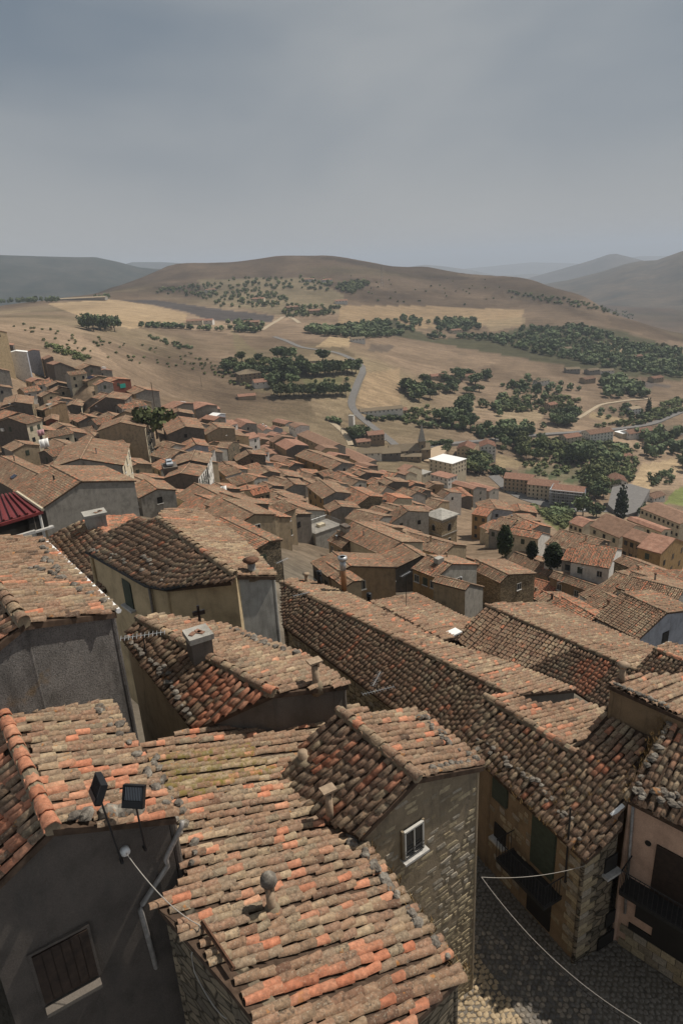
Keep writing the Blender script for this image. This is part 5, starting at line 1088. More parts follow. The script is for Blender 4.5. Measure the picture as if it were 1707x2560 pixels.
def scaffold(q):
    o = thing('scaffolding', 'grey tube scaffolding wrapped round the apartment wing', 'scaffolding', tuple(q['g'])); b = MB(); cr = q['cr']; zt = q['zt']; z0 = q['g'][2] - 1
    for j in range(15):
        for s in (7.2, 8.2): b.tube([cr(s, -11 + j * 1.55, z0), cr(s, -11 + j * 1.55, zt + 1)], .07, 4)
    for j in range(9):
        for t in (-11.2, -12.2): b.tube([cr(-6.5 + j * 1.7, t, z0), cr(-6.5 + j * 1.7, t, zt + 1)], .07, 4)
    b.o('upright', STEEL, o)
    for l in range(7):
        b = MB(); z = z0 + 2 + l * 2.1
        for s in (7.2, 8.2): b.tube([cr(s, -11.5, z), cr(s, 11, z)], .06, 4)
        b.prism([cr(7.2, -11.5, z), cr(8.2, -11.5, z), cr(8.2, 11, z), cr(7.2, 11, z)], (0, 0, .08)); b.prism([cr(-7, -11.2, z), cr(8, -11.2, z), cr(8, -12.2, z), cr(-7, -12.2, z)], (0, 0, .08)); b.o('platform', STEEL, o)
scaffold(SCAF)
B('C4', (615, 375), 70, 12, 18, 9, 'square yellow house with red roof on the valley road', 'cream', 'red', rows=2, nw=4)
B('C4', (840, 360), 72, 14, 28, 12, 'large white hotel-like house with red roof on the valley road', 'white', 'red', rows=3, nw=7)
B('C4', (1180, 310), 70, 14, 34, 7, 'white workshop with blue doors beside the valley road', 'white', 'red', rows=1, nw=6)
B('C4', (1070, 305), 70, 12, 16, 5, 'flat cream-roofed shed joined to the workshop', 'cream', 'white', rows=0, nw=1, flat=True)
B('C4', (1460, 280), 70, 14, 24, 6, 'white barn with brown roof beyond the dark trees', 'white', 'old', rows=1, nw=3)
B('C4', (1145, 115), 70, 10, 14, 7, 'small white house beside the lone conifer', 'white', 'grey', rows=2, nw=3)
B('C4', (1000, 760), 12, 13, 16, 10, 'white house with salmon roof among garden trees', 'white', 'red', rows=3, nw=4)
B('C4', (1320, 845), 60, 9, 14, 4.5, 'low house with pale pink roof beside the lawn', 'white', 'red', rows=1, nw=3)
B('C4', (455, 75), 60, 10, 12, 6, 'red-roofed cottage buried in the dark grove', 'tan', 'red', rows=1, nw=3)
B('C4', (750, 490), 70, 7, 14, 3, 'grey-roofed shed among the vegetable plots', 'tan', 'old', rows=1, nw=2)
B('C4', (1065, 490), 70, 8, 14, 3, 'maroon-roofed shed right of the vegetable plots', 'brick', 'red', rows=1, nw=2)
B('F3', (275, 345), 70, 16, 22, 9, 'old stone farmhouse with grey hipped roof by the grove', 'stone', 'old', rows=2, nw=5, hip=True)
B('F3', (350, 370), 70, 12, 18, 5, 'lower farm building with pinkish roof beside the farmhouse', 'white', 'red', rows=1, nw=3)
B('F3', (262, 440), 75, 8, 16, 3, 'solitary pink shed roof on the bare slope', 'tan', 'red', rows=0, nw=1)
for (x, y, lab, wl_) in ((890, 385, 'cream villa left of the dark field hedge', 'cream'), (940, 383, 'pale villa joined to the cream villa', 'white'), (960, 238, 'long white barn on the far hillside', 'white'), (1150, 390, 'small red-roofed house at the dark hedge end', 'tan'), (1180, 280, 'cream hamlet house on the far hill', 'cream'), (1330, 320, 'largest house of the lower far hamlet', 'tan'), (1440, 335, 'red-roofed house of the lower far hamlet', 'tan'), (1555, 290, 'white house where the far track bends', 'white'), (1410, 190, 'white house of the upper far hamlet', 'white'), (1490, 192, 'second white house of the upper far hamlet', 'white')):
    B('F1', (x, y), random.uniform(60, 100), 12, 26, 6, lab, wl_, 'red', rows=1, nw=4, sides='R')
B('F1', (370, 273), 95, 16, 110, 3.5, 'long pale low shed by the far treeline', 'grey', 'grey', 2, rows=0, nw=1, sides='')
for (x, y, lab, wl_) in ((530, 425, 'pale convent-like house with cypresses in the wood', 'cream'), (1030, 510, 'white house half hidden in the far wood', 'white'), (1350, 545, 'red-roofed house at the far olive grove', 'tan'), (85, 468, 'small white hut in the far field', 'white'), (1215, 612, 'white shed in the industrial yard beyond the field', 'white'), (1150, 610, 'grey shed in the industrial yard beyond the field', 'grey'), (1060, 605, 'low grey shed at the left of the industrial yard', 'grey'), (1130, 650, 'ochre-roofed house behind the right grove', 'tan'), (590, 638, 'pale house at the top of the round grove', 'cream'), (920, 660, 'white cottage above the olive rows', 'white'), (450, 638, 'red-roofed house at the left of the round grove', 'tan'), (1440, 645, 'red house by the far right road', 'tan')):
    B('F2', (x, y), random.uniform(60, 100), 11, 20, 6, lab, wl_, 'red' if wl_ in ('tan', 'cream') else 'old', rows=1, nw=4, sides='R')
# ---- small houses packed into the gaps between the measured ones
FP = [(sp['built']['A'] + sp['built']['B'])[:2] / 2 for sp in SPECS]; FR = [max(np.linalg.norm(sp['built']['B'] - sp['built']['A']) / 2, sp['built']['wL'], sp['built']['wR']) for sp in SPECS]
TOWNPX = [(0, 900), (160, 930), (330, 1010), (560, 1050), (700, 1075), (800, 1120), (960, 1190), (1100, 1230), (1250, 1310), (1400, 1370), (1707, 1440), (1707, 1520), (1560, 1500), (1300, 1440), (1100, 1380), (900, 1330), (700, 1290), (600, 1290), (420, 1220), (200, 1150), (0, 1100)]
t_ = 0; nf = 0
while t_ < 2600 and nf < 140:
    t_ += 1; u = random.uniform(0, 1707); v = random.uniform(900, 1500)
    if not inpoly(np.array(u), np.array(v), TOWNPX): continue
    if any(a <= u <= b and e <= v <= f for a, e, b, f in ((1040, 1240, 1240, 1420), (1230, 1290, 1430, 1420), (740, 1240, 930, 1400), (1040, 1360, 1400, 1520), (370, 960, 440, 1080))): continue
    dep = depth_at(u, v) * 1.01; p = ray(u, v) * dep; g0 = float(ground(p[0], p[1]))
    if any((p[0] - q[0]) ** 2 + (p[1] - q[1]) ** 2 < (r_ * .62 + 3.0) ** 2 for q, r_ in zip(FP, FR)): continue
    h_ = random.uniform(5.5, 7.5); z = g0 + h_; a = math.radians(random.choice((-40, -40, -44, -35, 48)) + random.uniform(-6, 6)); dv = np.array([math.sin(a), math.cos(a), 0]); nv = np.array([dv[1], -dv[0], 0]); A = np.array([p[0], p[1], z]) - dv * 3; w_ = random.uniform(3.0, 4.2); s_ = random.uniform(.28, .38)
    B_ = A + dv * random.uniform(6, 10); lq = A - nv * w_ - [0, 0, w_ * s_]; rq = A + nv * w_ - [0, 0, w_ * s_]
    T2 = lambda q: tuple(float(x) for x in px(q)[:2])
    sp = dict(ap=T2(A), far=T2(B_), l=T2(lq), r=T2(rq), label='', h=h_, wl=random.choice(('tan', 'cream', 'grey', 'dark', 'ochre')), wg=random.choice(('grey', 'dark', 'tan', 'conc')), wr=random.choice(('cream', 'tan', 'white')), z=float(z), dep=float(px(A)[2]))
    nb = min(SPECS, key=lambda x: (x['ap'][0] - sp['ap'][0]) ** 2 + (x['ap'][1] - sp['ap'][1]) ** 2); dx = sp['ap'][0] - nb['ap'][0]; sp['label'] = f"small {dict(tan='tan', cream='cream', grey='grey', dark='dark', ochre='ochre')[sp['wl']]}-walled house " + ('right of the ' if dx > 25 else 'left of the ' if dx < -25 else 'behind the ' if sp['ap'][1] < nb['ap'][1] else 'in front of the ') + ' '.join(nb['label'].split()[:9])
    sp['built'] = gable(sp, red=random.choice((.05, .05, .12, .3)), Lw=(2, 1) if random.random() < .5 else (0, 0), Rw=(2, 2), Gw=(1, 1) if random.random() < .5 else (0, 0), group='small houses filling the gaps of the town'); FP.append(np.array([p[0], p[1]])); FR.append(5.0); nf += 1
BARK = plain('bark', (.09, .065, .045), .95, .3, 4)
# ================================================================ details of the near houses
def top_at(p, vt):
    lo, hi = p[2], p[2] + 60
    for _ in range(50):
        m = (lo + hi) / 2
        if px([p[0], p[1], m])[1] > vt: lo = m
        else: hi = m
    return lo
def rp(hs, i, k, x, y): return on(hs['pl'][i], c(k, x, y))
def pipe(name, label, cat, p, vt, r, mat, cap=None, capmat=None, group=None, base=None):
    z1 = top_at(p, vt); o = thing(name, label, cat, tuple(p), group); b = MB(); b.tube([p - [0, 0, .3], [p[0], p[1], z1]], [r * 1.08, r], 12); b.o('flue', mat, o, True)
    b = MB()
    if cap == 'tile':
        for s in (-1, 1): b.bx(p[0] + s * r * .9, p[1], z1 + .06, .05, r * 1.6, .14, .3)
        b.o('support', mat, o); b = MB(); b.bx(p[0], p[1], z1 + .15, r * 4, r * 3, .05, .5)
    elif cap == 'dome':
        for j in range(4): a = j * 1.57; b.bx(p[0] + r * .8 * math.cos(a), p[1] + r * .8 * math.sin(a), z1 + .08, .05, .05, .2)
        b.o('support', mat, o); b = MB(); b.tube([[p[0], p[1], z1 + .14], [p[0], p[1], z1 + .2], [p[0], p[1], z1 + .32], [p[0], p[1], z1 + .42]], [r * 1.5, r * 1.9, r * 1.75, r * .7], 10)
    elif cap == 'steel':
        b.tube([[p[0], p[1], z1 - .9], [p[0], p[1], z1 - .25]], r * 1.12, 12); b.tube([[p[0], p[1], z1 - .22], [p[0], p[1], z1]], r * 1.7, 14)
    elif cap == 'ring': b.tube([[p[0], p[1], z1 - .18], [p[0], p[1], z1]], r * 1.25, 12); b.tube([[p[0], p[1], z1 + .08], [p[0], p[1], z1 + .12]], r * 1.3, 12)
    elif cap == 'pot': b.tube([[p[0], p[1], z1], [p[0], p[1], z1 + .12], [p[0], p[1], z1 + .2]], [r * 1.2, r * 2.2, r * .5], 10)
    if cap: b.o('cap', capmat or mat, o, cap in ('dome', 'steel', 'ring', 'pot'))
    if base:
        b = MB(); b.tube([p - [0, 0, .2], p + [0, 0, .08], p + [0, 0, .16]], [r * 2.3, r * 1.9, r * 1.1], 10); b.o('mortar_collar', W['mortar'], o, True)
    return o
pipe('chimney', 'stubby flue with a round lichened stone cap on the foreground roof', 'chimney', rp(R1, 0, 'Z2', 315, 990), c('Z2', 0, 850)[1], .085, CLAYP, 'dome', ROCK, base=True)
pipe('chimney', 'thin flue with a bent tile cap at the stone house valley', 'chimney', rp(R3, 0, 'Z2', 692, 375), c('Z2', 0, 225)[1], .085, CLAYP, 'tile', CLAYP)
pipe('chimney', 'short open clay pot on the dark slope of the stone house', 'chimney', rp(R3, 0, 'D2', 1250, 1085), c('D2', 0, 1000)[1], .12, CLAYP, base=True)
pipe('chimney', 'slim flue with tile cap at the gable parapet of the cross house', 'chimney', rp(CH, 1, 'D2', 1350, 485), c('D2', 0, 325)[1], .10, CLAYP, 'tile', CLAYP, base=True)
pipe('chimney', 'grey flue with orange lichened cap on the yellow house', 'chimney', rp(YH, 1, 'D5', 1387, 505), c('D5', 0, 435)[1], .15, PIPE, 'pot', RUST, base=True)
pipe('flue', 'tall copper flue with shining steel cowl on the long ridge house', 'chimney', rp(LR, 1, 'Z5', 785, 470), c('Z5', 0, 240)[1], .17, COPPER, 'steel', STEEL)
pipe('flue', 'short black flue left of the copper flue', 'chimney', rp(LR, 1, 'Z5', 626, 425), c('Z5', 0, 345)[1], .14, BLACK, 'ring', BLACK)
pipe('chimney', 'little clay pot chimney left of the short black flue', 'chimney', rp(LR, 1, 'Z5', 540, 408), c('Z5', 0, 362)[1], .11, CLAYP, 'pot', CLAYP, base=True)
pipe('flue', 'stubby black vent on the eave of the wedged roof', 'chimney', rp(SH, 0, 'Z5', 948, 530), c('Z5', 0, 490)[1], .14, BLACK, 'ring', BLACK)
pipe('chimney', 'weathered round chimney at the top corner of the brown wall', 'chimney', rp(NT, 0, 'D4', 962, 565), c('D4', 0, 425)[1], .10, CLAYP, 'pot', CLAYP)
def bchim(label, p, w_, d_, vt, rz, mat, capm, legs=False):
    z1 = top_at(p, vt); o = thing('chimney', label, 'chimney', tuple(p)); b = MB(); h_ = z1 - p[2]
    b.bx(p[0], p[1], p[2] + h_ * .42 - .3, w_, d_, h_ * .84 + .6, rz); b.o('stack', mat, o)
    b = MB(); b.bx(p[0], p[1], z1 - h_ * .10, w_ * 1.18, d_ * 1.18, h_ * .20, rz); b.o('cap', capm, o)
    for k_ in range(3):
        b = MB(); b.bx(p[0] + random.uniform(-.3, .3) * w_, p[1] + random.uniform(-.3, .3) * d_, z1 + .015, .22, .14, .03, random.uniform(0, 3)); b.o('loose_tile', RTILE, o)
bchim('big square dark block chimney on the cross house ridge', rp(CH, 0, 'D2', 450, 260), .62, .62, c('D2', 0, 62)[1], .5, W['dark'], W['conc'])  # stack in dark plaster, cap in paler concrete
bchim('block chimney with a slab cap on the brown roof behind the yellow house', rp(BK, 0, 'D5', 370, 185), 1.0, .8, c('D5', 0, 105)[1], .5, W['conc'], W['conc'])
def cross():
    p = rp(CH, 1, 'Z4', 1308, 670); z1 = top_at(p, c('Z4', 0, 575)[1]); o = thing('cross', 'small black iron cross on the roof edge before the yellow wall', 'cross', tuple(p)); b = MB(); b.bx(p[0], p[1], (p[2] + z1) / 2, .08, .08, z1 - p[2] + .2, .4); b.o('upright', IRON, o)
    b = MB(); b.bx(p[0], p[1], p[2] + (z1 - p[2]) * .68, .42, .08, .16, .4); b.o('crossbar', IRON, o)
cross()
# ---- rocks that weigh down the eaves
def rock_mesh(i):
    r = np.random.default_rng(700 + i); V = []; n1, n2 = 5, 7
    V.append((0, 0, -.4))
    for a in range(1, n1):
        th = math.pi * a / n1
        for b_ in range(n2): q = r.uniform(.75, 1.15) * .5; V.append((q * math.sin(th) * math.cos(2 * math.pi * b_ / n2 + a), q * math.sin(th) * math.sin(2 * math.pi * b_ / n2 + a), -q * .8 * math.cos(th)))
    V.append((0, 0, .42)); Fc = [(0, 1 + (j + 1) % n2, 1 + j) for j in range(n2)]
    for a in range(n1 - 2): Fc += [(1 + a * n2 + j, 1 + a * n2 + (j + 1) % n2, 1 + (a + 1) * n2 + (j + 1) % n2, 1 + (a + 1) * n2 + j) for j in range(n2)]
    t = 1 + (n1 - 2) * n2; Fc += [(t + j, t + (j + 1) % n2, len(V) - 1) for j in range(n2)]
    return mesh('roof_stone', V, Fc, ROCK)
RKM = [rock_mesh(i) for i in range(7)]
def rocks(hs, i, a, b_, n_, lab, grp, size=.22, jit=.18, s0=0., s1=1.):
    pa, pb = hs['poly'][i][a], hs['poly'][i][b_]; cen = np.mean(hs['poly'][i], 0)
    for k in range(n_):
        t = s0 + (s1 - s0) * (k + random.uniform(.1, .9)) / n_; p = pa + (pb - pa) * t; inn = cen - p; inn /= np.linalg.norm(inn); p = p + inn * (random.uniform(.15, .15 + jit * 2)); p[2] = zon(hs['pl'][i], p[:2]) + .12
        o = bpy.data.objects.new('roof_stone', RKM[random.randrange(7)]); s = size * random.uniform(.6, 1.35)
        link(o, None, Matrix.Translation(p) @ Matrix.Rotation(random.uniform(0, 6), 4, 'Z') @ Matrix.Diagonal((s * random.uniform(.9, 1.5), s, s * .75, 1))); tag(o, lab, 'stone', grp)
rocks(R1, 0, 6, 7, 24, 'grey lichened stone weighing down the right eave of the foreground roof', 'stones on the foreground eave', .2)
rocks(R1, 0, 0, 1, 16, 'dark stone lying where the foreground roof meets the floodlit house', 'stones along the foreground roof top', .19)
rocks(FH, 0, 2, 3, 22, 'dark stone along the eave of the floodlit house roof', 'stones on the floodlit house eave', .18)
rocks(FH, 0, 1, 2, 5, 'large ochre-lichened stone on the gable edge below the floodlights', 'stones by the floodlights', .32, .05, .1, .75)
rocks(LH, 0, 0, 1, 22, 'dark stone along the white-edged eave of the grey-gabled house', 'stones on the grey-gabled house', .19, .5)
rocks(R3, 1, 2, 3, 16, 'pale lichened stone on the right eave of the stone house', 'stones on the stone house eave', .17)
rocks(R3, 1, 1, 2, 7, 'dark rubble piece on the gable edge of the stone house', 'stones on the stone house gable edge', .15, .03, .2, .9)
rocks(CH, 0, 2, 3, 20, 'grey stone along the left eave of the cross house', 'stones on the cross house eave', .19)
rocks(CH, 1, 3, 5, 14, 'dark stone on the far eave of the cross house', 'stones on the cross house far eave', .2)
rocks(MH, 0, 6, 8, 22, 'dark stone scattered on the lower slope of the corner house', 'stones on the corner house', .18, .4)
rocks(PH, 0, 0, 1, 12, 'pale jagged stone at the eave of the pink house', 'stones on the pink house eave', .26, .3, 0, .45)
rocks(PH, 0, 3, 0, 10, 'dark stone on the left verge of the pink house roof', 'stones on the pink house verge', .2, .05)
rocks(NT, 0, 0, 1, 16, 'broken tile lump topping the brown wall', 'rubble on the brown wall', .17, .02)
rocks(YH, 0, 3, 5, 14, 'pale stone on the left eave of the yellow house', 'stones on the yellow house', .22, .4)
# ---- flood lights on the dark gable
def flood(label, base, headpx, rot, tilt):
    pb, nn = wallpt(FH, 0, 1, 2, base, .10); pt, _ = wallpt(FH, 0, 1, 2, headpx, .35); o = thing('floodlight', label, 'floodlight', tuple(pb)); b = MB(); b.tube([pb, pb + (pt - pb) * .5, pt], .018, 8); b.tube([pb - nn * .1, pb + nn * .02], .03, 6); b.o('pole', BLACK, o)
    R_ = Matrix.Translation(pt + np.array([0, 0, .2])) @ Matrix.Rotation(rot, 4, 'Z') @ Matrix.Rotation(tilt, 4, 'X') @ Matrix.Scale(1.05, 4); b = MB()
    for x, z, sx, sz in ((-.17, 0, .03, .36), (.17, 0, .03, .36), (0, .17, .37, .03), (0, -.17, .37, .03)): b.box(R_ @ Matrix.Translation((x, 0, z)) @ Matrix.Diagonal((sx, .10, sz, 1)))
    b.box(R_ @ Matrix.Translation((0, .04, 0)) @ Matrix.Diagonal((.34, .06, .34, 1))); b.o('lamp_housing', BLACK, o)
    b = MB(); b.box(R_ @ Matrix.Translation((0, -.035, .05)) @ Matrix.Diagonal((.30, .012, .22, 1))); b.o('lamp_glass', plain('lamp_glass', (.35, .36, .38), .08, .1, 2, .6), o)
    b = MB()
    for j in range(11): b.box(R_ @ Matrix.Translation((-.14 + j * .028, -.052, .05)) @ Matrix.Diagonal((.006, .012, .24, 1)))
    b.box(R_ @ Matrix.Translation((0, -.05, -.11)) @ Matrix.Diagonal((.33, .03, .09, 1))); b.o('guard_grille', BLACK, o)
    b = MB(); b.tube([pt, pt + np.array([.02, 0, .05])], .04, 6); b.o('bracket', STEEL, o)
flood('left black floodlight tilted edge-on above the dark gable', c('Z1', 800, 668), c('Z1', 655, 250), -1.0, -.45)
flood('right black floodlight with barred glass above the dark gable', c('Z1', 952, 585), c('Z1', 888, 295), -.15, -.5)
# downpipe, junction box and cables on the floodlit house
dp = [wallpt(FH, 0, 1, 2, c('Z1', x, y), .09)[0] for x, y in ((1192, 400), (1185, 440), (1095, 620), (1085, 650), (1098, 690), (930, 945), (918, 975), (1022, 1355))]
b = MB(); b.tube(dp, .05, 8); b.o('downpipe', PIPE, FH['o'], True)
jb, nn = wallpt(FH, 0, 1, 2, c('Z1', 820, 597), .06); b = MB(); b.tube([jb - nn * .06, jb + nn * .04], .085, 12); b.o('junction_box', WHITEP, FH['o'], True)
endp = rp(R1, 0, 'Z1', 1320, 1150) + [0, 0, .25]
def sag(p, q, s, n_=10): return [np.array(p) + (np.array(q) - np.array(p)) * t + np.array([0, 0, -s * 4 * t * (1 - t)]) for t in np.linspace(0, 1, n_)]
b = MB(); b.tube(sag(jb + nn * .05, endp, .25), .009, 5); tag(b.o('cable', CABLE), 'pale cable from the junction box down to the foreground roof', 'cable')
q1, _ = wallpt(R1, 0, 2, 3, c('Z1', 1270, 1380), .05); q2, _ = wallpt(R1, 0, 2, 3, c('Z1', 1480, 1690), .05)
b = MB(); b.tube([endp, q1 + [0, 0, .4], q1] + sag(q1, q2, .2), .012, 5); tag(b.o('cable', CABLE), 'pale loop of cable hanging down the shaded wall at bottom', 'cable')
r1_, r2_ = rp(R1, 0, 'Z1', 1330, 1110) + [0, 0, .2], rp(R1, 0, 'Z1', 1535, 1420) + [0, 0, .2]; b = MB(); dv = Vector(r2_ - r1_)
b.box(Matrix.Translation((r1_ + r2_) / 2) @ dv.to_track_quat('X', 'Z').to_matrix().to_4x4() @ Matrix.Diagonal((dv.length, .07, .05, 1))); b.box(Matrix.Translation((r1_ + r2_) / 2 + np.array([0, 0, .04])) @ dv.to_track_quat('X', 'Z').to_matrix().to_4x4() @ Matrix.Diagonal((dv.length, .012, .05, 1)))
tag(b.o('angle_bar', RUST), 'rusty angle bar lying on the left edge of the foreground roof', 'bar')
# shuttered opening in the dark gable
p, nn = wallpt(FH, 0, 1, 2, c('Z1', 430, 1330)); ax = np.array([-nn[1], nn[0], 0]); wo = window(FH['o'], p, nn, .95, 1.25, 'door', False); rz = math.atan2(ax[1], ax[0])
wo.name = 'window_shutter'; WORLD[wo.name] = wo.matrix_basis.copy()
for j in range(6): b = MB(); q = p + ax * (-.40 + j * .16) + nn * .065; b.bx(q[0], q[1], q[2], .15, .03, 1.2, rz); b.o('plank', WOODD, wo)
b = MB(); q = p + nn * .12 + np.array([0, 0, -.72]); b.bx(q[0], q[1], q[2], .98, .22, .08, rz); b.o('sill', W['dark'], FH['o'])
b = MB()
for s in (-.5, .5): q = p + ax * s + nn * .02; b.bx(q[0], q[1], q[2], .05, .10, 1.27, rz)
q = p + nn * .02 + np.array([0, 0, .66]); b.bx(q[0], q[1], q[2], 1.06, .10, .05, rz); b.o('window_surround', W['umber'], FH['o'])
# ---- corner house on the street: shutters, balcony, door
def mw(x, y, off=0.): return wallpt(MH, 0, 6, 7, c('Z3', x, y), off)
p, nn = mw(375, 190); window(MH['o'], p, nn, .75, 1.0, 'shutter', False)
p, nn = mw(655, 550); window(MH['o'], p, nn, 1.0, 1.9, 'shutter', False)
pb_, nn = mw(610, 740); balcony(MH['o'], pb_, nn, 2.1, .75, True, .9)
p, nn = mw(630, 900); window(MH['o'], p, nn, 1.0, 1.9, 'dark', False)
p, nn = mw(375, 480); window(MH['o'], p, nn, .55, .6, 'dark', True)
p1, nn = mw(830, 330, .1); p2, _ = mw(795, 800, .1); b = MB(); b.tube([p1 + [0, 0, .1], p2], .03, 6); b.tube([p2, p2 - nn * .3 + [0, 0, 0]], .02, 5); b.o('downpipe', IRON, MH['o'])
def mg(x, y, off=0.): return wallpt(MH, 0, 5, 6, c('Z3', x, y), off)
for x, y, ww, hh_ in ((1090, 670, .5, .55), (1085, 1030, .4, .55), (1055, 1170, .7, .5)):
    p, nn = mg(x, y); window(MH['o'], p, nn, ww, hh_, 'dark', y < 800)
# quoins up the corner
cz = MH['poly'][0][6]; wallM = [o for o in MH['o'].children if o.name.startswith('wall')][0]; _, nA = mw(800, 900); _, nB = mg(1000, 900); cen = cz + 0
cpt = wallpt(MH, 0, 6, 7, c('Z3', 925, 800))[0]
e1 = MH['poly'][0][7] - cz; e1[2] = 0; e1 /= np.linalg.norm(e1); e2 = MH['poly'][0][5] - cz; e2[2] = 0; e2 /= np.linalg.norm(e2); corner = np.array([cz[0], cz[1], 0]) + (e1 + e2) * .12
z = -20.3; k = 0
while z < cz[2] - .35:
    hh_ = random.uniform(.2, .27); la, lb = (.55, .32) if k % 2 else (.32, .55); zc_ = z + hh_ / 2
    Pq = [corner - (e1 + e2) * .035, corner + e1 * la - e2 * .035, corner + e1 * la + e2 * .06, corner + e1 * .06 + e2 * .06, corner + e1 * .06 + e2 * lb, corner + e2 * lb - e1 * .035]
    b = MB(); b.prism([tuple(np.array([q[0], q[1], z + .01])) for q in Pq], (0, 0, hh_ - .02)); b.o('quoin', STONE[k % 4], wallM); z += hh_; k += 1
def face_stones(hs, i, a, b_, zlo, skip=(), limit=150, course=.2, wmean=.36, dens=.55):
    A, B_ = hs['poly'][i][a], hs['poly'][i][b_]; cen = np.mean(hs['poly'][i], 0); e = (B_ - A)[:2]; ln = np.linalg.norm(e); ax = e / ln; nn = np.array([ax[1], -ax[0]])
    if (cen[:2] - A[:2]) @ nn > 0: nn = -nn
    if np.dot([-nn[1], nn[0]], ax) < 0: A, B_ = B_, A; ax = -ax
    p0 = np.array([*(A[:2] - nn * .12 + nn * .005), 0]); sk = []
    for (q, w_, h_) in skip: sk.append((float((q[:2] - p0[:2]) @ ax), q[2], w_ / 2 + .12, h_ / 2 + .12))
    wl_ = [o for o in hs['o'].children if o.name.startswith('wall')][0]
    stone_wall(wl_, p0, np.array([nn[0], nn[1], 0]), ln, max(A[2], B_[2]), zlo, lambda s, z: z < A[2] + (B_[2] - A[2]) * s / ln - .2 and random.random() < dens and not any(abs(s - a_) < w_ and abs(z - b2) < h_ for a_, b2, w_, h_ in sk), course, wmean, .035, limit)
face_stones(MH, 0, 6, 7, -20.4, [(mw(375, 190)[0], .75, 1.0), (mw(655, 550)[0], 1.0, 1.9), (mw(630, 900)[0], 1.0, 1.9), (mw(375, 480)[0], .55, .6)], 160, dens=.5)
face_stones(R1, 0, 6, 7, -20.4, limit=60, dens=.8)
face_stones(LR, 0, 5, 6, -24, limit=200, course=.26, wmean=.42, dens=.7)
# ---- pink house front
def pw(x, y, off=0.): return wallpt(PH, 0, 0, 1, c('Z3', x, y), off)
p, nn = pw(1500, 790); window(PH['o'], p, nn, 1.1, 2.0, 'door', False)
p, nn = pw(1480, 930); balcony(PH['o'], p + (np.array([-nn[1], nn[0], 0]) * 0), nn, 2.4, .7, True, .9)
p, nn = pw(1318, 1010); window(PH['o'], p, nn, .55, .55, 'dark', False)
p, nn = pw(1295, 1140); window(PH['o'], p, nn, .8, .4, 'dark', False)
p, nn = pw(1500, 1200); window(PH['o'], p, nn, 1.2, 2.1, 'dark', False)
d1, nn = pw(1240, 300, .08); d2, _ = pw(1185, 1000, .08); b = MB(); b.tube([d1, d2], .045, 8); b.o('downpipe', PIPE, PH['o'], True)
p, nn = pw(1337, 545, .02); b = MB(); b.tube([p - nn * .02, p + nn * .015], .09, 10); b.o('vent_hole', DARK, PH['o'])
ax = np.array([-nn[1], nn[0], 0]); rz = math.atan2(ax[1], ax[0])
for j in range(3):
    for i in range(7):
        q, _ = pw(1215, 1010); q = q + ax * (i * .42 + (j % 2) * .2) * (1 if ax[0] > 0 else -1); b = MB(); b.bx(q[0] + nn[0] * .03, q[1] + nn[1] * .03, -20.6 + j * .3, .40, .08, .28, rz); b.o('plinth_block', STONE[(i + j) % 4], PH['o'])
w0 = on(MH['pl'][0], c('Z3', 1095, 380)) + [0, 0, .1]; w1 = on(MH['pl'][0], c('Z3', 1172, 322)) + [0, 0, .16]; b = MB(); b.tube([w0, w1], .06, 10); tag(b.o('pipe', WHITEP), 'short white plastic pipe at the corner of the pink house', 'pipe')
# ---- wires across the street
r3c, n3_ = wallpt(R3, 1, 1, 2, c('Z3', 250, 765), .08); m3, _ = mw(930, 690, .05); b = MB(); b.tube(sag(r3c, m3, .18, 14), .007, 5); tag(b.o('cable', CABLE), 'pale cable strung from the stone house to the corner house', 'cable')
fe = P(c('Z3', 1290, 1725), -15.5); b = MB(); b.tube(sag(r3c, fe, .5, 18), .008, 5); tag(b.o('cable', CABLE), 'long pale cable sagging over the street to the bottom edge', 'cable')
b = MB(); b.tube(sag(r3c + [0, 0, -.05], fe + [0, 0, -.1], .62, 18), .008, 4); tag(b.o('cable', IRON), 'thin dark cable running beside the long pale one', 'cable')
def ant(label, p, h_, rz=0., n_=7, w_=.9):
    o = thing('antenna', label, 'antenna', tuple(p)); b = MB(); b.tube([p, p + [0, 0, h_]], .02, 5); b.o('mast', IRON, o); b = MB(); d = np.array([math.cos(rz), math.sin(rz), 0]); e = np.array([-d[1], d[0], 0]); t = p + [0, 0, h_]
    b.tube([t - d * w_ / 2, t + d * w_ / 2], .014, 5)
    for j in range(n_): q = t + d * w_ * (j / (n_ - 1) - .5); b.tube([q - e * .16, q + e * .16], .008, 4)
    b.o('elements', STEEL, o)
ant('tall antenna mast on the long ridge house beside the alley', rp(LR, 0, 'Z5', 530, 790), 2.9, .4)
ant('low yagi antenna over the stone alley wall', rp(LR, 0, 'Z5', 1010, 1170), .5, .3, 12, 1.6)
ant('second antenna leaning over the alley below the long ridge', rp(LR, 0, 'Z5', 1000, 1140), .9, 1.2, 10, 1.2)
ant('spiky antenna lying over the dark slope of the cross house', rp(CH, 0, 'Z4', 960, 900), .8, .2, 12, 1.3)
for x, y, lab in ((400, 480, 'antenna mast at the far end of the long ridge'), (1190, 560, 'antenna mast on the wedged roof')): ant(lab, rp(LR, 0 if x < 900 else 1, 'Z5', x, y), 2.2, .8)
# balcony in the alley beside the grey gable
pb_, nn = wallpt(LH, 0, 0, 1, c('Z4', 950, 1290), .0); pp = LH['poly'][0][1]
ab = P(c('Z4', 940, 1300), -14.5); balcony(LH['o'], np.array([*(wallpt(LH, 0, 0, 1, c('Z4', 880, 1290))[0][:2]), -14.4]), nn, 3.2, 1.1)
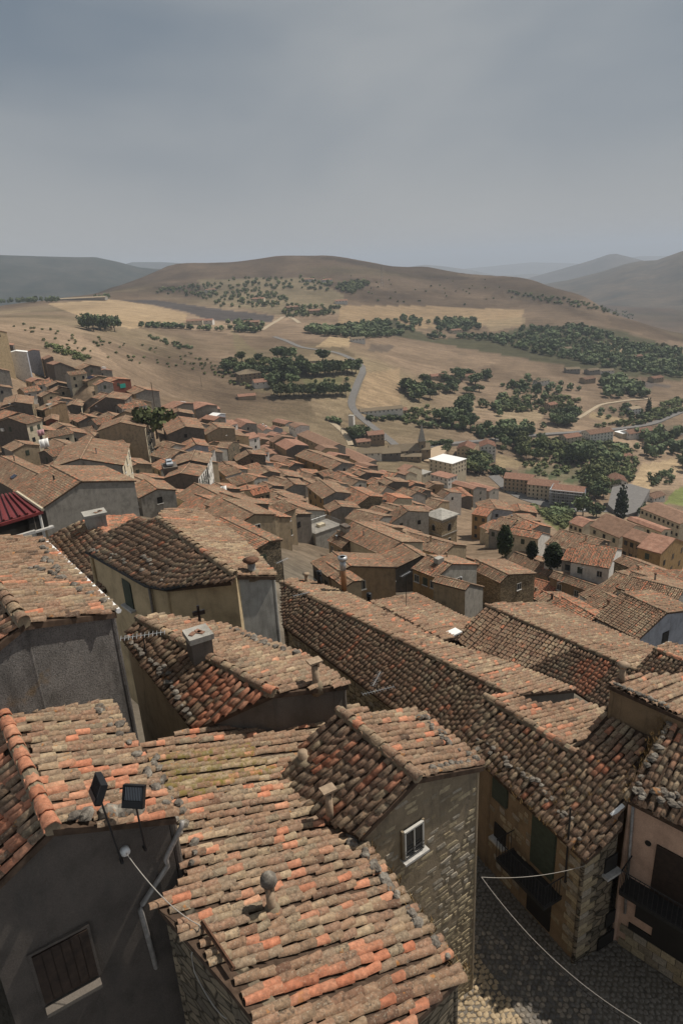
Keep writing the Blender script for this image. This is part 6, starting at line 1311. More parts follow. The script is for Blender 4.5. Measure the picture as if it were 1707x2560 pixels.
# yellow house window and downpipe
p, nn = wallpt(YH, 0, 4, 5, c('D5', 580, 640)); window(YH['o'], p, nn, .8, 1.15, 'shutter', True)
p1, nn = wallpt(YH, 0, 3, 4, c('D5', 715, 600), .1); p2, _ = wallpt(YH, 0, 3, 4, c('D5', 745, 775), .1); b = MB(); b.tube([p1 + [0, 0, .2], p1, p2 - [0, 0, 3]], .06, 8); b.o('downpipe', PIPE, YH['o'], True)
gp = [YH['poly'][0][i] for i in (1, 3, 4, 5)]; b = MB(); b.tube([q + np.array([-.05, -.05, -.02]) for q in gp], .07, 6); b.o('gutter', IRON, YH['roof'])
# skylight in the wedged roof
q = rp(SH, 0, 'Z5', 1500, 745); b = MB(); b.bx(q[0], q[1], q[2] + .12, .8, .6, .1, .6); tag(b.o('skylight', WHITEP), 'pale triangular skylight at the corner of the wedged roof', 'skylight')

# ================================================================ small things in the town
def sp_of(s):
    for sp in SPECS:
        if s in sp['label']: return sp
def roofpt(sp, side, s, t):
    g = sp['built']; w_, dr = (g['wL'], g['dL']) if side < 0 else (g['wR'], g['dR']); ln = np.linalg.norm(g['B'] - g['A']); return g['A'] + g['d'] * ln * s + g['n'] * side * w_ * t - np.array([0, 0, dr * t]) + np.array([0, 0, .15])
k = 0
for sp in SPECS:
    if sp['dep'] < 190 and random.random() < .7 and sp['kw'].get('roof', 'tile') == 'tile':
        side = random.choice((-1, 1)); p = roofpt(sp, side, random.uniform(.2, .8), random.uniform(.25, .7)); o = thing('chimney', 'small flue on the roof of the ' + ' '.join(sp['label'].split()[:9]), 'chimney', tuple(p)); b = MB(); hh_ = random.uniform(.5, 1.1); rr_ = random.uniform(.10, .18)
        b.tube([p - [0, 0, .2], p + [0, 0, hh_]], rr_, 8); b.o('flue', random.choice((CLAYP, PIPE, BLACK)), o); b = MB(); b.tube([p + [0, 0, hh_], p + [0, 0, hh_ + .14]], [rr_ * 1.6, rr_ * 1.2], 8); b.o('cap', random.choice((CLAYP, STEEL, RUST)), o)
    if sp['dep'] < 260 and random.random() < .3:
        p = roofpt(sp, 1, .5, .05); ant('antenna on the ridge of the ' + ' '.join(sp['label'].split()[:10]), p, random.uniform(1.6, 2.6), random.uniform(0, 3), 6, 1.0)
sp = sp_of('twin block chimneys')
for s, lab in ((.1, 'left'), (.32, 'right')): p = roofpt(sp, 1, .85 - s, .12); bchim(lab + ' of the twin concrete block chimneys', p - [0, 0, .4], 1.0, .9, px(p + [0, 0, 1.8])[1], .6, W['conc'], W['dark'])
sp = sp_of('concrete planter'); p = roofpt(sp, -1, .4, .2); b = MB(); b.bx(p[0], p[1], p[2] + .4, 1.3, 1.0, .9, .6); tag(b.o('planter', W['conc']), 'square concrete tank sitting on the red-edged roof', 'tank')
# outside stair and flat terrace by the cream house
sp = sp_of('cream-walled house with dark eaves'); g = sp['built']; a0 = g['A'] + g['n'] * 1.0 - g['d'] * .3; zt = g['z'] - 3.6; o = thing('terrace', 'flat concrete roof terrace with iron railings beside the cream house', 'terrace', (a0[0], a0[1], zt - 4)); d, n3_ = g['d'], g['n']
rzz = math.atan2(n3_[1], n3_[0]); cq = g['A'] - d * 2.6 + n3_ * 1.5; b = MB(); b.bx(cq[0], cq[1], zt - 3, 7.0, 5.0, 6, rzz); b.o('wall', W['conc'], o); b = MB(); b.bx(cq[0], cq[1], zt + .12, 7.2, 5.2, .2, rzz); b.o('deck', W['grey'], o)
b = MB()
for (s0, t0, s1, t1) in ((-3.5, 2.4, 3.5, 2.4), (-3.5, -2.4, -3.5, 2.4), (3.5, -2.4, 3.5, 2.4)):
    p, q = cq + n3_ * s0 + d * t0, cq + n3_ * s1 + d * t1; p[2] = q[2] = zt + .2
    b.tube([p + [0, 0, 1], q + [0, 0, 1]], .03, 4); L_ = np.linalg.norm(q - p)
    for j in range(int(L_ / .25)): r_ = p + (q - p) * j / int(L_ / .25); b.tube([r_, r_ + [0, 0, 1]], .018, 4)
b.o('railing', STEEL, o); b = MB(); b.bx(cq[0], cq[1], zt + .5, 1.6, 1.2, .6, rzz); b.o('roof_hatch', W['cream'], o)
st = thing('stair', 'concrete outside stair descending from the roof terrace', 'stair', tuple(cq - n3_ * 4.6 - [0, 0, 0]))
for j in range(12): b = MB(); q = cq - n3_ * 4.0 + d * (2.2 - j * .33); b.bx(q[0], q[1], zt - .1 - j * .28, 1.1, .36, .16, rzz); b.o('step', W['conc'], st)
b = MB(); p = cq - n3_ * 4.5 + d * 2.2; q = cq - n3_ * 4.5 + d * (-1.6); p[2] = zt + .8; q[2] = zt - 2.4; b.tube([p, q], .035, 5); b.o('handrail', STEEL, st)
# white terrace with a palm
def palm(p, label):
    o = thing('potted_palm', label, 'plant', tuple(p)); b = MB(); b.tube([p, p + [0, 0, .5]], [.25, .3], 8); b.o('pot', CLAYP, o); b = MB()
    for j in range(14):
        a = j * 2.4; e = [p + np.array([math.cos(a) * r_, math.sin(a) * r_, .9 + .9 * r_ - .75 * r_ * r_]) for r_ in (0, .4, .8, 1.2)]; nx = np.array([-math.sin(a), math.cos(a), 0]) * .13
        V = [x + s * nx for x in e for s in (-1, 1)]; b.add(V, [(0, 1, 3, 2), (2, 3, 5, 4), (4, 5, 7, 6)])
    b.o('fronds', LEAF[0], o)
# features that single houses carry
def on_gable(sp, s, dz, w_, h_, t_, mat, name):
    g = sp['built']; p = g['A'] + g['n'] * (-g['wL'] + (g['wL'] + g['wR']) * s) - g['d'] * (t_ / 2 + .01); b = MB(); b.bx(p[0], p[1], g['z'] - dz, w_, t_, h_, math.atan2(g['n'][1], g['n'][0])); return b.o(name, mat, g['o'])
def on_roof(sp, side, s, t, w_, l_, h_, mat, name, par=True):
    g = sp['built']; p = roofpt(sp, side, s, t); sl = (g['dL'] / g['wL']) if side < 0 else (g['dR'] / g['wR']); nn = g['n'] * side; t3 = Vector((nn[0], nn[1], -sl)).normalized(); d3 = Vector(g['d']); n3 = t3.cross(d3); n3 = n3 if n3.z > 0 else -n3
    M = Matrix.Translation(p + np.array([0, 0, .12])) @ Matrix((d3, t3, n3)).transposed().to_4x4() @ Matrix.Diagonal((l_, w_, h_, 1)); b = MB(); b.box(M); return b.o(name, mat, g['roof'] if par else None)
TURQ = plain('turquoise_shutter', (.03, .30, .24), .6, .1); PANEL = plain('solar_panel', (.015, .02, .045), .15, .1, 2, .6)
on_gable(sp_of('turquoise shutter'), .62, 3.0, 2.4, 1.7, .12, TURQ, 'shutter'); on_gable(sp_of('white air conditioner'), .22, 3.4, 1.1, .8, .4, WHITEP, 'air_conditioner')
on_roof(sp_of('dark solar panel'), -1, .5, .5, 2.6, 5.0, .12, PANEL, 'solar_panel'); on_roof(sp_of('bright skylight strip'), 1, .4, .4, .9, 3.5, .12, WHITEP, 'skylight')
on_roof(sp_of('dark-tiled roof with a white skylight'), -1, .3, .6, 1.0, 1.6, .12, WHITEP, 'skylight'); on_roof(sp_of('roof with skylight at the left edge'), -1, .3, .6, 1.0, 1.4, .14, PANEL, 'skylight')
on_roof(sp_of('roof with skylight box'), -1, .4, .5, 1.6, 1.6, .9, W['conc'], 'skylight_box'); on_roof(sp_of('and a roof hatch'), -1, .5, .45, 1.3, 1.3, .7, DARK, 'roof_hatch')
on_roof(sp_of('with a white tank'), 1, .4, .2, 1.6, 1.6, 1.4, WHITEP, 'water_tank'); on_roof(sp_of('with white chimneys'), 1, .3, .2, .9, .9, 1.6, WHITEP, 'chimney'); on_roof(sp_of('with white chimneys'), 1, .7, .2, .9, .9, 1.6, WHITEP, 'chimney')
on_roof(sp_of('with white coping'), 1, .05, .5, 3.0, .3, .15, WHITEP, 'coping'); on_roof(sp_of('yard with pale coping'), 1, .1, .5, 3.0, .4, .3, W['cream'], 'coping')
g = sp_of('grass edge with a pole')['built']; b = MB(); p = g['A'] - g['d'] * 2 + g['n'] * 2; b.tube([p - [0, 0, 7], p + [0, 0, 3]], .14, 6); b.o('pole', BARK, g['o'])
on_gable(sp_of('barred opening'), .3, 3.6, 1.4, 2.2, .14, DARK, 'barred_opening')
# washing hung out in the alleys
def washing(k, x, y, w_, h_, rz, mat, label):
    uv = c(k, x, y); p = ray(*uv) * depth_at(*uv) * .965; V = []; Fc = []; nx = 9
    for i in range(nx):
        t = i / (nx - 1) - .5
        for z in (0, -.5, -1.0): q = p + np.array([math.cos(rz) * t * w_, math.sin(rz) * t * w_, z * h_]) + np.array([-math.sin(rz), math.cos(rz), 0]) * .12 * math.sin(i * 1.9 + z * 2); V.append(q)
    for i in range(nx - 1): Fc += [(i * 3, i * 3 + 3, i * 3 + 4, i * 3 + 1), (i * 3 + 1, i * 3 + 4, i * 3 + 5, i * 3 + 2)]
    o = obj('washing', V, Fc, mat, smooth=True); md = o.modifiers.new('solid', 'SOLIDIFY'); md.thickness = .02; tag(o, label, 'laundry', 'washing hung in the alleys')
washing('E3', 915, 1130, 2.2, 3.2, .5, WHITEP, 'long white sheet hung beside the white balconied front'); washing('E1', 530, 1330, 2.0, 1.6, .9, plain('pink_cloth', (.45, .25, .27), .9, .1), 'pink washing above the white washing at left'); washing('E1', 570, 1450, 2.4, 2.2, .9, WHITEP, 'white washing hung in the dark left alley')
# ================================================================ vegetation
def leafm(name, a, b_):
    def f(n):
        r = n.new('ShaderNodeObjectInfo').outputs['Random']; col = n.mix(n.noise(.9, 3), a, b_); col = n.mix(1.0, col, n.rmp(r, [(0, .65), (1, 1.5)]), 'MULTIPLY'); col = n.mix(1.0, col, n.rmp(n.noise(.035, 3, .7), [(.35, .7), (.65, 1.45)]), 'MULTIPLY'); col = n.mix(n.rmp(n.noise(.05, 2), [(.5, 0.0), (.7, .5)]), col, (.12, .115, .05)); n.col(col)
    m = material(name, f, .85, .15); return m
LEAF = [leafm('leaves_dark', (.055, .075, .036), (.105, .125, .06)), leafm('leaves_mid', (.065, .08, .032), (.13, .14, .06)), leafm('leaves_olive', (.11, .12, .065), (.19, .19, .11)), leafm('leaves_cypress', (.02, .03, .014), (.045, .058, .028))]
def crown_mesh(kind, i, nl):
    r = np.random.default_rng(900 + i * 7 + kind); V = []; Fc = []
    if kind == 3: lob = [(0, 0, z, .30 * (1 - abs(z - .45) * .9)) for z in np.linspace(.12, .95, 12)]
    else: lob = [(0, 0, .62, .30)] + [(r.normal(0, .2), r.normal(0, .2), r.uniform(.45, .85), r.uniform(.14, .24)) for _ in range(9)]
    lob = np.array(lob); wts = lob[:, 3] ** 2; wts /= wts.sum(); pick = r.choice(len(lob), nl, p=wts)
    d = r.normal(size=(nl, 3)); d /= np.linalg.norm(d, axis=1)[:, None]; rad = lob[pick, 3] * r.uniform(.55, 1.08, nl); c0 = lob[pick, :3] + d * rad[:, None] * np.array([1, 1, .85 if kind != 3 else 1.3])
    for j in range(nl):
        nrm = d[j] * .6 + r.normal(0, .5, 3); nrm /= np.linalg.norm(nrm); a = np.cross(nrm, r.normal(size=3)); a /= np.linalg.norm(a); b_ = np.cross(nrm, a); s = r.uniform(.035, .075) * (.85 if kind == 3 else 1.0) * math.sqrt(500 / nl) * (2.0 if nl > 1000 else 1.35)
        k = len(V)
        for t in range(5): ang = t * 1.2566; q = s * r.uniform(.7, 1.15); V.append(c0[j] + a * q * math.cos(ang) + b_ * q * math.sin(ang) * .8 + nrm * q * .2 * (t % 2))
        Fc.append(tuple(range(k, k + 5)))
    return mesh('crown', V, Fc, LEAF[kind])
CROWN = {(k, i): crown_mesh(k, i, 420) for k in range(4) for i in range(3)}
BIGC = {k: crown_mesh(k, 9, 2600) for k in (0, 3)}
def trunk_mesh(i, bare=.5):
    b = MB(); r = random.Random(i); b.tube([(0, 0, -.06), (0, 0, .15), (r.uniform(-.03, .03), r.uniform(-.03, .03), .55)], [.035, .028, .014], 6)
    for j in range(4): a = r.uniform(0, 6.3); b.tube([(0, 0, .22 + j * .05), (.1 * math.cos(a), .1 * math.sin(a), .45 + j * .05), (.2 * math.cos(a), .2 * math.sin(a), .6 + j * .05)], [.014, .01, .004], 5)
    return mesh('trunk', b.V, b.F, BARK)
TRUNK = [trunk_mesh(i) for i in range(3)]
def tree(p, h_, kind, label, group=None, wx=1.0, name='tree', big=False):
    o = thing(name, label, 'tree', tuple(p), group); M = Matrix.Translation(p) @ Matrix.Rotation(random.uniform(0, 6.3), 4, 'Z') @ Matrix.Diagonal((h_ * wx, h_ * wx, h_, 1))
    link(bpy.data.objects.new('trunk', TRUNK[random.randrange(3)]), o, M); link(bpy.data.objects.new('crown', BIGC[kind] if big else CROWN[(kind, random.randrange(3))]), o, M); return o
LATE = []
def grove(k, poly, n_, hr, kind, label, group, wx=1.0, name='tree', stuff=False):
    if stuff: LATE.append((k, poly, n_, hr, wx)); return
    poly = cs(k, *poly); us = [p[0] for p in poly]; vs = [p[1] for p in poly]; m = 0; t = 0; pl = []
    while m < n_ and t < n_ * 40:
        t += 1; u, v = random.uniform(min(us), max(us)), random.uniform(min(vs), max(vs))
        if not inpoly(np.array(u), np.array(v), poly): continue
        p = hit((u, v), 0, 60); 
        if any((p[0] - q[0]) ** 2 + (p[1] - q[1]) ** 2 < (hr[0] * .35) ** 2 for q in pl): continue
        pl.append(p); tree(p, random.uniform(*hr), kind if isinstance(kind, int) else random.choice(kind), label, group, wx, name); m += 1
def row(k, p, q, n_, hr, kind, label, group, wx=1.0, name='tree', stuff=False):
    if stuff: LATE.append((k, [p, (p[0], p[1] - 4), (q[0], q[1] - 4), q], n_, hr, wx)); return
    p, q = c(k, *p), c(k, *q)
    for i in range(n_):
        t = (i + .5) / n_; g = hit((p[0] + (q[0] - p[0]) * t + random.uniform(-2, 2), p[1] + (q[1] - p[1]) * t + random.uniform(-1, 1)), 0, 60); tree(g, random.uniform(*hr), kind, label, group, wx, name)
# the three cypresses in the town
for (x, y, y1, lab, wx) in ((840, 1135, 850, 'tallest dark cypress rising among the roofs', 1.05), (1195, 1200, 1040, 'smallest of the three dark conifers among the roofs', 1.4), (1470, 1310, 1075, 'broad dark conifer right of the small one among the roofs', 1.5)):
    uv = c('E6', x, y); p = ray(*uv) * (depth_at(*uv) * .96); h_ = (top_at(p, c('E6', x, y1)[1]) - p[2]) / .97; p[2] -= .08 * h_; tree(p, h_ * 1.1, 3, lab, None, wx, 'cypress_tree', True)
uv = c('C1', 1390, 965); p = ray(*uv) * depth_at(*uv) * .97; h_ = (top_at(p, c('C1', 0, 745)[1]) - p[2]); p[2] -= .35 * h_; tree(p, h_ * 1.32, 1, 'bright green leafy tree between the khaki gable and the dark houses', None, 1.0)
grove('F3', [(330, 330), (420, 270), (560, 250), (640, 290), (560, 340), (470, 400), (400, 380)], 30, (9, 17), 0, 'round dark pine in the grove left of the bent road', 'pines in the grove by the bent road', 1.15)
row('F3', (600, 320), (880, 300), 13, (14, 19), 0, 'dark tree in the row along the top of the grove', 'row along the grove top', 1.0)
row('F3', (420, 430), (830, 425), 17, (10, 15), 0, 'dark tree in the straight lower hedge of the grove', 'lower hedge row of the grove', 1.0)
grove('F3', [(120, 260), (260, 230), (400, 240), (330, 300), (200, 330)], 15, (10, 15), (0, 1), 'dark tree around the stone farmhouse', 'trees by the stone farmhouse', 1.1)
grove('F3', [(640, 350), (830, 340), (860, 370), (820, 400), (620, 400)], 14, (4, 6), 2, 'small olive tree inside the grove clearing', 'olives in the grove clearing', 1.1, 'olive_tree', stuff=True)
row('F3', (420, 215), (520, 225), 4, (14, 17), 0, 'dark tree topping the left end of the grove', 'trees on the left of the grove', 1.2)
tree(hit(c('F3', 688, 238)), 17, 0, 'single round tree in the pale field above the grove', None, 1.2); tree(hit(c('F3', 563, 237)), 9, 0, 'small lone tree left of the round one in the pale field', None, 1.2)
grove('F4', [(0, 290), (60, 230), (150, 240), (220, 300), (160, 340), (20, 350)], 18, (9, 17), 0, 'large dark oak at the left of the round grove', 'oaks at the left of the round grove', 1.25)
grove('F4', [(220, 200), (300, 190), (480, 210), (520, 240), (420, 300), (300, 330), (220, 320)], 22, (8, 17), 0, 'large dark oak in the middle of the round grove', 'oaks in the round grove', 1.25)
grove('F4', [(430, 360), (560, 300), (800, 330), (760, 400), (600, 430), (460, 420)], 22, (6, 12), (0, 1), 'dark tree behind the brown field strip', 'trees behind the field strip', 1.2, stuff=True)
grove('F4', [(560, 220), (760, 230), (930, 260), (1040, 290), (900, 310), (740, 300), (600, 290)], 24, (7, 13), (0, 1), 'dark tree around the olive rows', 'trees around the olive rows', 1.2, stuff=True)
for j in range(5): row('F4', (530 + j * 26, 262 + j * 9), (740 + j * 14, 258 + j * 12), 9, (4, 5.5), 2, 'small olive tree in the regular olive rows', 'olive rows', 1.1, 'olive_tree', stuff=True)
grove('F4', [(330, 360), (390, 350), (380, 510), (330, 520)], 14, (12, 18), 0, 'dark tree in the strip left of the ploughed field', 'strip left of the ploughed field', 1.1)
grove('F4', [(190, 450), (290, 440), (290, 490), (200, 490)], 6, (13, 17), 0, 'dark tree of the twin clump in the pale field', 'twin clump in the pale field', 1.3)
row('F4', (95, 490), (350, 505), 16, (5, 8), 0, 'low dark hedge tree under the twin clump', 'hedge under the twin clump', 1.2, stuff=True)
grove('F4', [(500, 560), (760, 560), (830, 620), (780, 690), (560, 640)], 28, (7, 15), (0, 1), 'dark poplar-like tree in the thick belt below the valley road', 'belt below the valley road')
grove('F4', [(930, 640), (1000, 640), (1010, 700), (930, 700)], 9, (14, 20), 0, 'tall dark tree under the square yellow house', 'trees under the square yellow house')
grove('F4', [(1010, 600), (1180, 590), (1300, 640), (1200, 690), (1020, 670)], 30, (6, 10), (0, 1, 2), 'garden tree below the hotel-like house', 'garden trees below the hotel', 1.2, stuff=True)
grove('F4', [(1040, 740), (1140, 730), (1160, 860), (1080, 910), (1020, 880)], 30, (10, 16), (0, 1), 'dark tree left of the white salmon-roofed house', 'trees by the salmon-roofed house', 1.1)
grove('F4', [(1300, 540), (1568, 520), (1600, 640), (1400, 680), (1300, 620)], 34, (7, 14), 0, 'dark tree in the wood at the right edge of the valley', 'wood at the right edge', stuff=True)
grove('F4', [(860, 420), (960, 390), (980, 470), (900, 500), (840, 480)], 20, (10, 16), 0, 'dark tree beside the pale side track', 'trees beside the side track', 1.1)
grove('F4', [(1060, 410), (1250, 370), (1400, 420), (1330, 460), (1120, 440)], 30, (5, 8), (0, 2), 'low orchard tree above the valley road', 'orchard above the valley road', 1.3, stuff=True)
grove('F4', [(380, 520), (480, 490), (640, 480), (820, 500), (800, 530), (420, 555)], 34, (7, 12), (0, 1), 'dark tree along the upper side of the valley road', 'trees along the valley road', 1.1, stuff=True)
grove('F4', [(360, 670), (460, 680), (480, 760), (350, 770)], 18, (9, 13), (0, 1), 'leafy tree right of the tall cream block', 'trees by the tall cream block', 1.2)
row('F4', (130, 600), (270, 590), 9, (5, 6.5), 0, 'clipped round tree along the piazza', 'clipped piazza trees', 1.3); row('F4', (225, 640), (265, 610), 4, (5, 6.5), 0, 'clipped round tree at the end of the piazza', 'clipped trees at the piazza end', 1.3)
row('F4', (500, 745), (600, 790), 6, (7, 9), 0, 'round street tree beside the lower road', 'street trees by the lower road', 1.2)
for (x, y, h_, wx, lab, kd) in ((1215, 995, 19, .75, 'dark pyramidal fir by the car park', 3), (1005, 985, 15, .9, 'dark tree at the right end of the apartment row', 0), (1080, 990, 10, 1.3, 'round bush-like tree left of the fir', 0), (1370, 415, 17, .7, 'lone conifer beside the small white house', 3), (700, 640, 12, .6, 'tree behind the coral-roofed tall house', 0)):
    tree(hit(c('F4', x, y)), h_, kd, lab, None, wx)
grove('F4', [(840, 960), (960, 950), (960, 1010), (830, 1010)], 10, (4, 7), (0, 1), 'scrub tree on the slope below the apartment row', 'scrub below the apartments', 1.4, stuff=True)
grove('F4', [(1370, 760), (1500, 740), (1520, 800), (1400, 830)], 22, (4, 6), (1, 2), 'small orchard tree between the mown strip and the lawn', 'orchard by the lawn', 1.2, stuff=True)
grove('F4', [(1330, 960), (1500, 1000), (1520, 1050), (1340, 1010)], 14, (7, 10), 0, 'dark tree in front of the barrack-like house', 'trees by the barrack-like house', 1.2)
grove('C4', [(1560, 480), (1640, 460), (1640, 620), (1540, 580)], 8, (10, 15), 0, 'large dark tree cut by the right edge beside the mown strip', 'trees at the right edge', 1.2)
row('F1', (0, 292), (270, 284), 34, (9, 14), 3, 'dark conifer in the far treeline on the plateau', 'far treeline', .8, stuff=True); row('F1', (430, 275), (500, 270), 9, (9, 13), 3, 'dark conifer at the right end of the far shed', 'conifers by the far shed', .8, stuff=True)
grove('F1', [(390, 400), (520, 400), (540, 425), (400, 415)], 16, (14, 20), 0, 'tall tree in the copse on the bare slope', 'copse on the bare slope', .9)
row('F1', (640, 398), (1180, 425), 46, (7, 11), 0, 'dark tree in the long hedge past the cream villa', 'long hedge past the villa', 1.3, stuff=True)
grove('F1', [(1030, 375), (1210, 375), (1200, 425), (1030, 410)], 24, (8, 12), 0, 'dark tree around the red-roofed hedge house', 'trees at the hedge end', 1.3, stuff=True)
grove('F1', [(680, 440), (900, 500), (860, 510), (690, 460)], 26, (3, 5), (0, 2), 'scrub bush in the gully on the bare slope', 'gully scrub', 1.6, stuff=True)
grove('C3', [(270, 330), (330, 300), (400, 300), (420, 330), (330, 390)], 10, (8, 12), 0, 'dark tree beside the roadside villa', 'trees by the roadside villa', 1.1)
grove('C3', [(420, 170), (560, 170), (800, 150), (790, 180), (450, 195)], 22, (4, 6), 0, 'garden shrub in front of the pale farm range', 'garden of the farm range', 1.5, stuff=True)
row('C3', (60, 180), (190, 220), 6, (4, 6), 0, 'round shrub on the bend of the dirt road', 'shrubs by the dirt road', 1.5, stuff=True)
# woods that read as one mass, and the loose scrub of the slopes
def mass(name, specs, kind, label_kind='stuff'):
    V = []; Fc = []; base = 0
    for (k, poly, n_, hr, wx) in specs:
        poly = cs(k, *poly); us = [p[0] for p in poly]; vs = [p[1] for p in poly]; m = 0; t = 0
        while m < n_ and t < n_ * 30:
            t += 1; u, v = random.uniform(min(us), max(us)), random.uniform(min(vs), max(vs))
            if not inpoly(np.array(u), np.array(v), poly): continue
            p = hit((u, v), 0, 60); h_ = random.uniform(*hr); me_ = LOWC[random.randrange(3)]; a = random.uniform(0, 6.3); ca, sa = math.cos(a), math.sin(a); q = me_[0] * np.array([h_ * wx, h_ * wx, h_])
            V.append(np.c_[q[:, 0] * ca - q[:, 1] * sa, q[:, 0] * sa + q[:, 1] * ca, q[:, 2]] + p); Fc.append(me_[1] + base); base += len(q); m += 1
    V = np.vstack(V); Fc = np.vstack(Fc); me = bpy.data.meshes.new(name); me.vertices.add(len(V)); me.vertices.foreach_set('co', V.astype(np.float32).ravel()); me.loops.add(Fc.size); me.loops.foreach_set('vertex_index', Fc.ravel().astype(np.int32))
    me.polygons.add(len(Fc)); me.polygons.foreach_set('loop_start', np.arange(0, Fc.size, 4, dtype=np.int32)); me.update(calc_edges=True); me.materials.append(LEAF[kind]); o = bpy.data.objects.new(name, me); link(o); o['kind'] = 'stuff'; return o
def low_crown(i):
    r = np.random.default_rng(50 + i); V = []; Fc = []
    for j in range(60):
        d = r.normal(size=3); d /= np.linalg.norm(d); c0 = np.array([0, 0, .5]) + d * np.array([.36, .36, .42]) * r.uniform(.6, 1.05); nrm = d + r.normal(0, .4, 3); nrm /= np.linalg.norm(nrm); a = np.cross(nrm, r.normal(size=3)); a /= np.linalg.norm(a); b_ = np.cross(nrm, a); s = r.uniform(.12, .2)
        k = len(V); V += [c0 + a * s, c0 + b_ * s * .8, c0 - a * s, c0 - b_ * s * .8]; Fc.append((k, k + 1, k + 2, k + 3))
    return np.array(V), np.array(Fc)
LOWC = [low_crown(i) for i in range(3)]
o = mass('woodland', [('F2', [(0, 400), (250, 405), (440, 440), (700, 470), (1000, 540), (1300, 600), (1568, 630), (1568, 510), (1320, 470), (1150, 395), (820, 400), (820, 430), (600, 440), (430, 455), (330, 400), (250, 360)], 900, (4, 12), 1.3), ('F2', [(260, 350), (330, 355), (420, 385), (330, 400)], 40, (6, 10), 1.3), ('F2', [(440, 370), (640, 375), (640, 420), (450, 420)], 70, (10, 16), 1.1), ('F3', [(580, 60), (1000, 55), (1150, 90), (900, 110), (600, 80)], 150, (9, 14), 1.3), ('F2', [(1200, 640), (1300, 640), (1420, 720), (1200, 720)], 60, (10, 15), 1.2)] + LATE, 0); o['label'] = 'dark green woodland belt across the foot of the far hill'; o['category'] = 'woodland'
o = mass('scrub', [('F1', [(680, 240), (1050, 180), (1400, 170), (1568, 200), (1568, 240), (1250, 230), (900, 265)], 190, (6, 11), 1.2), ('F1', [(850, 240), (1300, 250), (1320, 310), (1000, 310)], 110, (6, 11), 1.2), ('F1', [(1290, 300), (1560, 310), (1520, 350), (1290, 355)], 80, (6, 10), 1.2), ('F2', [(0, 190), (160, 200), (60, 250), (0, 245)], 60, (9, 14), 1.2), ('F2', [(760, 235), (1000, 265), (1320, 330), (1360, 370), (1150, 320), (900, 280)], 110, (5, 9), 1.4), ('F2', [(0, 150), (700, 180), (900, 250), (600, 300), (0, 280)], 40, (3, 6), 1.5), ('F2', [(1160, 470), (1310, 470), (1320, 540), (1180, 540)], 90, (4, 6), 1.2), ('F2', [(1300, 470), (1500, 480), (1480, 540), (1320, 540)], 120, (4, 7), 1.4), ('F1', [(0, 360), (420, 440), (900, 520), (1100, 640), (600, 560), (200, 480)], 90, (1.5, 3), 1.6), ('F1', [(200, 470), (420, 540), (380, 560), (220, 500)], 70, (2, 3.5), 1.7), ('F1', [(900, 540), (1060, 600), (1160, 690), (1050, 660), (920, 570)], 40, (2, 4), 1.5), ('F4', [(0, 380), (150, 380), (150, 470), (0, 470)], 40, (3, 5), 1.6), ('F4', [(520, 330), (900, 320), (1000, 350), (880, 420), (560, 400)], 110, (4, 7), 1.4), ('F4', [(620, 680), (1050, 640), (1250, 700), (1240, 860), (1100, 830), (1030, 780), (760, 760)], 190, (2, 4), 1.7), ('F4', [(700, 930), (950, 1000), (900, 1060), (780, 990)], 90, (2, 4), 1.6), ('F4', [(1250, 640), (1330, 690), (1260, 880), (1200, 860)], 50, (3, 5), 1.4), ('F4', [(1000, 500), (1300, 450), (1500, 330), (1568, 340), (1568, 400), (1350, 480)], 130, (3, 6), 1.6), ('F4', [(540, 560), (1100, 560), (1300, 640), (1250, 690), (800, 690)], 140, (4, 8), 1.4)], 1); o['label'] = 'loose scrub and hedge bushes dotted over the dry slopes'; o['category'] = 'scrub'
# grass and moss between tiles of the near roofs: small dry tufts
def tufts(name, pts, s=.12, mat=None):
    b = MB()
    for p in pts:
        for j in range(7): a = random.uniform(0, 6.3); l = s * random.uniform(.5, 1.3); q = Vector(p) + Vector((random.uniform(-.06, .06), random.uniform(-.06, .06), 0)); e = Vector((math.cos(a) * l * .6, math.sin(a) * l * .6, l)); w_ = Vector((-math.sin(a), math.cos(a), 0)) * .012; b.add([q - w_, q + w_, q + e], [(0, 1, 2)])
    o = b.o(name, mat or GRASS); o['kind'] = 'stuff'; return o
GRASS = plain('dry_grass', (.20, .125, .05), .9, .3, 5); pts_ = []
for hs, i, a, b_ in ((R1, 0, 7, 8), (R1, 0, 6, 7), (MH, 0, 6, 8), (PH, 0, 0, 3)):
    pa, pb2 = hs['poly'][i][a], hs['poly'][i][b_]
    for t in np.linspace(0, 1, 60): q = pa + (pb2 - pa) * t; pts_.append((q[0] + random.uniform(-.15, .15), q[1] + random.uniform(-.15, .15), q[2] + .03))
for t in range(160): u, v = random.uniform(1200, 1560), random.uniform(1850, 2080); q = on(MH['pl'][0], (u, v)); pts_.append(tuple(q + [0, 0, .06])) if inpoly(np.array(u), np.array(v), [(1250, 1800), (1430, 1900), (1550, 2000), (1470, 2100), (1240, 1900)]) else None
o = tufts('dry_grass', pts_); o['label'] = 'dry reddish grass tufts between the near roof tiles'; o['category'] = 'grass'
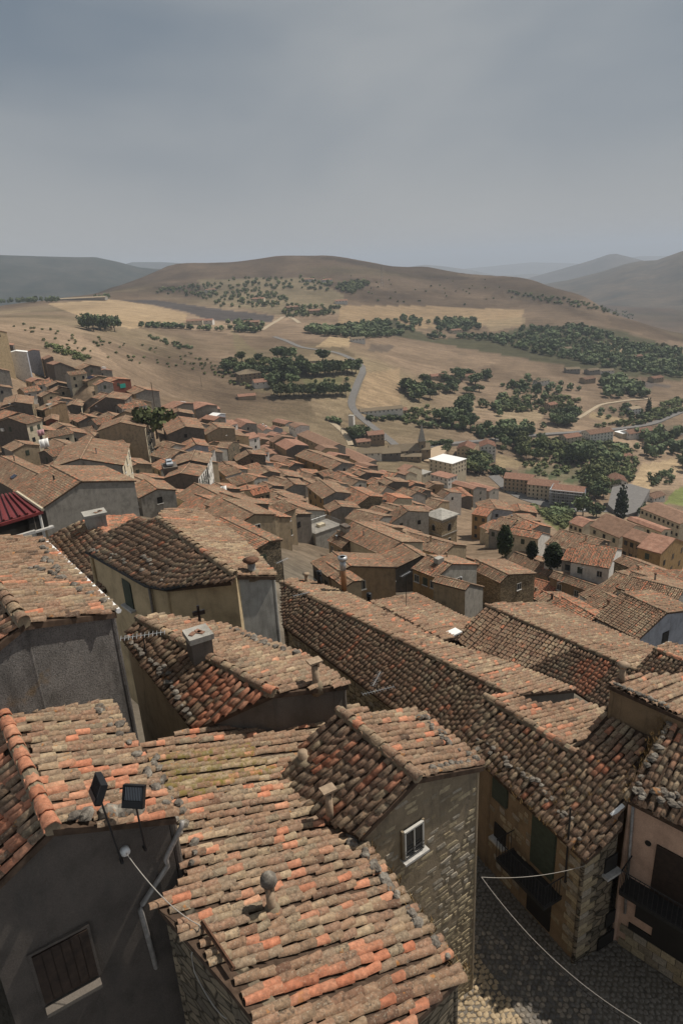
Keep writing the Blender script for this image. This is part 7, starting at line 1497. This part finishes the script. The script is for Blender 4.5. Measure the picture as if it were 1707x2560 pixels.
# ---- parked cars
def car(p, rz, colr, label):
    o = thing('car', label, 'car', tuple(p), 'parked cars'); M0 = Matrix.Translation(p) @ Matrix.Rotation(rz, 4, 'Z'); pm = plain('car_paint', colr, .3, .03, 1, .5); b = MB()
    prof = [(-2.1, .35), (-2.1, .8), (-1.9, .95), (-1.2, 1.0), (-.7, 1.42), (.7, 1.45), (1.35, 1.0), (2.0, .9), (2.15, .6), (2.1, .35)]
    n_ = len(prof); V = [M0 @ Vector((x, s * (.82 if z < 1.1 else .66), z)) for s in (-1, 1) for x, z in prof]; b.add(V, [tuple(range(n_)), tuple(range(2 * n_ - 1, n_ - 1, -1))] + [(i, i + n_, (i + 1) % n_ + n_, (i + 1) % n_) for i in range(n_)]); b.o('body', pm, o)
    b = MB(); b.box(M0 @ Matrix.Translation((0, 0, 1.2)) @ Matrix.Diagonal((1.5, 1.52, .3, 1))); b.box(M0 @ Matrix.Translation((1.05, 0, 1.2)) @ Matrix.Rotation(.6, 4, 'Y') @ Matrix.Diagonal((.06, 1.25, .5, 1))); b.box(M0 @ Matrix.Translation((-.97, 0, 1.22)) @ Matrix.Rotation(-.7, 4, 'Y') @ Matrix.Diagonal((.06, 1.25, .5, 1))); b.o('windows', GLASS, o)
    for x in (-1.3, 1.35):
        for s in (-1, 1): b = MB(); q = M0 @ Vector((x, s * .78, .32)); q2 = M0 @ Vector((x, s * .9, .32)); b.tube([q, q2], .32, 10); b.o('wheel', BLACK, o)
for (k, x, y, rz, cl, lab) in (('C4', 295, 835, .45, (.6, .6, .6), 'silver car parked by the apartment row'), ('C4', 375, 853, .45, (.62, .62, .6), 'white car right of the silver one'), ('C4', 415, 862, .45, (.04, .04, .045), 'black car right of the white one'), ('C4', 155, 800, .45, (.05, .05, .055), 'dark car left of the silver one'), ('C4', 745, 940, .4, (.6, .6, .58), 'white car near the foot of the scaffolding'), ('C4', 940, 370, .3, (.65, .65, .63), 'white car by the hotel-like house'), ('C4', 710, 315, .3, (.1, .1, .12), 'dark car between the yellow and hotel-like houses'), ('C3', 560, 370, .3, (.7, .7, .7), 'white car in the villa yard')):
    p = hit(c(k, x, y), 0, 60); p[2] += .5; car(p, rz, cl, lab)
uv = c('E3', 225, 810); p = ray(*uv) * depth_at(*uv) * 1.06; gz_ = p[2] - .8; car(np.array([p[0], p[1], gz_]), 1.9, (.4, .43, .46), 'grey-blue car in the steep alley between balconied fronts')
o = thing('alley_paving', 'short paved ledge under the alley car', 'paving', (p[0], p[1], gz_ - 3)); b = MB(); b.bx(p[0], p[1], gz_ - 1, 3.6, 5.5, 2, .33); b.o('slab', W['dark'], o)
# pylon and poles on the far hill
def pylon(k, x, y, h_, lab):
    g = hit(c(k, x, y)); o = thing('pylon', lab, 'pylon', tuple(g)); b = MB()
    for sx, sy in ((-1, -1), (1, -1), (1, 1), (-1, 1)): b.tube([g + [sx * 3, sy * 3, -1], g + [sx * .5, sy * .5, h_]], .22, 4)
    for z in np.linspace(.1, .95, 8): w_ = 3 - 2.5 * z; b.tube([g + [-w_, -w_, z * h_], g + [w_, w_, z * h_ + 2]], .15, 4); b.tube([g + [w_, -w_, z * h_], g + [-w_, w_, z * h_ + 2]], .15, 4)
    b.o('lattice', PIPE, o); b = MB()
    for z in (.75, .87, .97): b.tube([g + [-6, 0, z * h_], g + [6, 0, z * h_]], .2, 4)
    b.o('crossarm', PIPE, o)
pylon('F2', 197, 218, 55, 'grey lattice pylon on the far hill slope')
for i, (k, x, y, h_) in enumerate((('F3', 838, 600, 13), ('F3', 790, 640, 10), ('F4', 1330, 480, 11), ('F1', 920, 668, 9), ('F1', 508, 430, 0))):
    if h_: g = hit(c(k, x, y), 0, 60); b = MB(); b.tube([g - [0, 0, 1], g + [0, 0, h_]], [.18, .12], 6); tag(b.o('utility_pole', BARK), ['tall dark pole beside the transformer tower', 'thin pole on the dirt road bend', 'pole beside the valley road', 'lone pole on the bare slope'][i], 'pole')
# ================================================================ the hazy air
hz = MB(); hz.bx(0, 9000, -375, 64000, 62000, 1300); ho = hz.o('haze', []); ho['kind'] = 'stuff'; ho['label'] = 'pale summer haze filling the valley air'; ho['category'] = 'haze'
hm = bpy.data.materials.new('haze'); hm.use_nodes = True; hm.node_tree.nodes.clear(); ou = hm.node_tree.nodes.new('ShaderNodeOutputMaterial'); pv = hm.node_tree.nodes.new('ShaderNodeVolumePrincipled'); pv.inputs['Color'].default_value = (.73, .815, .94, 1); pv.inputs['Density'].default_value = .0001; pv.inputs['Anisotropy'].default_value = 0.0
hm.node_tree.links.new(pv.outputs[0], ou.inputs['Volume']); ho.data.materials.append(hm)
